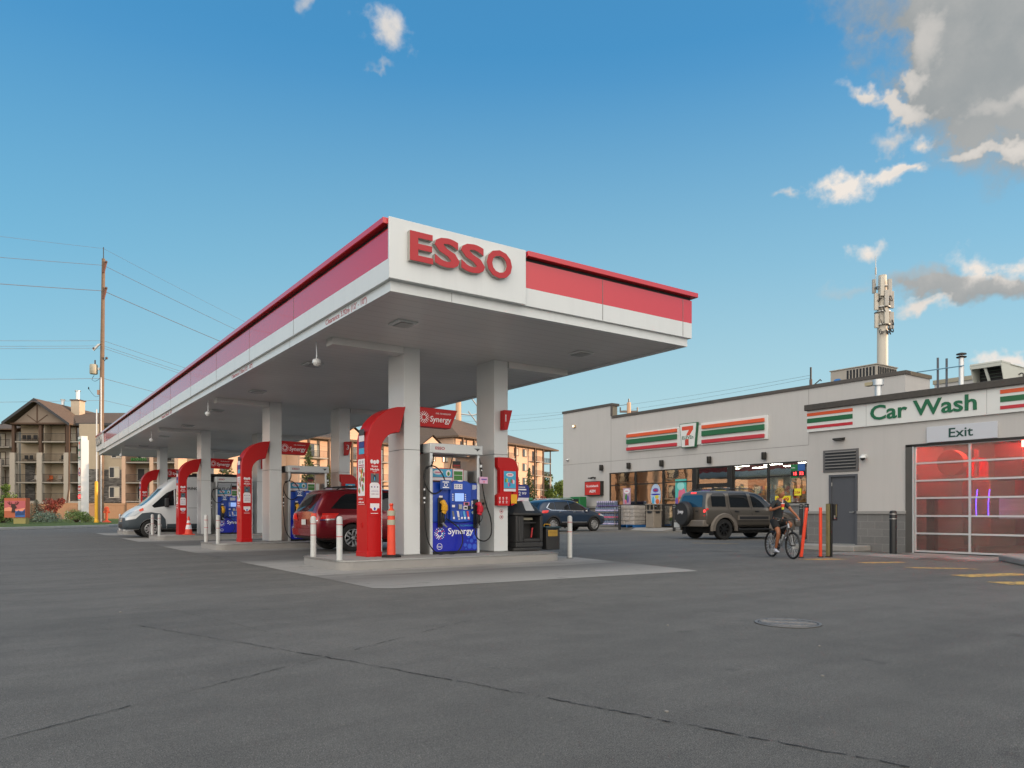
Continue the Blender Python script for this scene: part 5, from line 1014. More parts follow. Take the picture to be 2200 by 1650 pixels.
    def wheel(s, x, y, style, rim=RIM):
        r = s.wr; sg = 1 if y > 0 else -1; w2 = .11
        mb = MB(); mb.lathe([(r*.62,-w2),(r*.9,-w2),(r,-w2*.75),(r,w2*.75),(r*.92,w2),(r*.66,w2),(r*.64,w2-.03)], (x,y,r), (0,sg,0), 32, TYRE); t = s.add(mb, 'wheel')
        mb = MB(); mb.lathe([(r*.645,-.02),(r*.645,w2-.005),(r*.61,w2),(r*.585,w2-.02),(r*.56,-.01)], (x,y,r), (0,sg,0), 32, rim); mb.cyl((x,y-sg*.03,r), (x,y-sg*.02,r), r*.6, seg=24, m=WELL); mb.cyl((x,y,r), (x,y+sg*(w2-.015),r), r*.15, seg=16, m=rim)
        n, hw, dbl = {'five': (5,.045,1), 'multi': (10,.028,0), 'eight': (8,.03,0)}[style]
        for i in range(n):
            a0_ = 2*math.pi*i/n
            for k in ((-.16,.16) if dbl else (0,)):
                a = a0_+k; c, s_ = math.cos(a), math.sin(a); a2 = a0_+k*.5; c2, s2 = math.cos(a2), math.sin(a2)
                P = []
                for rr_, w_ in ((r*.12, hw*.8), (r*.60, hw)):
                    cc, ss = (c2, s2) if rr_ < r*.3 else (c, s_)
                    P += [(x+rr_*cc-w_*ss, z_, r+rr_*ss+w_*cc) for z_ in (y+sg*(w2-.03),)]+[(x+rr_*cc+w_*ss, y+sg*(w2-.03), r+rr_*ss-w_*cc)]
                P = [P[0], P[1], P[3], P[2]]; mb.prism(P, (0,-sg*.035,0), rim)
        mb.v = [v*s.S for v in mb.v]; o = mb.build('rim', t); return t
    def mirror(s, x, y, z, m=TRIM):
        mb = MB(); sg = 1 if y > 0 else -1; mb.box((x-.09,y,z-.09), (x+.05,y+sg*.17,z+.09), m); mb.box((x-.03,y-sg*.08,z-.07), (x+.02,y,z-.02), m); o = s.add(mb, 'mirror', bevel=.03)
        mb = MB(); mb.box((x-.097,y+sg*.02,z-.07), (x-.091,y+sg*.15,z+.07), CHROME); mb.v = [v*s.S for v in mb.v]; mb.build('mirror_glass', o)
def arc(cx, cz, r, a0_, a1_, n=10): return [(cx+r*math.cos(R(a0_+(a1_-a0_)*i/n)), cz+r*math.sin(R(a0_+(a1_-a0_)*i/n))) for i in range(n+1)]
def door_line(c, mb, pts, side, w_=.006):
    for a, b in zip(pts, pts[1:]):
        d = Vector((b[0]-a[0], b[1]-a[1])).normalized(); n_ = Vector((-d.y, d.x))*w_
        c.decal(mb, [(a[0]-n_.x,a[1]-n_.y),(b[0]-n_.x,b[1]-n_.y),(b[0]+n_.x,b[1]+n_.y),(a[0]+n_.x,a[1]+n_.y)], side, WELL, .002, .2)
# --- taupe off-roader with the spare wheel on its tailgate
TAUPE = mat('taupe_paint', '#5e5850', .3, .3, coat=.6); TAUPL = mat('taupe_cladding', '#6d665e', .5)
J = Car('off_roader', 'taupe boxy off-roader with covered spare wheel, parked nose to the shop window', 'off-road car', (24.75,19.35,0), R(-12), 1.08,
  [(-2.11,.60,1.08,1.14,.84,.66),(-2.10,.50,1.10,1.20,.90,.70),(-2.04,.46,1.12,1.50,.91,.70),(-1.97,.46,1.12,1.70,.91,.70),(-1.88,.45,1.12,1.745,.91,.69),(-1.7,.44,1.12,1.76,.91,.69),(-.5,.42,1.12,1.775,.91,.67),(.2,.42,1.11,1.75,.91,.66),(.5,.42,1.10,1.66,.91,.65),(1.02,.42,1.09,1.25,.905,.72),(1.2,.42,1.07,1.14,.90,.78),(1.85,.44,1.0,1.08,.88,.78),(2.08,.46,.92,1.0,.83,.72),(2.18,.52,.85,.90,.76,.62)],
  TAUPE, (-1.32,1.33), .37, .12, .77)
for x in (-1.32, 1.33):
    for y in (-.80, .80): J.wheel(x, y, 'eight', RIMD)
for sd_ in ('L', 'R'):
    for P in ([(-1.83,1.18),(-1.83,1.58),(-1.72,1.66),(-1.28,1.67),(-1.20,1.6),(-1.22,1.18)], [(-1.02,1.16),(-1.04,1.67),(-.22,1.68),(-.14,1.16)], [(-.0,1.16),(-.06,1.67),(.22,1.66),(.50,1.56),(.86,1.16)]):
        mb = MB(); J.decal(mb, P, sd_, GLASS); J.add(mb, 'side_window')
    mb = MB()
    door_line(J, mb, [(-1.12,1.70),(-1.10,1.1),(-.98,.9),(-.9,.55)], sd_); door_line(J, mb, [(-.08,1.7),(-.07,.5)], sd_); door_line(J, mb, [(.9,1.12),(.92,.5)], sd_); door_line(J, mb, [(-.9,.5),(.92,.5)], sd_)
    J.add(mb, 'door_seam')
    sg = 1 if sd_ == 'L' else -1
    for x in (-1.32, 1.33):
        mb = MB(); P = arc(x, .36, .44, -5, 185, 12); Q = arc(x, .36, .56, -5, 185, 12)
        V = [(a,sg*.90,b) for a, b in P]+[(a,sg*.965,b) for a, b in P]+[(a,sg*.965,b) for a, b in Q]+[(a,sg*.88,b) for a, b in arc(x,.36,.60,-5,185,12)]; n = len(P)
        mb.add(V, [[r_*n+i, r_*n+i+1, ((r_+1) % 4)*n+i+1, ((r_+1) % 4)*n+i] if sg < 0 else [r_*n+i, ((r_+1) % 4)*n+i, ((r_+1) % 4)*n+i+1, r_*n+i+1] for r_ in range(4) for i in range(n-1)]+[[0,n,2*n,3*n],[n-1,2*n-1,3*n-1,4*n-1]], TAUPL); J.add(mb, 'fender_flare')
    mb = MB(); mb.box((-.72,sg*.90,.70), (.72,sg*.935,.86), TAUPL); mb.box((-.66,sg*.935,.73), (.66,sg*.94,.83), TRIM); J.add(mb, 'side_moulding', bevel=.008)
    mb = MB(); mb.tube([(-.75,sg*.95,.36),(.75,sg*.95,.36)], .035, 8, RIMD); mb.tube([(-.6,sg*.8,.42),(-.6,sg*.95,.36)], .02, 6, TRIM); mb.tube([(.6,sg*.8,.42),(.6,sg*.95,.36)], .02, 6, TRIM); J.add(mb, 'side_step')
    for x in (-.86, .06): mb = MB(); mb.box((x,sg*.90,1.0), (x+.18,sg*.935,1.04), TRIM); J.add(mb, 'door_handle', bevel=.01)
    J.mirror(.88, sg*.90, 1.16)
    mb = MB(); mb.tube([(-1.7,sg*.60,1.76),(-1.6,sg*.60,1.83),(.1,sg*.60,1.84),(.3,sg*.60,1.75)], .02, 6, TRIM); J.add(mb, 'roof_rail')
    mb = MB(); mb.box((-2.09,sg*.66,.78), (-1.98,sg*.885,1.12), TAIL); mb.ball((-2.07,sg*.78,1.02), (.05,.09,.08), TAILON, 12, 8); mb.ball((-2.08,sg*.78,.86), (.03,.08,.06), TAIL, 12, 8); J.add(mb, 'tail_light', bevel=.03)
    mb = MB(); mb.box((-1.82,sg*.68,.16), (-1.80,sg*.92,.44), BLACK); J.add(mb, 'mud_flap')
mb = MB(); mb.box((-.9,-.62,1.85), (-.84,.62,1.87), ALU); mb.box((-.1,-.62,1.85), (-.04,.62,1.87), ALU); J.add(mb, 'roof_bar')
mb = MB(); J.decal(mb, [(-.66,1.17),(.66,1.17),(.60,1.54),(.52,1.60),(-.52,1.60),(-.60,1.54)], 'B', mat('tinted_blue', (.012,.05,.10), .05, spec=.6)); J.add(mb, 'rear_window')
mb = MB(); J.decal(mb, [(-.62,1.16),(.62,1.16),(.54,1.58),(-.54,1.58)], 'F', GLASS); J.add(mb, 'windscreen')
mb = MB(); mb.box((-2.22,-.86,.46), (-1.95,.86,.70), TAUPL); J.add(mb, 'rear_bumper', bevel=.04)
mb = MB(); mb.box((2.05,-.86,.44), (2.28,.86,.66), TAUPL); J.add(mb, 'front_bumper', bevel=.04)
mb = MB(); mb.lathe([(.05,0),(.41,0),(.45,.04),(.45,.20),(.40,.26),(.10,.27)], (-2.12,.22,.93), (-1,0,0), 32, mat('spare_cover', (.02,.02,.02), .55)); sp = J.add(mb, 'spare_wheel')
mb = MB(); mb.text('Jeep', (-2.395,.40,.95), (0,-1,0), (0,0,1), .13, WTXT, .34, .006, .01); mb.v = [v*J.S for v in mb.v]; mb.build('cover_lettering', sp)
mb = MB(); mb.box((-2.235,.50,.42), (-2.225,.84,.60), PLATE); J.add(mb, 'licence_plate')
mb = MB(); mb.box((-2.13,-.15,1.64), (-2.0,.15,1.68), TAIL) if False else mb.box((-1.99,-.14,1.655), (-1.93,.14,1.70), TAILON); J.add(mb, 'brake_light')
mb = MB(); mb.box((-2.13,-.42,1.0), (-2.09,-.28,1.04), TRIM); J.add(mb, 'tailgate_handle')
# --- dark blue crossover
NAVY = mat('navy_paint', '#1c3046', .28, .2, coat=.6)
K = Car('crossover', 'dark blue crossover parked left of the water display, nose to the shop', 'crossover car', (26.35,32.45,0), R(-1), 1.09,
  [(-2.17,.50,1.0,1.06,.78,.58),(-2.15,.40,1.04,1.12,.88,.62),(-2.06,.36,1.06,1.28,.905,.62),(-1.82,.32,1.06,1.52,.915,.61),(-1.6,.31,1.05,1.59,.92,.61),(-1.0,.30,1.03,1.63,.925,.61),(-.2,.28,1.01,1.64,.925,.60),(.3,.28,1.0,1.58,.925,.59),(.9,.28,.99,1.28,.92,.64),(1.25,.28,.97,1.08,.91,.72),(1.75,.28,.90,.99,.89,.70),(2.1,.32,.78,.88,.80,.62),(2.22,.42,.70,.76,.66,.50)],
  NAVY, (-1.33,1.31), .35, .11, .8)
for x in (-1.33, 1.31):
    for y in (-.81, .81): K.wheel(x, y, 'multi')
for sd_ in ('L', 'R'):
    sg = 1 if sd_ == 'L' else -1
    for P in ([(-1.66,1.20),(-1.44,1.42),(-1.20,1.47),(-1.18,1.10),(-1.42,1.10)], [(-1.13,1.10),(-1.14,1.48),(-.32,1.53),(-.26,1.08)], [(-.20,1.08),(-.25,1.53),(.22,1.48),(.62,1.28),(.92,1.06)]):
        mb = MB(); K.decal(mb, P, sd_, GLASS); K.add(mb, 'side_window')
    mb = MB(); K.decal(mb, [(-1.46,1.07),(.95,1.03),(.95,1.055),(-1.43,1.095)], sd_, CHROME, .008); K.decal(mb, [(-1.72,1.20),(-1.46,1.07),(-1.43,1.095),(-1.66,1.20),(-1.44,1.425),(-1.47,1.44)], sd_, CHROME, .008); K.add(mb, 'chrome_trim')
    mb = MB(); door_line(K, mb, [(-1.15,1.5),(-1.13,1.0),(-1.0,.75),(-.92,.45)], sd_); door_line(K, mb, [(-.23,1.55),(-.22,.42)], sd_); door_line(K, mb, [(.92,1.0),(.92,.42)], sd_); K.add(mb, 'door_seam')
    for x in (-1.33, 1.31): 
        mb = MB(); P = arc(x,.34,.41,0,180,14); Q = arc(x,.34,.48,0,180,14); K.decal(mb, P+Q[::-1], sd_, TRIM, .012); K.add(mb, 'arch_trim')
    mb = MB(); K.decal(mb, [(-.85,.34),(.85,.34),(.83,.47),(-.83,.47)], sd_, TRIM, .012); K.decal(mb, [(-.80,.47),(.80,.47),(.80,.49),(-.80,.49)], sd_, ALU, .014); K.add(mb, 'sill_trim')
    for x in (-.98, -.10): mb = MB(); mb.box((x,sg*.915,.97), (x+.18,sg*.945,1.0), CHROME); K.add(mb, 'door_handle', bevel=.01)
    K.mirror(.82, sg*.90, 1.10, NAVY)
    mb = MB(); K.decal(mb, [(-2.08,.94),(-1.98,1.06),(-1.60,1.08),(-1.68,.96),(-1.9,.92)], sd_, TAIL, .012); K.decal(mb, [(sg*.52,.92),(sg*.86,.92),(sg*.86,1.05),(sg*.52,1.05)], 'B', TAIL, .012); K.add(mb, 'tail_light')
    mb = MB(); K.decal(mb, [(1.62,.84),(1.75,.92),(2.08,.84),(2.08,.74)], sd_, HEADL, .012); K.decal(mb, [(1.60,.86),(1.66,.91),(1.76,.91),(1.72,.83)], sd_, ORANGE, .016); K.add(mb, 'head_light')
mb = MB(); K.decal(mb, [(-.58,1.10),(.58,1.10),(.50,1.46),(-.50,1.46)], 'B', GLASS); K.add(mb, 'rear_window')
mb = MB(); K.decal(mb, [(-.62,1.05),(.62,1.05),(.50,1.5),(-.50,1.5)], 'F', GLASS); K.add(mb, 'windscreen')
mb = MB(); K.decal(mb, [(-.78,.44),(.78,.44),(.74,.62),(-.74,.62)], 'B', TRIM, .012); K.decal(mb, [(-.8,.66),(-.55,.66),(-.55,.71),(-.8,.71)], 'B', TAIL, .014); K.decal(mb, [(.55,.66),(.8,.66),(.8,.71),(.55,.71)], 'B', TAIL, .014); K.add(mb, 'rear_bumper')
mb = MB()
for sg in (1, -1): mb.tube([(-1.5,sg*.56,1.60),(-1.35,sg*.56,1.66),(.0,sg*.56,1.68),(.2,sg*.56,1.62)], .016, 6, ALU)
K.add(mb, 'roof_rail')
# --- dark red family car in the lane between the first two islands
WINE = mat('wine_paint', '#7a101c', .25, .35, coat=.9)
W = Car('family_car', 'dark red estate car seen from behind, standing between the first two islands', 'family car', (9.42,19.62,0), R(0), 1.03,
  [(-2.42,.48,.96,1.04,.82,.62),(-2.41,.36,.98,1.06,.90,.66),(-2.34,.32,1.02,1.22,.925,.66),(-2.12,.30,1.03,1.56,.93,.66),(-2.02,.30,1.03,1.62,.93,.66),(-1.5,.28,1.02,1.665,.93,.66),(-.4,.26,1.0,1.67,.93,.63),(.3,.26,.99,1.62,.93,.62),(.95,.26,.98,1.30,.925,.66),(1.35,.26,.96,1.08,.92,.74),(1.95,.28,.88,1.0,.90,.72),(2.3,.32,.78,.86,.82,.62),(2.42,.42,.68,.76,.66,.5)],
  WINE, (-1.44,1.45), .36, .11, .8)
for x in (-1.44, 1.45):
    for y in (-.82, .82): W.wheel(x, y, 'five')
for sd_ in ('L', 'R'):
    sg = 1 if sd_ == 'L' else -1
    for P in ([(-2.02,1.12),(-1.72,1.42),(-1.58,1.50),(-.98,1.54),(-.92,1.10)], [(-.86,1.08),(-.92,1.55),(-.12,1.56),(-.08,1.06)], [(-.02,1.06),(-.06,1.56),(.28,1.52),(.68,1.32),(1.0,1.05)]):
        mb = MB(); W.decal(mb, P, sd_, GLASS); W.add(mb, 'side_window')
    mb = MB(); door_line(W, mb, [(-.9,1.55),(-.89,1.0),(-1.0,.8),(-.95,.4)], sd_); door_line(W, mb, [(-.05,1.55),(-.04,.4)], sd_); W.add(mb, 'door_seam')
    for x in (-1.44, 1.45):
        mb = MB(); P = arc(x,.36,.43,0,180,14); Q = arc(x,.36,.52,0,180,14); W.decal(mb, P+Q[::-1], sd_, WINE, .03); W.add(mb, 'arch_flare')
    for x in (-.80, .06): mb = MB(); mb.box((x,sg*.92,.96), (x+.18,sg*.95,.99), CHROME); W.add(mb, 'door_handle', bevel=.01)
    W.mirror(.88, sg*.91, 1.10, WINE)
    mb = MB(); W.decal(mb, [(-2.33,.84),(-2.26,1.00),(-1.82,1.00),(-1.96,.86)], sd_, TAIL, .012); W.decal(mb, [(sg*.46,.82),(sg*.90,.82),(sg*.90,1.0),(sg*.56,1.0)], 'B', TAIL, .012); W.decal(mb, [(-2.33,.815),(-2.33,.845),(-1.92,.865),(-1.95,.83)], sd_, CHROME, .014); W.decal(mb, [(sg*.44,.80),(sg*.90,.80),(sg*.90,.835),(sg*.45,.835)], 'B', CHROME, .014); W.add(mb, 'tail_light')
    mb = MB(); mb.tube([(-1.75,sg*.58,1.62),(-1.6,sg*.58,1.70),(-.2,sg*.58,1.74),(.1,sg*.58,1.68)], .018, 6, TRIM); W.add(mb, 'roof_rail')
mb = MB(); W.decal(mb, [(-.60,1.05),(.60,1.05),(.52,1.50),(-.52,1.50)], 'B', GLASS); W.add(mb, 'rear_window')
mb = MB(); W.decal(mb, [(-.62,1.05),(.62,1.05),(.52,1.5),(-.52,1.5)], 'F', GLASS); W.add(mb, 'windscreen')
mb = MB(); W.decal(mb, [(-.86,.42),(.86,.42),(.86,.60),(-.86,.60)], 'B', WINE, .05); W.decal(mb, [(-.8,.30),(.8,.30),(.8,.40),(-.8,.40)], 'B', TRIM, .03); W.add(mb, 'rear_bumper')
mb = MB(); W.decal(mb, [(-.18,.70),(.14,.70),(.14,.84),(-.18,.84)], 'B', PLATE, .02, .3); W.add(mb, 'licence_plate')
mb = MB(); mb.box((-.9,-.58,1.70), (-.85,.58,1.725), TRIM); mb.box((-1.4,-.55,1.71), (-1.35,.55,1.73), TRIM); W.add(mb, 'roof_bar')
mb = MB(); mb.tube([(-2.30,.2,1.08),(-2.22,.52,1.14)], .012, 6, TRIM); W.add(mb, 'rear_wiper')
# --- white panel van
VWH = mat('van_white', '#c9ccce', .3, noise=(1, .02), coat=.3); VGR = mat('van_bumper', '#39434a', .6)
Vn = Car('panel_van', 'white high roofed panel van with dark bumper standing behind the third island', 'van', (7.5,34.75,0), R(180), 1.02,
  [(-3.05,.42,1.3,2.38,.96,.80),(-3.0,.34,1.3,2.50,1.0,.84),(-2.6,.32,1.3,2.54,1.02,.86),(0,.32,1.3,2.55,1.02,.86),(.75,.32,1.3,2.55,1.02,.84),(1.1,.32,1.3,2.48,1.02,.80),(1.5,.32,1.28,2.12,1.02,.76),(1.95,.32,1.2,1.62,1.01,.78),(2.35,.32,1.12,1.30,.99,.82),(2.65,.32,.98,1.14,.96,.78),(2.88,.32,.80,.96,.90,.66),(3.0,.38,.66,.74,.76,.52)],
  VWH, (-1.95,2.02), .36, .12, .85)
for x in (-1.95, 2.02):
    for y in (-.88, .88): Vn.wheel(x, y, 'multi', RIM)
for sd_ in ('L', 'R'):
    sg = 1 if sd_ == 'L' else -1
    mb = MB(); Vn.decal(mb, [(.72,1.36),(.72,2.02),(1.05,2.02),(1.42,1.84),(1.98,1.30),(1.9,1.22),(1.4,1.30)], sd_, GLASS); Vn.add(mb, 'side_window')
    mb = MB(); Vn.decal(mb, [(1.10,1.34),(1.10,1.98),(1.15,1.96),(1.15,1.33)], sd_, VWH, .012); Vn.add(mb, 'window_post')
    mb = MB(); door_line(Vn, mb, [(.66,2.1),(.66,.45),(1.55,.45)], sd_, .008); door_line(Vn, mb, [(-.5,2.2),(-.5,.5)], sd_, .008); door_line(Vn, mb, [(-2.9,1.22),(.6,1.22)], sd_, .006); Vn.add(mb, 'door_seam')
    mb = MB(); P = arc(2.02,.36,.42,0,180,14); Q = [(2.62,.36),(2.6,.75),(2.35,1.0),(2.02,1.04),(1.65,.98),(1.48,.75),(1.44,.36)]; Vn.decal(mb, P+Q[::-1], sd_, VGR, .016); P = arc(-1.95,.36,.42,0,180,14); Q = arc(-1.95,.36,.50,0,180,14); Vn.decal(mb, P+Q[::-1], sd_, VGR, .016); Vn.decal(mb, [(-1.4,.36),(1.42,.36),(1.42,.56),(-1.4,.56)], sd_, VGR, .016); Vn.add(mb, 'arch_trim')
    mb = MB(); mb.box((.78,sg*1.0,1.08), (.98,sg*1.04,1.13), TRIM); Vn.add(mb, 'door_handle')
    mb = MB(); mb.box((1.38,sg*1.0,1.25), (1.52,sg*1.24,1.62), TRIM); mb.box((1.42,sg*.95,1.3), (1.48,sg*1.02,1.36), TRIM); Vn.add(mb, 'mirror', bevel=.04)
    mb = MB(); Vn.decal(mb, [(2.30,1.10),(2.32,1.22),(2.78,.98),(2.84,.86),(2.6,.90)], sd_, HEADL, .014); Vn.decal(mb, [(2.28,1.12),(2.30,1.22),(2.46,1.14),(2.42,1.06)], sd_, ORANGE, .018); Vn.decal(mb, [(sg*.55,.84),(sg*.88,.84),(sg*.88,1.08),(sg*.66,1.0)], 'F', HEADL, .014); Vn.add(mb, 'head_light')
mb = MB(); Vn.decal(mb, [(-.78,1.30),(.78,1.30),(.70,2.02),(-.70,2.02)], 'F', mat('screen_glass', (.03,.08,.13), .05, spec=.9, coat=.6)); Vn.add(mb, 'windscreen')
mb = MB(); Vn.decal(mb, [(-.90,.36),(.90,.36),(.90,.62),(.72,.82),(-.72,.82),(-.90,.62)], 'F', VGR, .03); Vn.decal(mb, [(2.56,.36),(2.56,.78),(2.97,.70),(2.97,.36)], 'L', VGR, .025); Vn.decal(mb, [(2.56,.36),(2.56,.78),(2.97,.70),(2.97,.36)], 'R', VGR, .025); Vn.add(mb, 'front_bumper')
mb = MB()
for i in range(3): Vn.decal(mb, [(-.45,.66+.06*i),(.45,.66+.06*i),(.45,.69+.06*i),(-.45,.69+.06*i)], 'F', CHROME, .04)
Vn.decal(mb, [(-.5,.42),(.5,.42),(.5,.55),(-.5,.55)], 'F', TRIM, .036); Vn.add(mb, 'grille')
mb = MB(); Y = 1.022; mb.box((-1.35,1.018,.75), (-1.15,1.024,1.9), WELL) if False else None
mb.text('BRINGING YOU OUT OF THE STONE AGE WITH', (.70,Y-.0,1.98), (-1,0,0), (0,0,1), .12, TRIM, 3.6, .006, .012); Vn.add(mb, 'van_lettering')
mb = MB(); P = [(-1.2,.72),(-1.65,.98),(-1.65,1.62),(-1.2,1.86),(-.75,1.62),(-.75,.98)]; mb.prism([(x,1.021,z) for x, z in P], (0,.006,0), TRIM); P = [(-1.2+(x+1.2)*.88,1.29+(z-1.29)*.88) for x, z in P]; mb.prism([(x,1.028,z) for x, z in P], (0,.003,0), PLATE); P = [(-1.2+(x+1.2)*.92,1.29+(z-1.29)*.92) for x, z in P]; mb.prism([(x,1.032,z) for x, z in P], (0,.003,0), TRIM); mb.ball((-1.2,1.036,1.2), (.22,.01,.24), PLATE, 12, 8); Vn.add(mb, 'van_emblem')
mb = MB(); mb.box((-2.6,-.7,2.58), (.6,.7,2.62), TRIM); mb.box((-2.4,-.75,2.62), (.4,-.70,2.68), TRIM); mb.box((-2.4,.70,2.62), (.4,.75,2.68), TRIM); Vn.add(mb, 'roof_rack')
mb = MB(); mb.cyl((1.35,.6,2.3), (1.25,.6,2.95), .008, seg=6, m=TRIM); Vn.add(mb, 'antenna')
# ================================================================ rider and bicycle
HB = math.atan2(-.90, -.43); BP = (15.0, 10.48, 0); BS = .88
def skin(name, nodes, edges, m, parent, sub=1, root=0, S=BS):
    me = bpy.data.meshes.new(name); me.from_pydata([tuple(Vector(n[:3])*S) for n in nodes], edges, []); o = bpy.data.objects.new('tmp', me); col.objects.link(o)
    sk = o.modifiers.new('s', 'SKIN'); sk.use_smooth_shade = True
    for i, n in enumerate(nodes):
        r = n[3]; r = r if isinstance(r, tuple) else (r, r); me.skin_vertices[0].data[i].radius = (r[0]*S, r[1]*S); me.skin_vertices[0].data[i].use_root = (i == root)
    sb = o.modifiers.new('u', 'SUBSURF'); sb.levels = sb.render_levels = sub
    m2 = bake(o); bpy.data.objects.remove(o); m2.materials.clear(); m2.materials.append(m)
    o = bpy.data.objects.new(name, m2); col.objects.link(o); o.parent = parent; return o
bike = thing('bicycle', 'silver and black mountain bicycle ridden past the orange posts', 'bicycle', BP, HB)
def bpart(mb, name, parent=None, **k): mb.v = [v*BS for v in mb.v]; return mb.build(name, parent or bike, **k)
FR = mat('bike_silver', '#8f949a', .3, .5); BKB = mat('bike_black', (.015,.015,.016), .45)
RA, FA, BB, ST, HT, HB_ = (-.5,0,.345), (.56,0,.345), (-.07,0,.30), (-.23,0,.78), (.33,0,.90), (.365,0,.78)
for ax in (RA, FA):
    mb = MB(); mb.lathe([(.315,-.02),(.34,-.024),(.352,0),(.34,.024),(.315,.02)], ax, (0,1,0), 40, BLACK); w_ = bpart(mb, 'wheel')
    mb = MB(); mb.lathe([(.298,-.012),(.318,-.014),(.318,.014),(.298,.012)], ax, (0,1,0), 40, BKB); mb.v = [v*BS for v in mb.v]; mb.build('rim', w_)
    mb = MB()
    for i in range(20):
        a = i*math.pi/10; mb.cyl((ax[0],.02*(-1)**i,ax[2]), (ax[0]+.30*math.cos(a),0,ax[2]+.30*math.sin(a)), .0022, seg=4, m=ALU, cap=False)
    mb.cyl((ax[0],-.05,ax[2]), (ax[0],.05,ax[2]), .022, seg=10, m=BKB); mb.v = [v*BS for v in mb.v]; mb.build('spokes', w_)
mb = MB(); mb.box((.56-.02,-.02,.035), (.56+.06,.02,.04), PLATE) if False else None
mb.tube([HB_, BB], .026, 10, FR); mb.tube([(.33,0,.86), (-.22,0,.74)], .02, 10, FR); mb.tube([ST, BB], .02, 10, FR); mb.tube([HT, HB_], .028, 10, FR)
for y in (-.05, .05): mb.tube([(-.22,y*.4,.70), (-.5,y,.345)], .010, 8, FR); mb.tube([(-.08,y*.6,.30), (-.5,y,.345)], .011, 8, FR)
bpart(mb, 'frame')
mb = MB()
for y in (-.065, .065): mb.tube([(.40,y,.72), (.56,y,.345)], .020, 8, BKB); mb.tube([(.375,y,.80), (.42,y,.68)], .024, 8, BKB)
mb.tube([(.38,-.07,.78), (.38,.07,.78)], .022, 8, BKB); mb.tube([(.44,-.065,.70),(.46,-.06,.74),(.46,.06,.74),(.44,.065,.70)], .012, 6, BKB); bpart(mb, 'fork')
mb = MB(); mb.tube([(.33,0,.90), (.30,0,1.0), (.33,0,1.02)], .018, 8, BKB); mb.tube(spline([(.26,-.33,1.05), (.30,-.2,1.03), (.34,0,1.01), (.30,.2,1.03), (.26,.33,1.05)]), .013, 8, BKB); hb = bpart(mb, 'handlebar')
for y in (-.30, .30): mb = MB(); mb.tube([(.27,y-.06*(1 if y>0 else -1),1.045), (.25,y+.05*(1 if y>0 else -1),1.052)], .018, 8, BLACK); mb.tube([(.30,y*.75,1.03),(.37,y*.85,1.0),(.36,y*1.05,.99)], .007, 6, CHROME); mb.v = [v*BS for v in mb.v]; mb.build('grip', hb)
mb = MB(); mb.tube([(-.24,0,.76), (-.255,0,.90)], .014, 8, BKB); bpart(mb, 'seat_post')
mb = MB(); mb.ball((-.30,0,.925), (.12,.075,.03), BKB, 12, 8); mb.ball((-.17,0,.93), (.10,.03,.022), BKB, 12, 8); bpart(mb, 'saddle')
mb = MB(); mb.lathe([(.06,-.004),(.095,-.004),(.095,.004),(.06,.004)], (-.07,-.05,.30), (0,1,0), 24, BKB); mb.tube([(-.07,-.05,.30),(-.07,-.07,.13)], .011, 6, BKB); mb.tube([(-.07,.05,.30),(-.07,.07,.47)], .011, 6, BKB); ck = bpart(mb, 'crank')
for y, z in ((-.12,.13),(.12,.47)): mb = MB(); mb.box((-.12,y-.045,z-.012), (-.02,y+.045,z+.012), BKB); mb.v = [v*BS for v in mb.v]; mb.build('pedal', ck)
mb = MB(); mb.tube([(-.07,-.05,.395), (-.5,-.05,.40)], .005, 5, BKB); mb.tube([(-.07,-.05,.205), (-.5,-.05,.26)], .005, 5, BKB); mb.lathe([(.02,-.01),(.055,-.01),(.055,.01),(.02,.01)], (-.5,-.05,.345), (0,1,0), 16, STEEL); mb.tube([(-.5,-.06,.33),(-.49,-.06,.22)], .012, 6, BKB); bpart(mb, 'drivetrain')
mb = MB(); mb.tube([(.05,0,.46), (.12,0,.60)], .035, 10, mat('bottle_pale', '#a9b0b0', .3)); bpart(mb, 'bottle')

SKIN = mat('skin_tan', '#8f5a3c', .5, noise=(8, .05)); SHIRT = mat('shirt_charcoal', '#22272a', .85, noise=(6, .12)); SHORT = mat('shorts_black', '#121416', .85); SHOE = mat('shoe_white', '#b9bfcc', .6); HAIR = mat('hair_blond', '#a8905c', .75, noise=(25, .35), bump=(60, .9)); HAIRD = mat('hair_root', '#4a3a26', .8)
p = thing('person', 'blond rider in dark T-shirt and shorts on a bicycle, sipping from a cup', 'person', BP, HB)
# one skeleton from the pelvis
N_ = [(-.22,0,.99,(.10,.12)),(-.18,0,1.17,(.09,.11)),(-.12,0,1.36,(.11,.155)),(-.075,0,1.475,(.07,.09)),(-.055,0,1.55,.05),(-.04,0,1.60,.055),
 (-.10,-.17,1.45,.055),(-.06,-.30,1.245,.040),(.06,-.235,1.28,.034),(.165,-.15,1.335,.026),
 (-.10,.17,1.45,.055),(.04,.27,1.24,.040),(.15,.305,1.15,.033),(.235,.315,1.085,.026),
 (-.20,-.10,.95,.10),(.12,-.145,.68,.062),(.06,-.14,.50,.055),(-.05,-.135,.24,.036),
 (-.18,.10,.95,.10),(.21,.155,.90,.062),(.09,.145,.76,.055),(-.09,.135,.58,.036)]
E_ = [(0,1),(1,2),(2,3),(3,4),(4,5),(3,6),(6,7),(7,8),(8,9),(3,10),(10,11),(11,12),(12,13),(0,14),(14,15),(15,16),(16,17),(0,18),(18,19),(19,20),(20,21)]
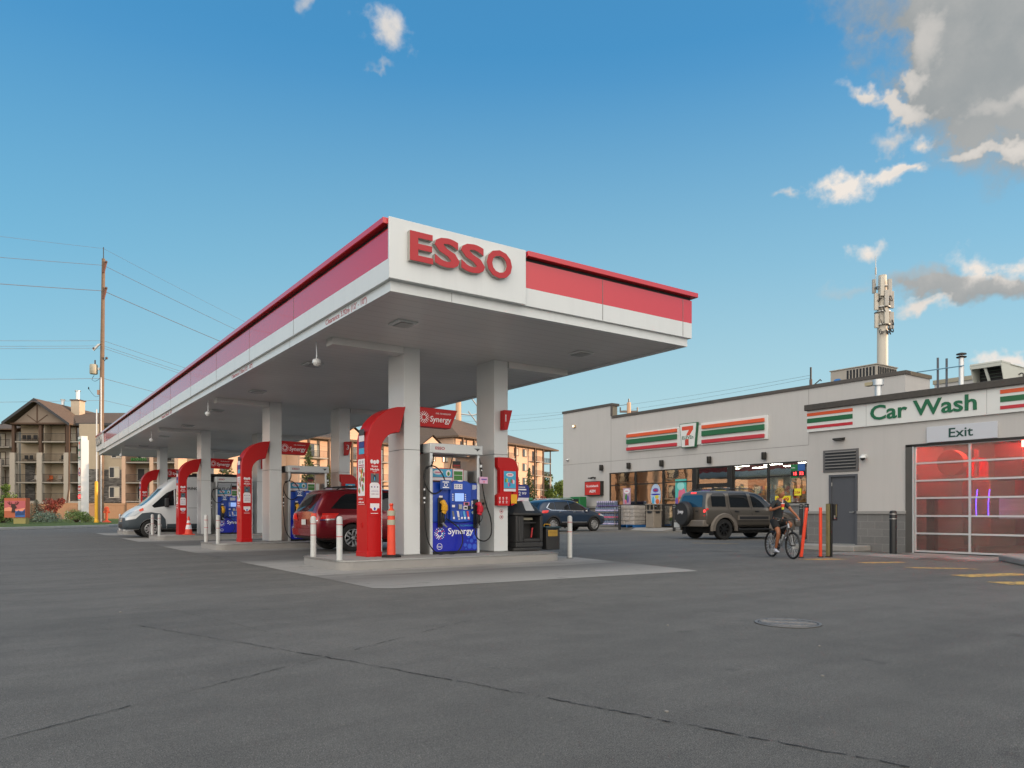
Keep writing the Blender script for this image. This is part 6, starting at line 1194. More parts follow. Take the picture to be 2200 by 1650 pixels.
# palms and fingers grow on from the wrists
def hand(base, wrist, fwd, up, out, curl):
    """palm then five unequal fingers; fwd = along the hand, up = towards the knuckles' back, out = thumb side"""
    fwd, up, out = Vector(fwd).normalized(), Vector(up).normalized(), Vector(out).normalized(); w_ = Vector(N_[wrist][:3])
    pc = w_+fwd*.055; N_.append((*pc, (.030,.020))); i0 = len(N_)-1; E_.append((wrist, i0))
    for k, L in ((-1.5,.062),(-.5,.075),(.5,.080),(1.5,.070)):
        kn = pc+fwd*.035+out*(k*.018); N_.append((*kn, .0095)); a = len(N_)-1; E_.append((i0, a))
        m1 = kn+(fwd*math.cos(curl)-up*math.sin(curl))*L*.5; N_.append((*m1, .0085)); E_.append((a, a+1)); m2 = m1+(fwd*math.cos(curl*2.2)-up*math.sin(curl*2.2))*L*.45; N_.append((*m2, .007)); E_.append((a+1, a+2))
    th = w_+fwd*.03+out*.032; N_.append((*th, .011)); a = len(N_)-1; E_.append((i0, a)); t2 = th+(fwd*.5+out*.35-up*.6).normalized()*.055; N_.append((*t2, .009)); E_.append((a, a+1))
hand(p, 9, (.35,.9,.1), (.8,-.3,.1), (0,.1,1), .9); hand(p, 13, (.75,.05,-.6), (.3,0,.9), (0,-1,0), 1.0)
body = skin('body', N_, E_, SKIN, p, 1)
# head: a shaped skull with face, turned towards the right of the picture
hd = MB(); HC = Vector((-.03,0,1.685)); TA = R(52)
def hp(x, y, z): return HC+Vector((x*math.cos(TA)-y*math.sin(TA), x*math.sin(TA)+y*math.cos(TA), z))
mbh = MB(); mbh.ball((0,0,0), (1,1,1), SKIN, 24, 18)
def headf(v):
    x, y, z = v; sx_ = .098; sy_ = .078; sz_ = .118
    if z < 0: 
        k = 1-.30*(-z)**1.4; y *= k; x = x*(1-.10*(-z)) if x > 0 else x*(1-.45*(-z))
    X, Y_, Z = x*sx_, y*sy_, z*sz_
    X += .022*math.exp(-((Y_/.013)**2)-((Z+.012)/.022)**2)*(x > 0)            # nose
    X -= .010*math.exp(-(((abs(Y_)-.030)/.014)**2)-((Z-.012)/.012)**2)*(x > 0)   # eye sockets
    X += .006*math.exp(-((Y_/.022)**2)-((Z+.052)/.010)**2)*(x > 0)            # lips
    X += .006*math.exp(-((Y_/.02)**2)-((Z+.090)/.016)**2)*(x > 0)             # chin
    return hp(X, Y_, Z)
mbh.xf(headf)
for sg in (1, -1): mbh.ball((0,0,0), (.0,.0,.0), SKIN, 6, 4) if False else None
mbh.v = [v*BS for v in mbh.v]; h_ = mbh.build('head', p, ang=180)
mb = MB()
for sg in (1, -1):
    mb.ball(hp(.084, sg*.030, .012), (.010,.010,.007), mat('eye_white', '#b9b2a8', .3), 8, 6); mb.ball(hp(.092, sg*.030, .012), .005, mat('iris', '#1c140e', .3), 6, 5)
    mb.tube([hp(.088,sg*.046,.028), hp(.094,sg*.030,.034), hp(.094,sg*.014,.030)], .004, 5, HAIRD)
mb.tube([hp(.098,.020,-.053), hp(.106,0,-.052), hp(.098,-.020,-.053)], .0045, 5, mat('lips', '#7a3f34', .5)); mb.v = [v*BS for v in mb.v]; mb.build('face', h_)
for sg in (1, -1): mb = MB(); mb.ball(hp(-.005, sg*.076, -.005), (.018,.012,.028), SKIN, 8, 6); mb.v = [v*BS for v in mb.v]; mb.build('ear', h_)
mb = MB(); rr = random.Random(4)
cap_ = MB(); cap_.ball((0,0,0), (1,1,1), HAIR, 20, 12); cap_.xf(lambda v: hp(v[0]*.100-.012-(.012 if v[2] < 0 else 0), v[1]*.088, max(v[2], -.35)*.118+.030+(.0 if v[0] < .3 else .012))); mb.add(cap_.v, cap_.f, HAIR)
for i in range(520):
    a = rr.uniform(0, 2*math.pi); e = rr.uniform(-.30, 1.0)
    x, y = math.cos(a)*math.sqrt(max(0, 1-max(e, 0)**2)), math.sin(a)*math.sqrt(max(0, 1-max(e, 0)**2))
    if x > .5 and e < .45: continue
    if e < 0 and x > .05: continue
    c = hp(x*.108-.010, y*.094, e*.128+.028); n_ = (c-HC).normalized(); t_ = Vector((rr.gauss(0,1), rr.gauss(0,1), rr.gauss(-.4,.6))).normalized(); L_ = rr.uniform(.02,.045)
    mb.tube([c-n_*.01, c+n_*.008+t_*L_*.5, c+n_*.004+t_*L_], [.009,.007,.002], 4, HAIR if rr.random() < .84 else HAIRD)
mb.v = [v*BS for v in mb.v]; mb.build('hair', p)
skin('shirt', [(-.225,0,.95,(.15,.178)),(-.20,0,1.06,(.135,.16)),(-.18,0,1.17,(.128,.15)),(-.12,0,1.36,(.125,.168)),(-.085,0,1.475,(.08,.10)),(-.065,0,1.52,(.060,.062)),(-.10,-.165,1.45,.068),(-.078,-.26,1.30,.062),(-.10,.165,1.45,.068),(-.015,.24,1.30,.062)], [(0,1),(1,2),(2,3),(3,4),(4,5),(4,6),(6,7),(4,8),(8,9)], SHIRT, p, 2)
skin('shorts', [(-.23,0,1.02,(.14,.17)),(-.215,0,.96,(.145,.17)),(-.17,-.11,.93,.118),(.04,-.14,.76,.098),(-.15,.11,.94,.118),(.12,.15,.915,.098)], [(0,1),(1,2),(2,3),(1,4),(4,5)], SHORT, p, 2, 1)
for (x, y, z) in ((-.05,-.135,.235), (-.09,.135,.575)):
    sh = skin('shoe', [(x-.03,y,z-.035,(.036,.042)),(x+.04,y,z-.055,(.038,.036)),(x+.13,y,z-.070,(.034,.024)),(x+.17,y,z-.072,(.026,.018)),(x-.005,y,z+.01,.038)], [(0,1),(1,2),(2,3),(0,4)], SHOE, p, 2)
t = thing('drink_cup', 'orange and yellow fast food cup with straw held by the rider', 'cup', BP, HB)
cb = Vector((.235,-.095,1.27)); mb = MB(); mb.lathe([(.030,0),(.036,.06)], cb, seg=16, m=mat('cup_yellow', '#c4c23a', .5)); mb.lathe([(.036,.0601),(.045,.145)], cb, seg=16, m=mat('cup_orange', '#d0492a', .5)); mb.v = [v*BS for v in mb.v]; mb.build('cup', t)
mb = MB(); mb.lathe([(.047,.145),(.047,.16),(.02,.165)], cb, seg=16, m=ADW); mb.v = [v*BS for v in mb.v]; mb.build('lid', t)
mb = MB(); mb.tube([cb+Vector((0,0,.15)), cb+Vector((-.03,.02,.27))], .005, 6, ADW); mb.v = [v*BS for v in mb.v]; mb.build('straw', t)
# ================================================================ small things by the car wash and the shop
t = thing('marker_post', 'leaning orange plastic marker post beside the front wheel of the bicycle', 'marker post', (15.42,10.25,0), 0, 'orange flexible marker posts')
mb = MB(); mb.prism([(-.045,-.02,.01),(.045,-.02,.01),(.045,-.02,1.16),(-.045,-.02,1.16)], (0,.04,0), ORANGE); mb.xf(lambda v: (v[0]+.115*v[2]*.82, v[1]-.115*v[2]*.57, v[2])); mb.build('post', t, bevel=.01); mb = MB(); mb.cyl((0,0,.001), (0,0,.02), .07, seg=12, m=BLACK); mb.build('foot', t)
t = thing('marker_post', 'upright orange plastic marker post against the black and yellow pillar', 'marker post', (15.95,10.09,0), 0, 'orange flexible marker posts')
mb = MB(); mb.box((-.042,-.02,.01), (.042,.02,1.17), ORANGE); mb.build('post', t, bevel=.01); mb = MB(); mb.cyl((0,0,.001), (0,0,.02), .07, seg=12, m=BLACK); mb.build('foot', t)
t = thing('sensor_pillar', 'narrow black pillar with worn yellow front panel, standing right of the orange posts', 'pillar', (16.22,10.02,0))
mb = MB(); mb.box((-.02,-.055,.0), (.03,.06,1.26), DARK); mb.box((-.10,-.06,.0), (-.02,.06,.02), DARK); mb.build('post', t, bevel=.004)
OLI = mat('olive_panel', '#6e6846', .4, noise=(5, .15)); mb = MB(); mb.box((-.105,-.02,.02), (-.021,.04,1.255), OLI); mb.build('front_panel', t, bevel=.004)
mb = MB(); mb.box((.03,-.09,.86), (.17,.05,1.25), DARK); mb.box((.10,-.093,.95), (.135,-.09,1.24), OLI); mb.box((.02,-.096,.90), (.08,-.091,.98), STEEL); mb.build('sensor_head', t, bevel=.006)
def black_bollard(loc, h, label, first=[None]):
    t = thing('guard_bollard', label, 'bollard', loc, 0, 'dark bollards along the shop and car wash')
    mb = MB(); mb.lathe([(.085,0),(.085,h-.05),(.07,h-.01),(.03,h)], (0,0,0), seg=18, m=DARK); mb.build('post', t)
    for z in (h-.10, h-.22): mb = MB(); mb.lathe([(.0855,0),(.088,0),(.088,.022),(.0855,.022)], (0,0,z), seg=18, m=STEEL); mb.build('steel_band', t)
    return t
black_bollard((31.3,33.15,0), 1.50, 'dark bollard standing between the water display and the wrapped pallet')
black_bollard((31.3,28.75,0), 1.53, 'dark bollard standing left of the spare wheel of the off-roader')
black_bollard((31.3,38.4,0), 1.45, 'dark bollard behind the front of the blue crossover')
black_bollard((31.0,20.6,0), 1.45, 'dark bollard almost hidden behind the off-roader, left of the yellow price poster')
black_bollard((26.4,17.3,0), 1.40, 'dark bollard behind the left arm of the rider')
black_bollard((18.72,9.83,0), 1.10, 'dark bollard at the left side of the car wash door')
black_bollard((18.3,6.62,0), 1.05, 'dark bollard at the right edge of the car wash door')
# water display, pallet, bin, newspaper boxes
t = thing('water_rack', 'rack of purple capped water bottles in tiers before the shop window', 'bottle rack', (31.95,34.9,.15))
BT = mat('bottle_water', '#5d6c86', .15, coat=.4); CAPP = mat('cap_purple', '#6a5a9c', .5); LBL = mat('label_lilac', '#c0b8d8', .5)
mb = MB(); mb.box((-.3,-.95,.05), (.3,.95,.10), SHF); mb.box((-.3,-.95,.48), (.3,.95,.51), SHF); mb.box((-.3,-.95,.90), (.3,.95,.93), SHF)
for y in (-.95,.92):
    for x in (-.3,.27): mb.box((x,y,0), (x+.03,y+.03,1.1), SHF)
mb.build('rack', t)
for k, z in enumerate((.10,.51,.93)):
    mb = MB()
    for j in range(11):
        for x in (-.20, .0):
            y = -.87+.172*j; mb.lathe([(.075,0),(.078,.16),(.07,.25),(.03,.31),(.03,.345)], (x,y,z), seg=8, m=BT); mb.lathe([(.079,0),(.079,.09)], (x,y,z+.06), seg=8, m=LBL if k != 1 else PINK); mb.cyl((x,y,z+.335), (x,y,z+.37), .035, seg=8, m=CAPP if k else ADW)
    mb.build('bottle_row', t)
mb = MB(); mb.box((-.3,-.95,1.30), (.25,.75,1.34), CAPP)
for j in range(9): mb.box((-.28,-.90+.19*j,1.34), (-.02,-.76+.19*j,1.60), BT); mb.box((-.285,-.89+.19*j,1.52), (-.03,-.77+.19*j,1.62), LBL)
mb.build('top_case', t)
t = thing('wrapped_pallet', 'blue pallet stacked with plastic wrapped cases beside the litter bin', 'pallet', (32.0,32.75,.15))
mb = MB(); PBL = mat('pallet_blue', '#1f5f9c', .6); 
for y in (-.62,-.05,.52): mb.box((-.5,y,0), (.5,y+.1,.12), PBL)
mb.box((-.5,-.62,.12), (.5,.62,.15), PBL); mb.build('pallet', t)
WR = mat('shrink_wrap', '#a39d97', .35, noise=(6, .18), bump=(9, .9)); mb = MB(); rr = random.Random(8)
for k in range(5):
    for j in range(3): mb.box((-.48+rr.uniform(-.02,.02),-.60+.40*j,.155+.235*k), (.48,-.60+.40*j+.39,.155+.235*k+.225), WR)
mb.build('case_stack', t, bevel=.03)
t = thing('litter_bin', 'beige litter bin with domed openings in front of the low shop glazing', 'litter bin', (31.95,30.95,.15))
BE = mat('bin_beige', '#837a6e', .7, noise=(5, .06)); mb = MB(); mb.prism([(-.33,-.33,0),(.33,-.33,0),(.33,.33,0),(-.33,.33,0)], (0,0,.98), BE); mb.box((-.37,-.37,.98), (.37,.37,1.06), BE); mb.build('body', t, bevel=.03)
mb = MB()
for x in (-.33,.27):
    for y in (-.33,-.03,.27): mb.box((x,y,1.06), (x+.06,y+.06,1.34), BE)
mb.prism([(-.36,-.36,1.34),(.36,-.36,1.34),(.36,.36,1.34),(-.36,.36,1.34)], (0,0,.07), BE); mb.box((-.27,-.27,1.0), (.27,.27,1.12), DARK); mb.build('hood', t, bevel=.02)
mb = MB(); mb.lathe([(.36,.0),(.385,-.06),(.37,-.14),(.36,-.10)], (0,0,.99), seg=20, m=DARK); mb.build('bag_rim', t)
t = thing('newspaper_stand', 'green newspaper boxes half hidden behind the blue crossover', 'newspaper box', (32.2,38.6,.15))
mb = MB(); mb.box((-.3,-1.0,.2), (.3,-.05,1.95), GREEN); mb.box((-.3,.02,.2), (.3,.95,1.9), GREEN); mb.build('case', t, bevel=.02); mb = MB()
for y in (-.9,.1): mb.box((-.31,y,1.3), (-.301,y+.75,1.8), DARK); mb.box((-.315,y+.05,1.35), (-.31,y+.35,1.6), ADY); mb.box((-.315,y+.42,1.35), (-.31,y+.7,1.62), ADG)
mb.build('window', t)
t = thing('dumpster', 'green waste container behind the black forecourt bin', 'waste container', (25.2,35.6,0), R(0)); mb = MB(); mb.box((-.75,-.7,.1), (.75,.7,1.75), mat('skip_green', '#2f6a48', .55)); mb.box((-.8,-.75,1.75), (.8,.75,1.9), mat('skip_lid', '#3c7a58', .5)); mb.build('case', t, bevel=.03)
# ================================================================ the neighbourhood
def at(d, u, v=1101.): t = (u-1100)/1594; return Vector((d*(SA+t*CA), d*(CA-t*SA), 1.05+d*(1101-v)/1594))
SID = mat('siding_beige', '#a89a86', .85, noise=(2, .05)); SIDW = mat('siding_cream', '#b3a592', .85, noise=(2, .05)); PEACH = mat('stucco_peach', '#c6a68e', .85, noise=(1.5, .05)); WOODB = mat('brown_timber', '#4a3628', .7); STG = mat('stucco_grey', '#a39c92', .8, noise=(2, .04))
WIN = mat('far_glass', (.05,.06,.07), .06, spec=.8); FRAMEW = mat('frame_white', '#c4beb4', .6); FRAMEB = mat('frame_brown', '#5a463a', .7); RAIL = mat('rail_black', '#1b1a1a', .6); SLAB = mat('slab_edge', '#8f8a82', .8); CURT = mat('curtain', '#b9b2a2', .8)
g = NT('stone_veneer'); tcn = g.n('ShaderNodeTexCoord').outputs['Object']; vo = g.n('ShaderNodeTexVoronoi', {'Vector': g.n('ShaderNodeMapping', {'Vector': tcn, 'Scale': (1.2,1.2,4)}).outputs[0], 'Scale': 1.6})
g.link(g.mix(g.ramp(vo.outputs['Color'], .2, .9, 0, 1), (.055,.052,.05), (.17,.16,.15)), g.b.inputs['Base Color']); g.b.inputs['Roughness'].default_value = .9; STONE = g.m
g = NT('brick_red'); tcn = g.n('ShaderNodeTexCoord').outputs['Object']; g.link(g.mix(g.ramp(g.noise(tcn, 9, 4, .8), .35, .65, 0, 1), (.26,.12,.075), (.36,.18,.11)), g.b.inputs['Base Color']); g.b.inputs['Roughness'].default_value = .9; BRICK = g.m
g = NT('shingles'); tcn = g.n('ShaderNodeTexCoord').outputs['Object']; sz_ = g.n('ShaderNodeSeparateXYZ', {0: tcn}).outputs[2]; ln = g.math('FRACT', g.math('MULTIPLY', sz_, 5.5))
cc = g.mix(g.ramp(g.noise(tcn, 4, 5, .8), .3, .7, 0, 1), (.085,.06,.045), (.17,.12,.085)); cc = g.mix(g.math('LESS_THAN', ln, .22), cc, (.05,.038,.03)); g.link(cc, g.b.inputs['Base Color']); g.b.inputs['Roughness'].default_value = .95; SHN = g.m
def win(par, x, y, z, w_, h, trim=FRAMEB, ny=-1):
    """window on a wall facing -y, frame and pane"""
    mb = MB(); f = .09
    mb.box((x-w_/2-f,y-.07,z-h/2-f), (x+w_/2+f,y+.02,z-h/2), trim); mb.box((x-w_/2-f,y-.07,z+h/2), (x+w_/2+f,y+.02,z+h/2+f), trim); mb.box((x-w_/2-f,y-.07,z-h/2), (x-w_/2,y+.02,z+h/2), trim); mb.box((x+w_/2,y-.07,z-h/2), (x+w_/2+f,y+.02,z+h/2), trim); mb.box((x-.03,y-.05,z-h/2), (x+.03,y+.01,z+h/2), FRAMEW)
    o = mb.build('window', par)
    mb = MB(); mb.box((x-w_/2,y-.03,z-h/2), (x+w_/2,y-.01,z+h/2), WIN); mb.box((x+.05,y-.034,z-h/2+.05), (x+w_/2-.03,y-.031,z+h/2-.04), CURT); mb.build('pane', o)
def balcony(par, x0, x1, y0, y1, z, side=False):
    mb = MB(); mb.box((x0,y0,z-.16), (x1,y1,z), SLAB); o = mb.build('balcony', par)
    mb = MB(); mb.box((x0,y0+.04,z+1.02), (x1,y0+.09,z+1.07), RAIL); mb.box((x0,y0+.04,z+.08), (x1,y0+.09,z+.12), RAIL)
    n = int((x1-x0)/.16)
    for i in range(n+1): x = x0+(x1-x0)*i/n; mb.box((x-.014,y0+.05,z+.1), (x+.014,y0+.075,z+1.04), RAIL)
    if side:
        for i in range(int((y1-y0)/.16)+1): y = y0+.06+.16*i; mb.box((x1-.06,y-.014,z+.1), (x1-.04,y+.014,z+1.04), RAIL)
        mb.box((x1-.07,y0+.05,z+1.02), (x1-.03,y1,z+1.07), RAIL)
    mb.build('railing', o)
def chair_on(par, x, y, z, m=DARK):
    mb = MB(); mb.box((x-.25,y-.22,z+.38), (x+.25,y+.22,z+.43), m); mb.box((x-.25,y+.18,z+.43), (x+.25,y+.23,z+.95), m)
    for a in (-.22,.2):
        for b in (-.2,.18): mb.box((x+a,y+b,z), (x+a+.03,y+b+.03,z+.38), m)
    return mb
KP = .0627
AL = thing('apartment_building', 'beige four storey apartment block with a timber gable over its balconies, behind the price sign', 'apartment building', at(100, 92, 1117.7)-Vector((0,0,.0)), -CAM_YAW, 'apartment blocks around the station')
AL.location.z = 0
lx = lambda u: (u-92)*KP
lz = lambda v: 1.05+(1101-v)*KP
Z4 = [2.6, 5.15, 7.9, 10.65]; EV = 13.0
mb = MB(); mb.box((lx(26),1.8,0), (lx(212),14,EV), SID); mb.box((lx(170),.0,6.9), (lx(212),1.8,EV), SID); mb.box((lx(212),1.2,6.9), (lx(260),14,EV), SID); mb.box((lx(260),3.2,0), (lx(420),14,EV), SID); mb.build('wall', AL)
for a_, b_ in (((lx(170),-.04,2.4),(lx(212),1.8,6.9)), ((lx(212),1.15,2.4),(lx(260),3.2,6.9)), ((lx(36),1.72,2.6),(lx(57),1.8,7.8))): mb = MB(); mb.box(a_, b_, STONE); mb.build('stone_cladding', AL)
mb = MB(); mb.box((lx(22),-.3,0), (lx(190),1.8,2.5), STG); mb.box((lx(190),-.8,0), (lx(425),2.8,2.3), mat('plinth_brick', '#b08d70', .85, noise=(4,.08))); mb.build('plinth', AL)
for (u0, u1) in ((23,34),(81,92),(139,151)):
    mb = MB(); mb.box((lx(u0),-.25,2.4), (lx(u1),.45,9.1), STG); mb.build('pillar', AL); mb = MB(); mb.box((lx(u0+3),-.1,9.1), (lx(u1-2),.35,EV), WOODB); mb.build('timber_post', AL)
mb = MB(); mb.box((lx(90),.4,2.4), (lx(92.5),1.8,EV), SIDW); mb.box((lx(149),.4,2.4), (lx(151),1.8,9.1), SIDW); mb.build('wing_wall', AL)
for k, z in enumerate(Z4):
    for (u0, u1) in ((33,82),(91,140),(151,170)): balcony(AL, lx(u0), lx(u1), -.1, 1.8, z)
    for u, w_ in ((80,1.1),(136,1.5),(156,.9)): win(AL, lx(u), 1.8, z+1.12, w_, 2.0, FRAMEB)
for k, z in enumerate((3.9, 6.6)): win(AL, lx(236), 1.15, z-.1+.0, 1.25, 1.35, FRAMEW)
win(AL, lx(240), 1.2, 9.2, 1.2, 1.3, FRAMEW); win(AL, lx(240), 1.2, 11.8, 1.2, 1.3, FRAMEW)
for (u0, u1) in ((258,266),(318,326),(372,380)): mb = MB(); mb.box((lx(u0),.4,2.3), (lx(u1),3.2,EV-.0), PEACH); mb.build('wing_wall', AL)
for z in Z4:
    for (u0, u1) in ((266,318),(326,372)): balcony(AL, lx(u0), lx(u1), .5, 3.2, z); win(AL, lx(u0+20), 3.2, z+1.15, 1.9, 1.6, FRAMEW); win(AL, lx(u0+42), 3.2, z+1.05, .9, 1.9, FRAMEW)
rr = random.Random(12)
mb = MB(); q = []
for (u, k, m) in ((40,3,DARK),(50,3,DARK),(64,3,DARK),(44,2,DARK),(55,2,DARK),(66,1,FRAMEW),(118,1,STG),(98,1,ADO),(124,2,DARK),(290,2,FRAMEW),(300,1,DARK),(285,1,DARK)):
    c_ = chair_on(AL, lx(u), 1.0 if u < 200 else 2.0, Z4[k], m); o = c_.build('balcony_chair', AL)
mb = MB(); [mb.ball((lx(276+5*i), .9, Z4[3]-.0-2.75+.35), (.18,.15,.28), MC['ad_green'], 6, 5) for i in range(7)]; mb.build('planter', AL)
# roofs
mb = MB()
def slope(P, th=.18): mb.prism(P, (0,0,th), SHN)
xa, xl, xr_ = lx(82), lx(13), lx(157); za = 16.15; ze = 12.95; e = -.9
slope([(xl,e,ze),(xa,e,za),(xa,14,za),(xl,14,ze)]); slope([(xa,e,za),(xr_,e,ze-.15),(xr_,14,ze-.15),(xa,14,za)])
y2 = 1.0; rx0, rx1 = lx(176), lx(430); zr = 15.3
slope([(lx(160),.4,ze),(rx1,.4,ze),(rx1,7.5,zr),(rx0,7.5,zr)]); slope([(rx0,7.5,zr),(rx1,7.5,zr),(rx1,14.8,ze),(lx(160),14.8,ze)]); slope([(lx(120),4,14.4),(lx(160),.4,ze),(rx0,7.5,zr),(lx(90),7.5,zr)])
mb.build('roof', AL)
mb = MB(); mb.prism([(lx(30),-.2,EV),(lx(148),-.2,EV),(xa,-.2,15.65)], (0,.3,0), mat('gable_siding', '#7b6f64', .85)); mb.box((lx(26),-.4,EV-.1), (lx(152),.2,EV+.12), WOODB); 
for (a, b) in (((lx(60),13.3+.9),(lx(82),13.15)),((lx(104),13.3+.9),(lx(82),13.15)),((xa,13.1),(xa,15.5))): mb.prism([(a[0]-.09,-.24,a[1]),(a[0]+.09,-.24,a[1]),(b[0]+.09,-.24,b[1]),(b[0]-.09,-.24,b[1])], (0,.03,0), WOODB)
mb.build('gable', AL)
mb = MB()
for (a, b) in (((xl,ze),(xa,za)),((xa,za),(xr_,ze-.15))): mb.prism([(a[0],e-.06,a[1]-.2),(b[0],e-.06,b[1]-.2),(b[0],e-.06,b[1]+.2),(a[0],e-.06,a[1]+.2)], (0,.08,0), mat('barge_dark', '#22262c', .5))
mb.box((lx(160),.3,ze-.15), (rx1,.42,ze+.2), MC['barge_dark']); mb.build('barge_board', AL)
mb = MB(); mb.box((lx(105),5,14.5), (lx(124),6.4,16.9), SIDW); mb.box((lx(103),4.9,16.9), (lx(126),6.5,17.05), WOODB); cmn = mb.build('chimney', AL)
mb = MB(); mb.cyl((lx(114),5.7,17), (lx(114),5.7,18.3), .28, seg=12, m=ALU); mb.cyl((lx(114),5.7,18.3), (lx(114),5.7,18.4), .4, seg=12, m=STEEL); mb.build('flue', cmn)
mb = MB(); mb.cyl((lx(77),6,15.5), (lx(77),6,17.2), .22, seg=10, m=ALU); mb.cyl((lx(77),6,17.1), (lx(77),6,17.2), .34, seg=10, m=STEEL); mb.build('flue', AL)
mb = MB(); mb.tube([(lx(151),-.2,13),(lx(151),-.3,4.2),(lx(146),-.4,1.6)], .09, 6, WOODB); mb.build('downpipe', AL)
t = thing('apartment_building', 'dark shaded wing of the left apartment block at the left edge', 'apartment building', at(108, 5), -CAM_YAW, 'apartment blocks around the station'); t.location.z = 0
mb = MB(); mb.box((-16,1.8,0), (1.2,12,13.0), STG); mb.build('wall', t)
for z in Z4: balcony(t, -3.2, 1.0, 0, 1.8, z); win(t, -1.4, 1.8, z+1.1, 1.2, 1.9)
mb = MB(); mb.box((-.9,-.2,0), (-.1,.6,8.8), STG); mb.box((-4.2,-.2,0), (-3.4,.6,8.8), STG); mb.build('pillar', t)
mb = MB(); mb.prism([(-17,-1,13),(2,-1,13),(2,6.5,14.6),(-17,6.5,14.6)], (0,0,.15), SHN); mb.prism([(-17,14,13),(2,14,13),(2,6.5,14.6),(-17,6.5,14.6)], (0,0,.15), SHN); mb.build('roof', t)
# sunlit blocks farther along
def block(name_label, loc, rz, L, D, Hh, ns, seed, gables=(), cornerbal=True, ridge=3.3, brick=(0,1), apex=None):
    t = thing('apartment_building', name_label, 'apartment building', loc, rz, 'apartment blocks around the station'); rr = random.Random(seed)
    sh = Hh/ns; cb = 3.6 if cornerbal else 0
    mb = MB(); mb.box((0,0,0), (L-cb,D,Hh), PEACH); mb.box((L-cb,2.4,0), (L,D,Hh), PEACH); mb.build('wall', t)
    if cornerbal:
        for k in range(1, ns): balcony(t, L-cb, L, -.1, 2.4, sh*k, True)
        mb = MB(); mb.box((L-.35,-.1,0), (L,.25,sh*(ns-2)), STG); mb.box((L-.28,-.05,sh*(ns-2)), (L-.08,.15,Hh), WOODB); mb.build('pillar', t)
    x = 1.5; j = 0
    while x < L-cb-2.2:
        if rr.random() < .34 and x+4.6 < L-cb:
            for k in range(ns):
                if k: balcony(t, x-.4, x+3.2, -1.3, 0, sh*k)
                win(t, x+1.4, 0, sh*k+1.15, 1.7, 1.9, FRAMEB)
            mb = MB(); mb.box((x-.55,-1.35,0), (x-.25,-1.05,Hh), WOODB); mb.build('timber_post', t); mb = MB(); mb.box((x+3.05,-1.35,0), (x+3.35,-1.05,Hh), WOODB); mb.build('timber_post', t); x += 4.6
        else:
            w_ = rr.choice((1.1,1.5))
            if rr.random() < .4: mb = MB(); mb.box((x-.7,-.06,0), (x+w_+.9,0,sh*(ns-1)-.3), BRICK); mb.build('brick_cladding', t)
            for k in range(ns): win(t, x+w_/2, -.06, sh*k+1.55, w_, 1.45, FRAMEB)
            x += 3.4
    mb = MB(); o_ = .8; A = apex or (L*.2, L*.85)
    P = [(-o_,-o_-(.8 if True else 0),Hh),(L+o_,-o_-.8,Hh),(L+o_,D+o_,Hh),(-o_,D+o_,Hh)]; R0 = (A[0],D/2,Hh+ridge); R1 = (A[1],D/2,Hh+ridge*.66)
    mb.add(P+[R0,R1]+[(p[0],p[1],p[2]-.3) for p in P], [[0,1,5,4],[1,2,5],[2,3,4,5],[3,0,4],[6,7,1,0],[7,8,2,1],[8,9,3,2],[9,6,0,3],[9,8,7,6]], SHN)
    for gx in gables:
        mb.add([(gx-3.2,-o_-1.2,Hh-.05),(gx+3.2,-o_-1.2,Hh-.05),(gx,-o_-1.2,Hh+2.1),(gx,D/2,Hh+2.1),(gx-3.2,D/2,Hh+.0),(gx+3.2,D/2,Hh+.0)], [[0,2,3,4],[2,1,5,3]], SHN)
        mb.prism([(gx-2.7,-o_-.9,Hh),(gx+2.7,-o_-.9,Hh),(gx,-o_-.9,Hh+1.8)], (0,.1,0), PEACH)
    mb.build('roof', t); return t
P0 = at(135, 975); P0.z = 0
block('peach sunlit apartment block with brown roof rising behind the front right column', P0, R(23), 36.5, 15, 15.0, 5, 3, (), True, 5.0, apex=(6, 30))
P0 = at(112, 640); P0.z = 0
block('peach sunlit apartment block seen between the columns behind the red car', P0, R(14), 33, 14, 12.6, 4, 8, (9, 26), False, 3.0)
P0 = at(104, 400); P0.z = 0
block('peach sunlit apartment block half hidden behind the white van', P0, R(8), 19, 12, 12.2, 4, 5, (), False, 2.8)
RB = block('sunlit apartment block mirrored in the shop windows, beyond the left edge', Vector((-62,62,0)), R(38), 46, 14, 13.5, 4, 21, (12, 30), False, 3.2)
# shed and cooler units seen through the pump
mb = MB()
# ---------------------------------------------------------------- timber fence
FEN = mat('fence_timber', '#94745a', .8, noise=(3, .08)); FENP = mat('fence_post', '#5c4a3c', .8)
fs = at(84, -40); fe_dir = Vector((math.cos(R(-16)), math.sin(R(-16)), 0))
t = thing('timber_fence', 'orange brown board fence glowing in the sun behind the shrubs', 'fence', (fs.x, fs.y, .3), R(-16))
for i in range(9):
    x = i*2.45; h = 1.75+(.0 if i % 3 else .12)
    mb = MB()
    for j in range(12): mb.box((x+.04+.195*j,0,0), (x+.225+.195*j,.04,h), FEN)
    mb.box((x,-.03,h-.12), (x+2.4,0,h-.02), FEN); mb.build('fence_panel', t)
    mb = MB(); mb.box((x-.07,-.06,-.3), (x+.05,.06,h+.12), FENP); mb.build('fence_post', t)
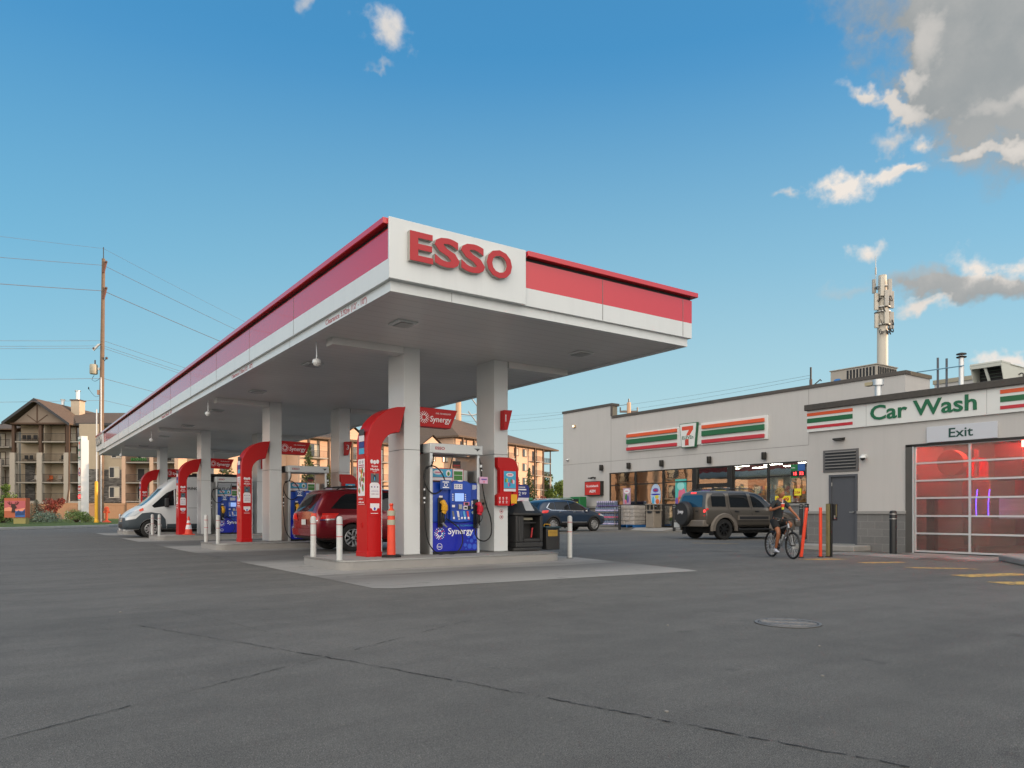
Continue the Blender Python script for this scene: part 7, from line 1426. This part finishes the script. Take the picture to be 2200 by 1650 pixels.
# ---------------------------------------------------------------- foliage
def leafmat(name, a, b):
    g = NT(name); tcn = g.n('ShaderNodeTexCoord').outputs['Object']; g.link(g.mix(g.ramp(g.noise(tcn, 3.5, 4, .8), .35, .65, 0, 1), hx(a), hx(b)), g.b.inputs['Base Color']); g.b.inputs['Roughness'].default_value = .7; return g.m
LSP = leafmat('needles_green', '#2c3a1e', '#56622c'); LBS = leafmat('needles_blue', '#4a5c50', '#7c8f7c'); LDE = leafmat('leaves_green', '#35501e', '#6f8236'); LRE = leafmat('leaves_red', '#4c1a18', '#8c3a2c'); LBU = leafmat('leaves_bush', '#3c5a2a', '#83965a'); BARK = mat('bark', '#4a3b2e', .9, noise=(6, .2))
FLW = mat('blossom_white', '#c9cbbf', .7)
def leaf(mb, c, s, rr, m, up=.5):
    n_ = Vector((rr.gauss(0,1), rr.gauss(0,1), rr.gauss(up,.8))).normalized(); u = n_.orthogonal().normalized(); u = (Matrix.Rotation(rr.uniform(0,6.28), 3, n_) @ u); w_ = n_.cross(u)
    mb.add([c-u*s, c+w_*s*.5, c+u*s, c-w_*s*.5], [(0,1,2,3)], m)
def spruce(name, label, loc, H, Rr, m=LSP, seed=1, group=None, n=150):
    t = thing(name, label, 'tree', loc, 0, group); rr = random.Random(seed)
    mb = MB(); mb.cyl((0,0,0), (0,0,H*.97), H*.018+.04, .01, 8, BARK); mb.build('trunk', t)
    mb = MB()
    for i in range(n):
        f = (i+.5)/n; z = H*(.06+.92*f); a = i*2.4+rr.uniform(-.3,.3); L = Rr*(1-f)**.85*rr.uniform(.65,1.12)+.05
        d = Vector((math.cos(a), math.sin(a), -.18-.2*(1-f))); tip = Vector((0,0,z))+d*L
        k = max(3, int(L*9/ max(.6, H/6)))
        mb.tube([(0,0,z), tip], [.02,.006], 3, BARK, False)
        for j in range(k*3):
            q = rr.uniform(.15,1.05); c = Vector((0,0,z))+d*L*q+Vector((rr.gauss(0,.05),rr.gauss(0,.05),rr.gauss(-.03,.04)))*H/6
            leaf(mb, c, (.085+.05*(1-f))*H/6*rr.uniform(.7,1.3), rr, m, .8)
    mb.build('crown', t); return t
def bush(name, label, loc, rx, h, m, seed, n=900, s=.09, flowers=0, cat='shrub', group=None, trunk=.12):
    t = thing(name, label, cat, loc, 0, group); rr = random.Random(seed); tb = MB(); mb = MB(); cl = []
    for i in range(14):
        a = rr.uniform(0,6.28); r = rx*math.sqrt(rr.random())*.8; z = h*rr.uniform(.30,.85)*(1-.35*(r/rx)); cl.append((Vector((r*math.cos(a), r*math.sin(a), z)), rx*rr.uniform(.22,.42)))
        tb.tube([(0,0,0), (cl[-1][0]*.5+Vector((0,0,.1))), cl[-1][0]], [.03+.01*h,.02,.008], 5, BARK)
    tb.build('trunk' if h > 2.5 else 'stems', t)
    for i in range(n):
        c, r = rr.choice(cl); v = Vector((rr.gauss(0,1), rr.gauss(0,1), rr.gauss(0,.85))); v = v.normalized()*r*rr.uniform(.5,1.1)**.6; p_ = c+v
        if p_.z < .03: p_.z = rr.uniform(.03,.2)
        leaf(mb, p_, s*rr.uniform(.6,1.4), rr, FLW if rr.random() < flowers else m)
    mb.build('crown' if h > 2.5 else 'foliage', t); return t
def G(d, u, z=.18): p_ = at(d, u); p_.z = z; return p_
spruce('spruce_shrub', 'blue grey spruce shrub between the painted deer box and the white flowered bush', G(62, 78), 2.0, 1.6, LBS, 3, n=120)
bush('blue_shrub', 'low spreading blue grey shrub at the foot of the spruce shrub', G(61, 100), 1.2, .95, LBS, 5, 1100, .07)
bush('flowering_bush', 'bright green bush with white blossom left of the yellow pipe', G(62, 164), 1.05, 1.15, LBU, 6, 1500, .07, .06)
bush('low_shrub', 'dark green low shrub at the left edge before the painted deer box', G(58, 8), 1.1, 1.2, LDE, 7, 1300, .07)
bush('leafy_tree', 'light green young tree cut by the left edge', G(66, -2), 1.4, 4.2, LDE, 8, 1500, .12, cat='tree')
bush('red_shrub', 'dark red leaved shrub behind the spruce shrub', G(78, 112), 1.5, 3.2, LRE, 9, 1400, .10)
bush('small_bush', 'small green bush touching the foot of the price sign', G(64, 186), .5, .7, LBU, 11, 500, .06)
spruce('spruce_tree', 'tall narrow spruce before the peach wall right of the payment panel', G(88, 1137), 6.3, 1.5, LSP, 21, 'spruces before the apartment blocks')
spruce('spruce_tree', 'spruce partly hidden by the red payment panel', G(86, 1104), 7.0, 1.6, LSP, 22, 'spruces before the apartment blocks')
spruce('spruce_tree', 'dense spruce right of the second arch column, behind the red car', G(66, 664), 7.0, 1.5, LSP, 23, 'spruces before the apartment blocks')
spruce('spruce_tree', 'spruce seen through the open frame of the second pump', G(72, 706), 5.6, 1.7, LSP, 24, 'spruces before the apartment blocks')
spruce('spruce_tree', 'spruce beside the second right column, left of the biggest arch', G(70, 738), 6.2, 1.3, LSP, 25, 'spruces before the apartment blocks')
spruce('spruce_tree', 'broad spruce rising above the white van', G(72, 487), 6.4, 2.3, LSP, 26, 'spruces before the apartment blocks')
for i, (u, d, h, lb) in enumerate(((1168,172,12.5,'leafy tree just right of the sunlit apartment block'),(1196,165,11.5,'leafy tree touching the left corner of the shop'),(1225,170,12.0,'leafy tree mostly hidden behind the shop'),(1150,178,10.5,'leafy tree seen through the corner balconies of the sunlit block'))):
    bush('leafy_tree', lb, G(d, u, 0), 3.4, h, LDE, 40+i, 2600, .30, cat='tree', group='leafy trees beyond the shop')
bush('red_shrub', 'reddish bush at the foot of the corner balconies of the sunlit block', G(118, 1160), 2.0, 4.0, LRE, 55, 1200, .14)
# ---------------------------------------------------------------- price sign
t = thing('price_sign', 'tall white price sign pylon with a bright steel edge standing before the beige apartments', 'price sign', at(66, 178), -CAM_YAW+R(-48)); t.location.z = .15
PS = 66/1594; zt = 1.05+(1101-938)*PS-.15
mb = MB(); mb.box((-.62,-.25,1.1), (.62,.25,zt), SIGNW)
mb.build('cabinet', t, bevel=.02)
mb = MB(); zz = lambda v: 1.05+(1101-v)*PS-.15
for v in (988, 1040, 1058, 1075): mb.box((-.63,-.26,zz(v)-.03), (.63,.26,zz(v)+.03), BRONZE)
mb.build('divider', t)
mb = MB(); mb.box((.62,-.30,0), (.80,.30,zt-.35), ALU); mb.box((-.4,-.2,0), (-.2,.2,1.1), ALU); mb.build('post', t)
mb = MB(); Y = -.255; mb.box((-.55,Y-.01,zz(985)), (.50,Y,zz(944)), mat('sign_green', '#1d5c3d', .4)); mb.box((-.40,Y-.015,zz(982)), (.34,Y-.01,zz(947)), SIGNW); mb.box((-.28,Y-.02,zz(955)), (.22,Y-.015,zz(949)), ORG); mb.prism([(.22,Y-.018,zz(955)),(.05,Y-.018,zz(955)),(-.14,Y-.018,zz(980)),(.05,Y-.018,zz(980))], (0,.003,0), CRM); mb.box((-.36,Y-.022,zz(970)), (.30,Y-.018,zz(965)), GRN)
mb.lathe([(.30,0),(.38,0),(.38,.02),(.30,.02)], (-.03,Y,zz(1014)), (0,-1,0), 24, REDL); mb.text('Esso', (-.28,Y-.001,zz(1018)), (1,0,0), (0,0,1), .2, BLUED, .5, .01, .01); mb.box((-.5,Y-.01,zz(1055)), (.45,Y,zz(1044)), CRM); mb.text('CAR WASH', (-.45,Y-.011,zz(1052)), (1,0,0), (0,0,1), .18, WTXT, .85, .01); mb.box((-.45,Y-.01,zz(1072)), (.40,Y,zz(1061)), DARK); mb.text('139.9', (-.40,Y-.012,zz(1070)), (1,0,0), (0,0,1), .28, REDLED, .75, .01, .01); mb.build('sign_face', t)
t = thing('marker_pipe', 'yellow plastic pipe guard at the foot of the wooden utility pole', 'pipe guard', G(62, 207)); mb = MB(); mb.lathe([(.13,0),(.13,3.3),(.11,3.45),(.04,3.5)], (0,0,0), seg=14, m=YEL); mb.lathe([(.17,0),(.19,.08),(.14,.3),(.13,.32)], (0,0,0), seg=14, m=YEL); mb.build('pipe', t); mb = MB(); mb.tube([(.02,.0,3.4),(.02,0,9.5)], .05, 6, ALU); mb.build('conduit', t)
t = thing('painted_box', 'utility box painted with an orange and pink sunset and a dark antlered deer', 'utility box', at(55, 32), -CAM_YAW); t.location.z = .15
KB = 55/1594; bz = lambda v: 1.05+(1101-v)*KB-.15; bx = lambda u: (u-32)*KB
mb = MB(); mb.box((bx(9),0,bz(1112)), (bx(55),.5,bz(1070)), mat('box_orange', '#a8583a', .6)); mb.box((bx(28),.05,0), (bx(54),.45,bz(1112)), mat('box_base', '#8c8450', .7)); mb.build('case', t)
mb = MB(); mb.box((bx(9.5),-.012,bz(1098)), (bx(54.5),-.002,bz(1076)), mat('paint_pink', '#b0565c', .6)); mb.prism([(bx(9.5),-.014,bz(1098)),(bx(54),-.014,bz(1098)),(bx(54),-.014,bz(1091)),(bx(35),-.014,bz(1095)),(bx(20),-.014,bz(1089)),(bx(9.5),-.014,bz(1092))], (0,-.006,0), mat('paint_salmon', '#d88a70', .6)); mb.box((bx(33),-.022,bz(1111)), (bx(54),-.014,bz(1098)), mat('paint_blue', '#2c5c9c', .6)); mb.prism([(bx(33),-.024,bz(1104)),(bx(40),-.024,bz(1096)),(bx(47),-.024,bz(1101)),(bx(54),-.024,bz(1093)),(bx(54),-.024,bz(1106)),(bx(33),-.024,bz(1108))], (0,-.005,0), mat('paint_navy', '#1c3a6c', .6)); mb.build('painting', t)
DR = mat('deer_brown', '#3a2420', .7); mb = MB(); y = -.03
mb.ball((bx(29),y,bz(1087)), (bx(34)-bx(29),.012,.16), DR, 12, 8); mb.prism([(bx(27),y,bz(1088)),(bx(33),y,bz(1088)),(bx(33),y,bz(1101)),(bx(25),y,bz(1101))], (0,-.008,0), DR); mb.ball((bx(33.5),y,bz(1090)), (.1,.012,.09), DR, 10, 6)
for s_ in (-1, 1): mb.tube([(bx(29+2*s_),y,bz(1083)), (bx(29+8*s_),y,bz(1084)), (bx(29+12*s_),y,bz(1079))], .022, 5, DR); mb.tube([(bx(29+7*s_),y,bz(1084)), (bx(29+9*s_),y,bz(1077))], .018, 5, DR); mb.tube([(bx(29+4*s_),y,bz(1083.5)), (bx(29+5*s_),y,bz(1078))], .016, 5, DR)
mb.build('deer_painting', t)
t = thing('hydrant', 'rusty orange standpipe hydrant on the grass right of the wooden pole', 'hydrant', G(64, 229)); mb = MB(); RU = mat('rust_orange', '#a8401f', .7); mb.lathe([(.42,0),(.10,.22),(.10,1.0),(.2,1.02),(.2,1.25),(.08,1.38)], (0,0,0), seg=12, m=RU); mb.build('barrel', t); mb = MB(); mb.cyl((-.25,0,.9), (.25,0,.9), .08, seg=10, m=RU); mb.build('outlet', t)
# ---------------------------------------------------------------- poles and wires
POLEW = mat('pole_wood', '#6e5c4c', .85, noise=(3, .2)); INS = mat('insulator', '#4a3a34', .4)
P1 = at(66, 217); P1.z = 0; KZ = lambda v: 1.05+(1101-v)*66/1594
t = thing('utility_pole', 'tall wooden utility pole with transformer rising left of the canopy', 'utility pole', P1, -CAM_YAW)
mb = MB(); mb.tube([(0,0,0),(.05,0,10),(.22,0,KZ(556))], [.24,.20,.14], 12, POLEW); mb.build('shaft', t)
mb = MB(); mb.cyl((.22,0,KZ(590)), (.22,0,KZ(531)), .035, seg=6, m=BRONZE); mb.build('lightning_rod', t)
for v in (574, 630): mb = MB(); mb.prism([(.20,-.9,KZ(v+14)),(.34,-.9,KZ(v+14)),(.48,.9,KZ(v-14)),(.34,.9,KZ(v-14))][:0] or [(.18,-.2,KZ(v+13)),(.36,-.2,KZ(v+13)),(.60,-.2,KZ(v-10)),(.44,-.2,KZ(v-10))], (0,.14,0), mat('arm_brown', '#6a4434', .7)); mb.ball((.55,-.15,KZ(v-10)), .12, INS, 8, 6); mb.build('crossarm', t)
mb = MB(); mb.prism([(-.1,-.3,KZ(740)),(.1,-.3,KZ(740)),(-.5,-.3,KZ(755)),(-.62,-.3,KZ(752))], (0,.12,0), STEEL); mb.ball((-.5,-.25,KZ(750)), .12, INS, 8, 6); mb.ball((.55,-.1,KZ(770)), .12, INS, 8, 6); mb.tube([(.1,0,KZ(780)),(.6,0,KZ(768))], .03, 5, BRONZE); mb.build('insulator_bracket', t)
mb = MB(); mb.lathe([(.30,0),(.33,.05),(.33,.75),(.30,.85),(.05,.9)], (-.62,-.05,KZ(804)), seg=16, m=mat('transformer_grey', '#9a9888', .5)); mb.cyl((-.5,-.05,KZ(783)), (-.5,-.05,KZ(774)), .06, seg=8, m=INS); mb.box((-.35,-.06,KZ(795)), (-.1,.06,KZ(790)), STEEL); mb.build('transformer', t)
mb = MB(); mb.box((-.30,-.1,KZ(848)), (-.06,.1,KZ(838)), mat('tan_box', '#a5806a', .6)); mb.build('junction_box', t)
mb = MB(); mb.tube([(.12,-.2,.2),(.12,-.2,KZ(812))], .05, 6, ALU); mb.build('riser', t)
mb = MB(); mb.tube(spline([(-.6,0,KZ(806)),(-.8,0,KZ(815)),(-.5,0,KZ(819)),(-.1,0,KZ(813))]), .018, 4, BLACK); mb.tube(spline([(-.1,0,KZ(850)),(-.5,0,KZ(852)),(-.9,0,KZ(842)),(-1.1,0,KZ(834))]), .015, 4, BLACK); mb.ball((-1.1,0,KZ(834)), (.06,.06,.12), BLACK, 6, 5); mb.build('loose_cable', t)
P2 = at(150, 985); P2.z = 0
t = thing('utility_pole', 'steel grey utility pole with swan neck arms behind the front banner', 'utility pole', P2, -CAM_YAW)
mb = MB(); mb.tube([(0,0,0),(0,0,24)], [.85,.55], 12, mat('pole_pale', '#b9977a', .6)); mb.build('shaft', t); mb = MB()
for z in (17.5, 21): mb.tube(spline([(.3,0,z),(3.2,0,z-.2),(4.2,0,z+.8),(2,0,z+4)]), .14, 5, STEEL)
mb.tube([(3.3,0,0),(3.3,0,17.2)], .12, 5, STEEL); mb.tube([(2.2,0,0),(2.2,0,17.4)], .09, 5, STEEL); mb.build('arm', t)
P3 = at(78, 1351); t = thing('utility_pole', 'wooden pole top with a crossarm peeping over the notch of the shop parapet', 'utility pole', (P3.x, P3.y, 0), -CAM_YAW)
mb = MB(); mb.tube([(0,0,0),(0,0,12.6)], [.28,.22], 10, mat('pole_pale', '#b9977a', .6)); mb.build('shaft', t); mb = MB(); mb.box((-.95,-.1,11.55), (.95,.1,11.75), mat('arm_grey2', '#6c625c', .7))
for x in (-.9,0,.9): mb.cyl((x,0,11.7), (x,0,12.1) if x else (x,0,13), .07, seg=6, m=INS)
mb.build('crossarm', t)
P4 = at(70, 1742); t = thing('utility_pole', 'dark pole top with a bent arm peeping over the shop roof', 'utility pole', (P4.x, P4.y, 0), -CAM_YAW)
mb = MB(); mb.tube([(0,0,0),(0,0,13.6)], [.2,.13], 10, mat('pole_dark', '#5c4c46', .8)); mb.cyl((0,0,13.6), (0,0,14.75), .09, seg=8, m=BRONZE); mb.build('shaft', t); mb = MB(); mb.tube([(.1,0,12.9),(.9,0,13.6),(1.0,0,13.45)], .06, 6, BRONZE); mb.build('arm', t)
WIRE = mat('wire', (.09,.08,.085), .6)
def wire(a, b, sag_, r, label):
    a, b = Vector(a), Vector(b); t_ = MB(); P = []
    for i in range(25): f = i/24; q = a.lerp(b, f); q.z -= sag_*4*f*(1-f); P.append(q-a)
    t_.tube(P, r, 4, WIRE); o = t_.build('power_line'); o.location = a; tag(o, label, 'power line', 'power lines strung from pole to pole'); return o
PL = P1-(P2-P1)*.45
for (v, vp2, vL, r, nm) in ((534,20.0,505,.010,'topmost'),(570,19.0,550,.018,'second from the top'),(625,17.8,607,.026,'third from the top'),(732,15.0,729,.014,'fourth from the top'),(743,14.3,741,.014,'fifth from the top'),(748,13.8,746,.014,'sixth from the top'),(813,12.2,812,.018,'second from the bottom'),(860,10.8,861,.014,'lowest')):
    A = Vector((P1.x+.22*CA, P1.y-.22*SA, KZ(v)))
    wire(A, (P2.x, P2.y, vp2), .9, r, nm+' power line running from the wooden pole behind the canopy')
    # towards the left the line comes nearer; give its height at the left edge of the view
    d1, d0 = 66., (PL.x*SA+PL.y*CA)
    t0 = (0-1100)/1594; rl = lambda p_: p_.x*CA-p_.y*SA
    # fraction along P1->PL where it crosses the left edge
    f = 0
    for i in range(200):
        q = P1.lerp(PL, i/199); dd = q.x*SA+q.y*CA
        if rl(q)/dd <= t0: f = i/199; break
    dd = (P1.lerp(PL, f)).x*SA+(P1.lerp(PL, f)).y*CA; zL = 1.05+(1101-vL)*dd/1594
    wire((PL.x, PL.y, A.z+(zL-A.z)/max(f, .05)), A, .15, r, nm+' power line running from the wooden pole to the left edge')
Q0 = at(150, 985)
for (z0, d, u1, v1, nm) in ((17.5, 70, 1742, 806, 'upper'), (16.0, 70, 1742, 812, 'middle'), (14.5, 68, 1700, 840, 'lower')):
    b_ = at(d, u1, v1); wire((Q0.x, Q0.y, z0+3), b_, 1.2, .014, nm+' power line crossing the sky above the shop')
wire(at(150, 985, 905), at(78, 1351, 868), .6, .018, 'power line between the front right column and the shop corner, upper one'); wire(at(150, 985, 938), at(90, 1300, 950), .6, .018, 'power line between the front right column and the shop corner, lower one')
# ---------------------------------------------------------------- antenna mast
B = at(60, 1896); t = thing('antenna_mast', 'thick white mast crowded with phone antennas behind the shop roof', 'antenna mast', (B.x, B.y, 0), -CAM_YAW)
KA = 60/1594; az = lambda v: 1.05+(1101-v)*KA; MW = mat('mast_white', '#b9b3a6', .5, noise=(1, .04)); AW = mat('antenna_grey', '#a8a49c', .55)
mb = MB(); mb.cyl((0,0,0), (0,0,az(640)), .42, .40, 20, MW); mb.cyl((0,0,az(640)), (0,0,az(592)), .34, .30, 16, MW); mb.build('shaft', t)
rr = random.Random(6)
for k, (x, y, v0, v1, w_) in enumerate(((-.62,-.2,632,668,.30),(.62,-.2,628,664,.32),(-.30,-.5,600,640,.30),(.32,-.5,604,640,.28),(-.60,-.2,676,706,.28),(.60,-.2,672,708,.34),(.0,-.62,668,700,.36),(-.55,.3,598,628,.26),(.58,.3,600,626,.26),(0,-.6,628,662,.3))):
    mb = MB(); mb.box((x-w_/2,y-.12,az(v1)), (x+w_/2,y+.08,az(v0)), AW if k % 2 else MW); mb.build('antenna_panel', t, bevel=.02)
mb = MB()
for v in (618, 634, 662, 672, 700): mb.lathe([(.40,0),(.62,0),(.62,.06),(.40,.06)], (0,0,az(v)), seg=16, m=STEEL)
mb.build('mount_ring', t)
mb = MB()
for i in range(26):
    a = rr.uniform(3.3,6.1); r = rr.uniform(.45,.75); v = rr.choice((640,652,664,690,704,711)); z = az(v)
    mb.tube(spline([(r*math.cos(a),r*math.sin(a),z),(r*1.1*math.cos(a+.2),r*1.1*math.sin(a+.2),z-.4),(.45*math.cos(a+.5),.45*math.sin(a+.5),z-.1)]), .03, 4, DARK)
mb.build('cables', t)
mb = MB(); mb.cyl((-.55,0,az(610)), (-.55,0,az(550)), .03, seg=6, m=STEEL); mb.cyl((-.55,0,az(590)), (-.55,0,az(575)), .06, seg=6, m=AW); mb.build('whip', t)
# hidden block added to stop low sun through the gap between shop and wash
t = thing('gap_sun_block', 'added low block hidden behind the wash, stopping sun in the gap beside the shop', 'sun blocker', (42, 14.8, 0)); mb = MB(); mb.box((-6,-1.95,0), (12,1.95,5.2), STUCCO); mb.build('wall', t)

block('added unseen block outside the right edge that keeps the forecourt in evening shade', Vector((60,16,0)), R(-90), 75, 14, 15.0, 5, 31, (), False, 2.0)  # unseen block, added to hold the low sun off canopy and forecourt

block('sunlit apartment block beyond the left edge, mirrored in the leftmost shop panes', Vector((-38,100,0)), R(30), 31, 14, 13.5, 4, 33, (9,), False, 3.0)
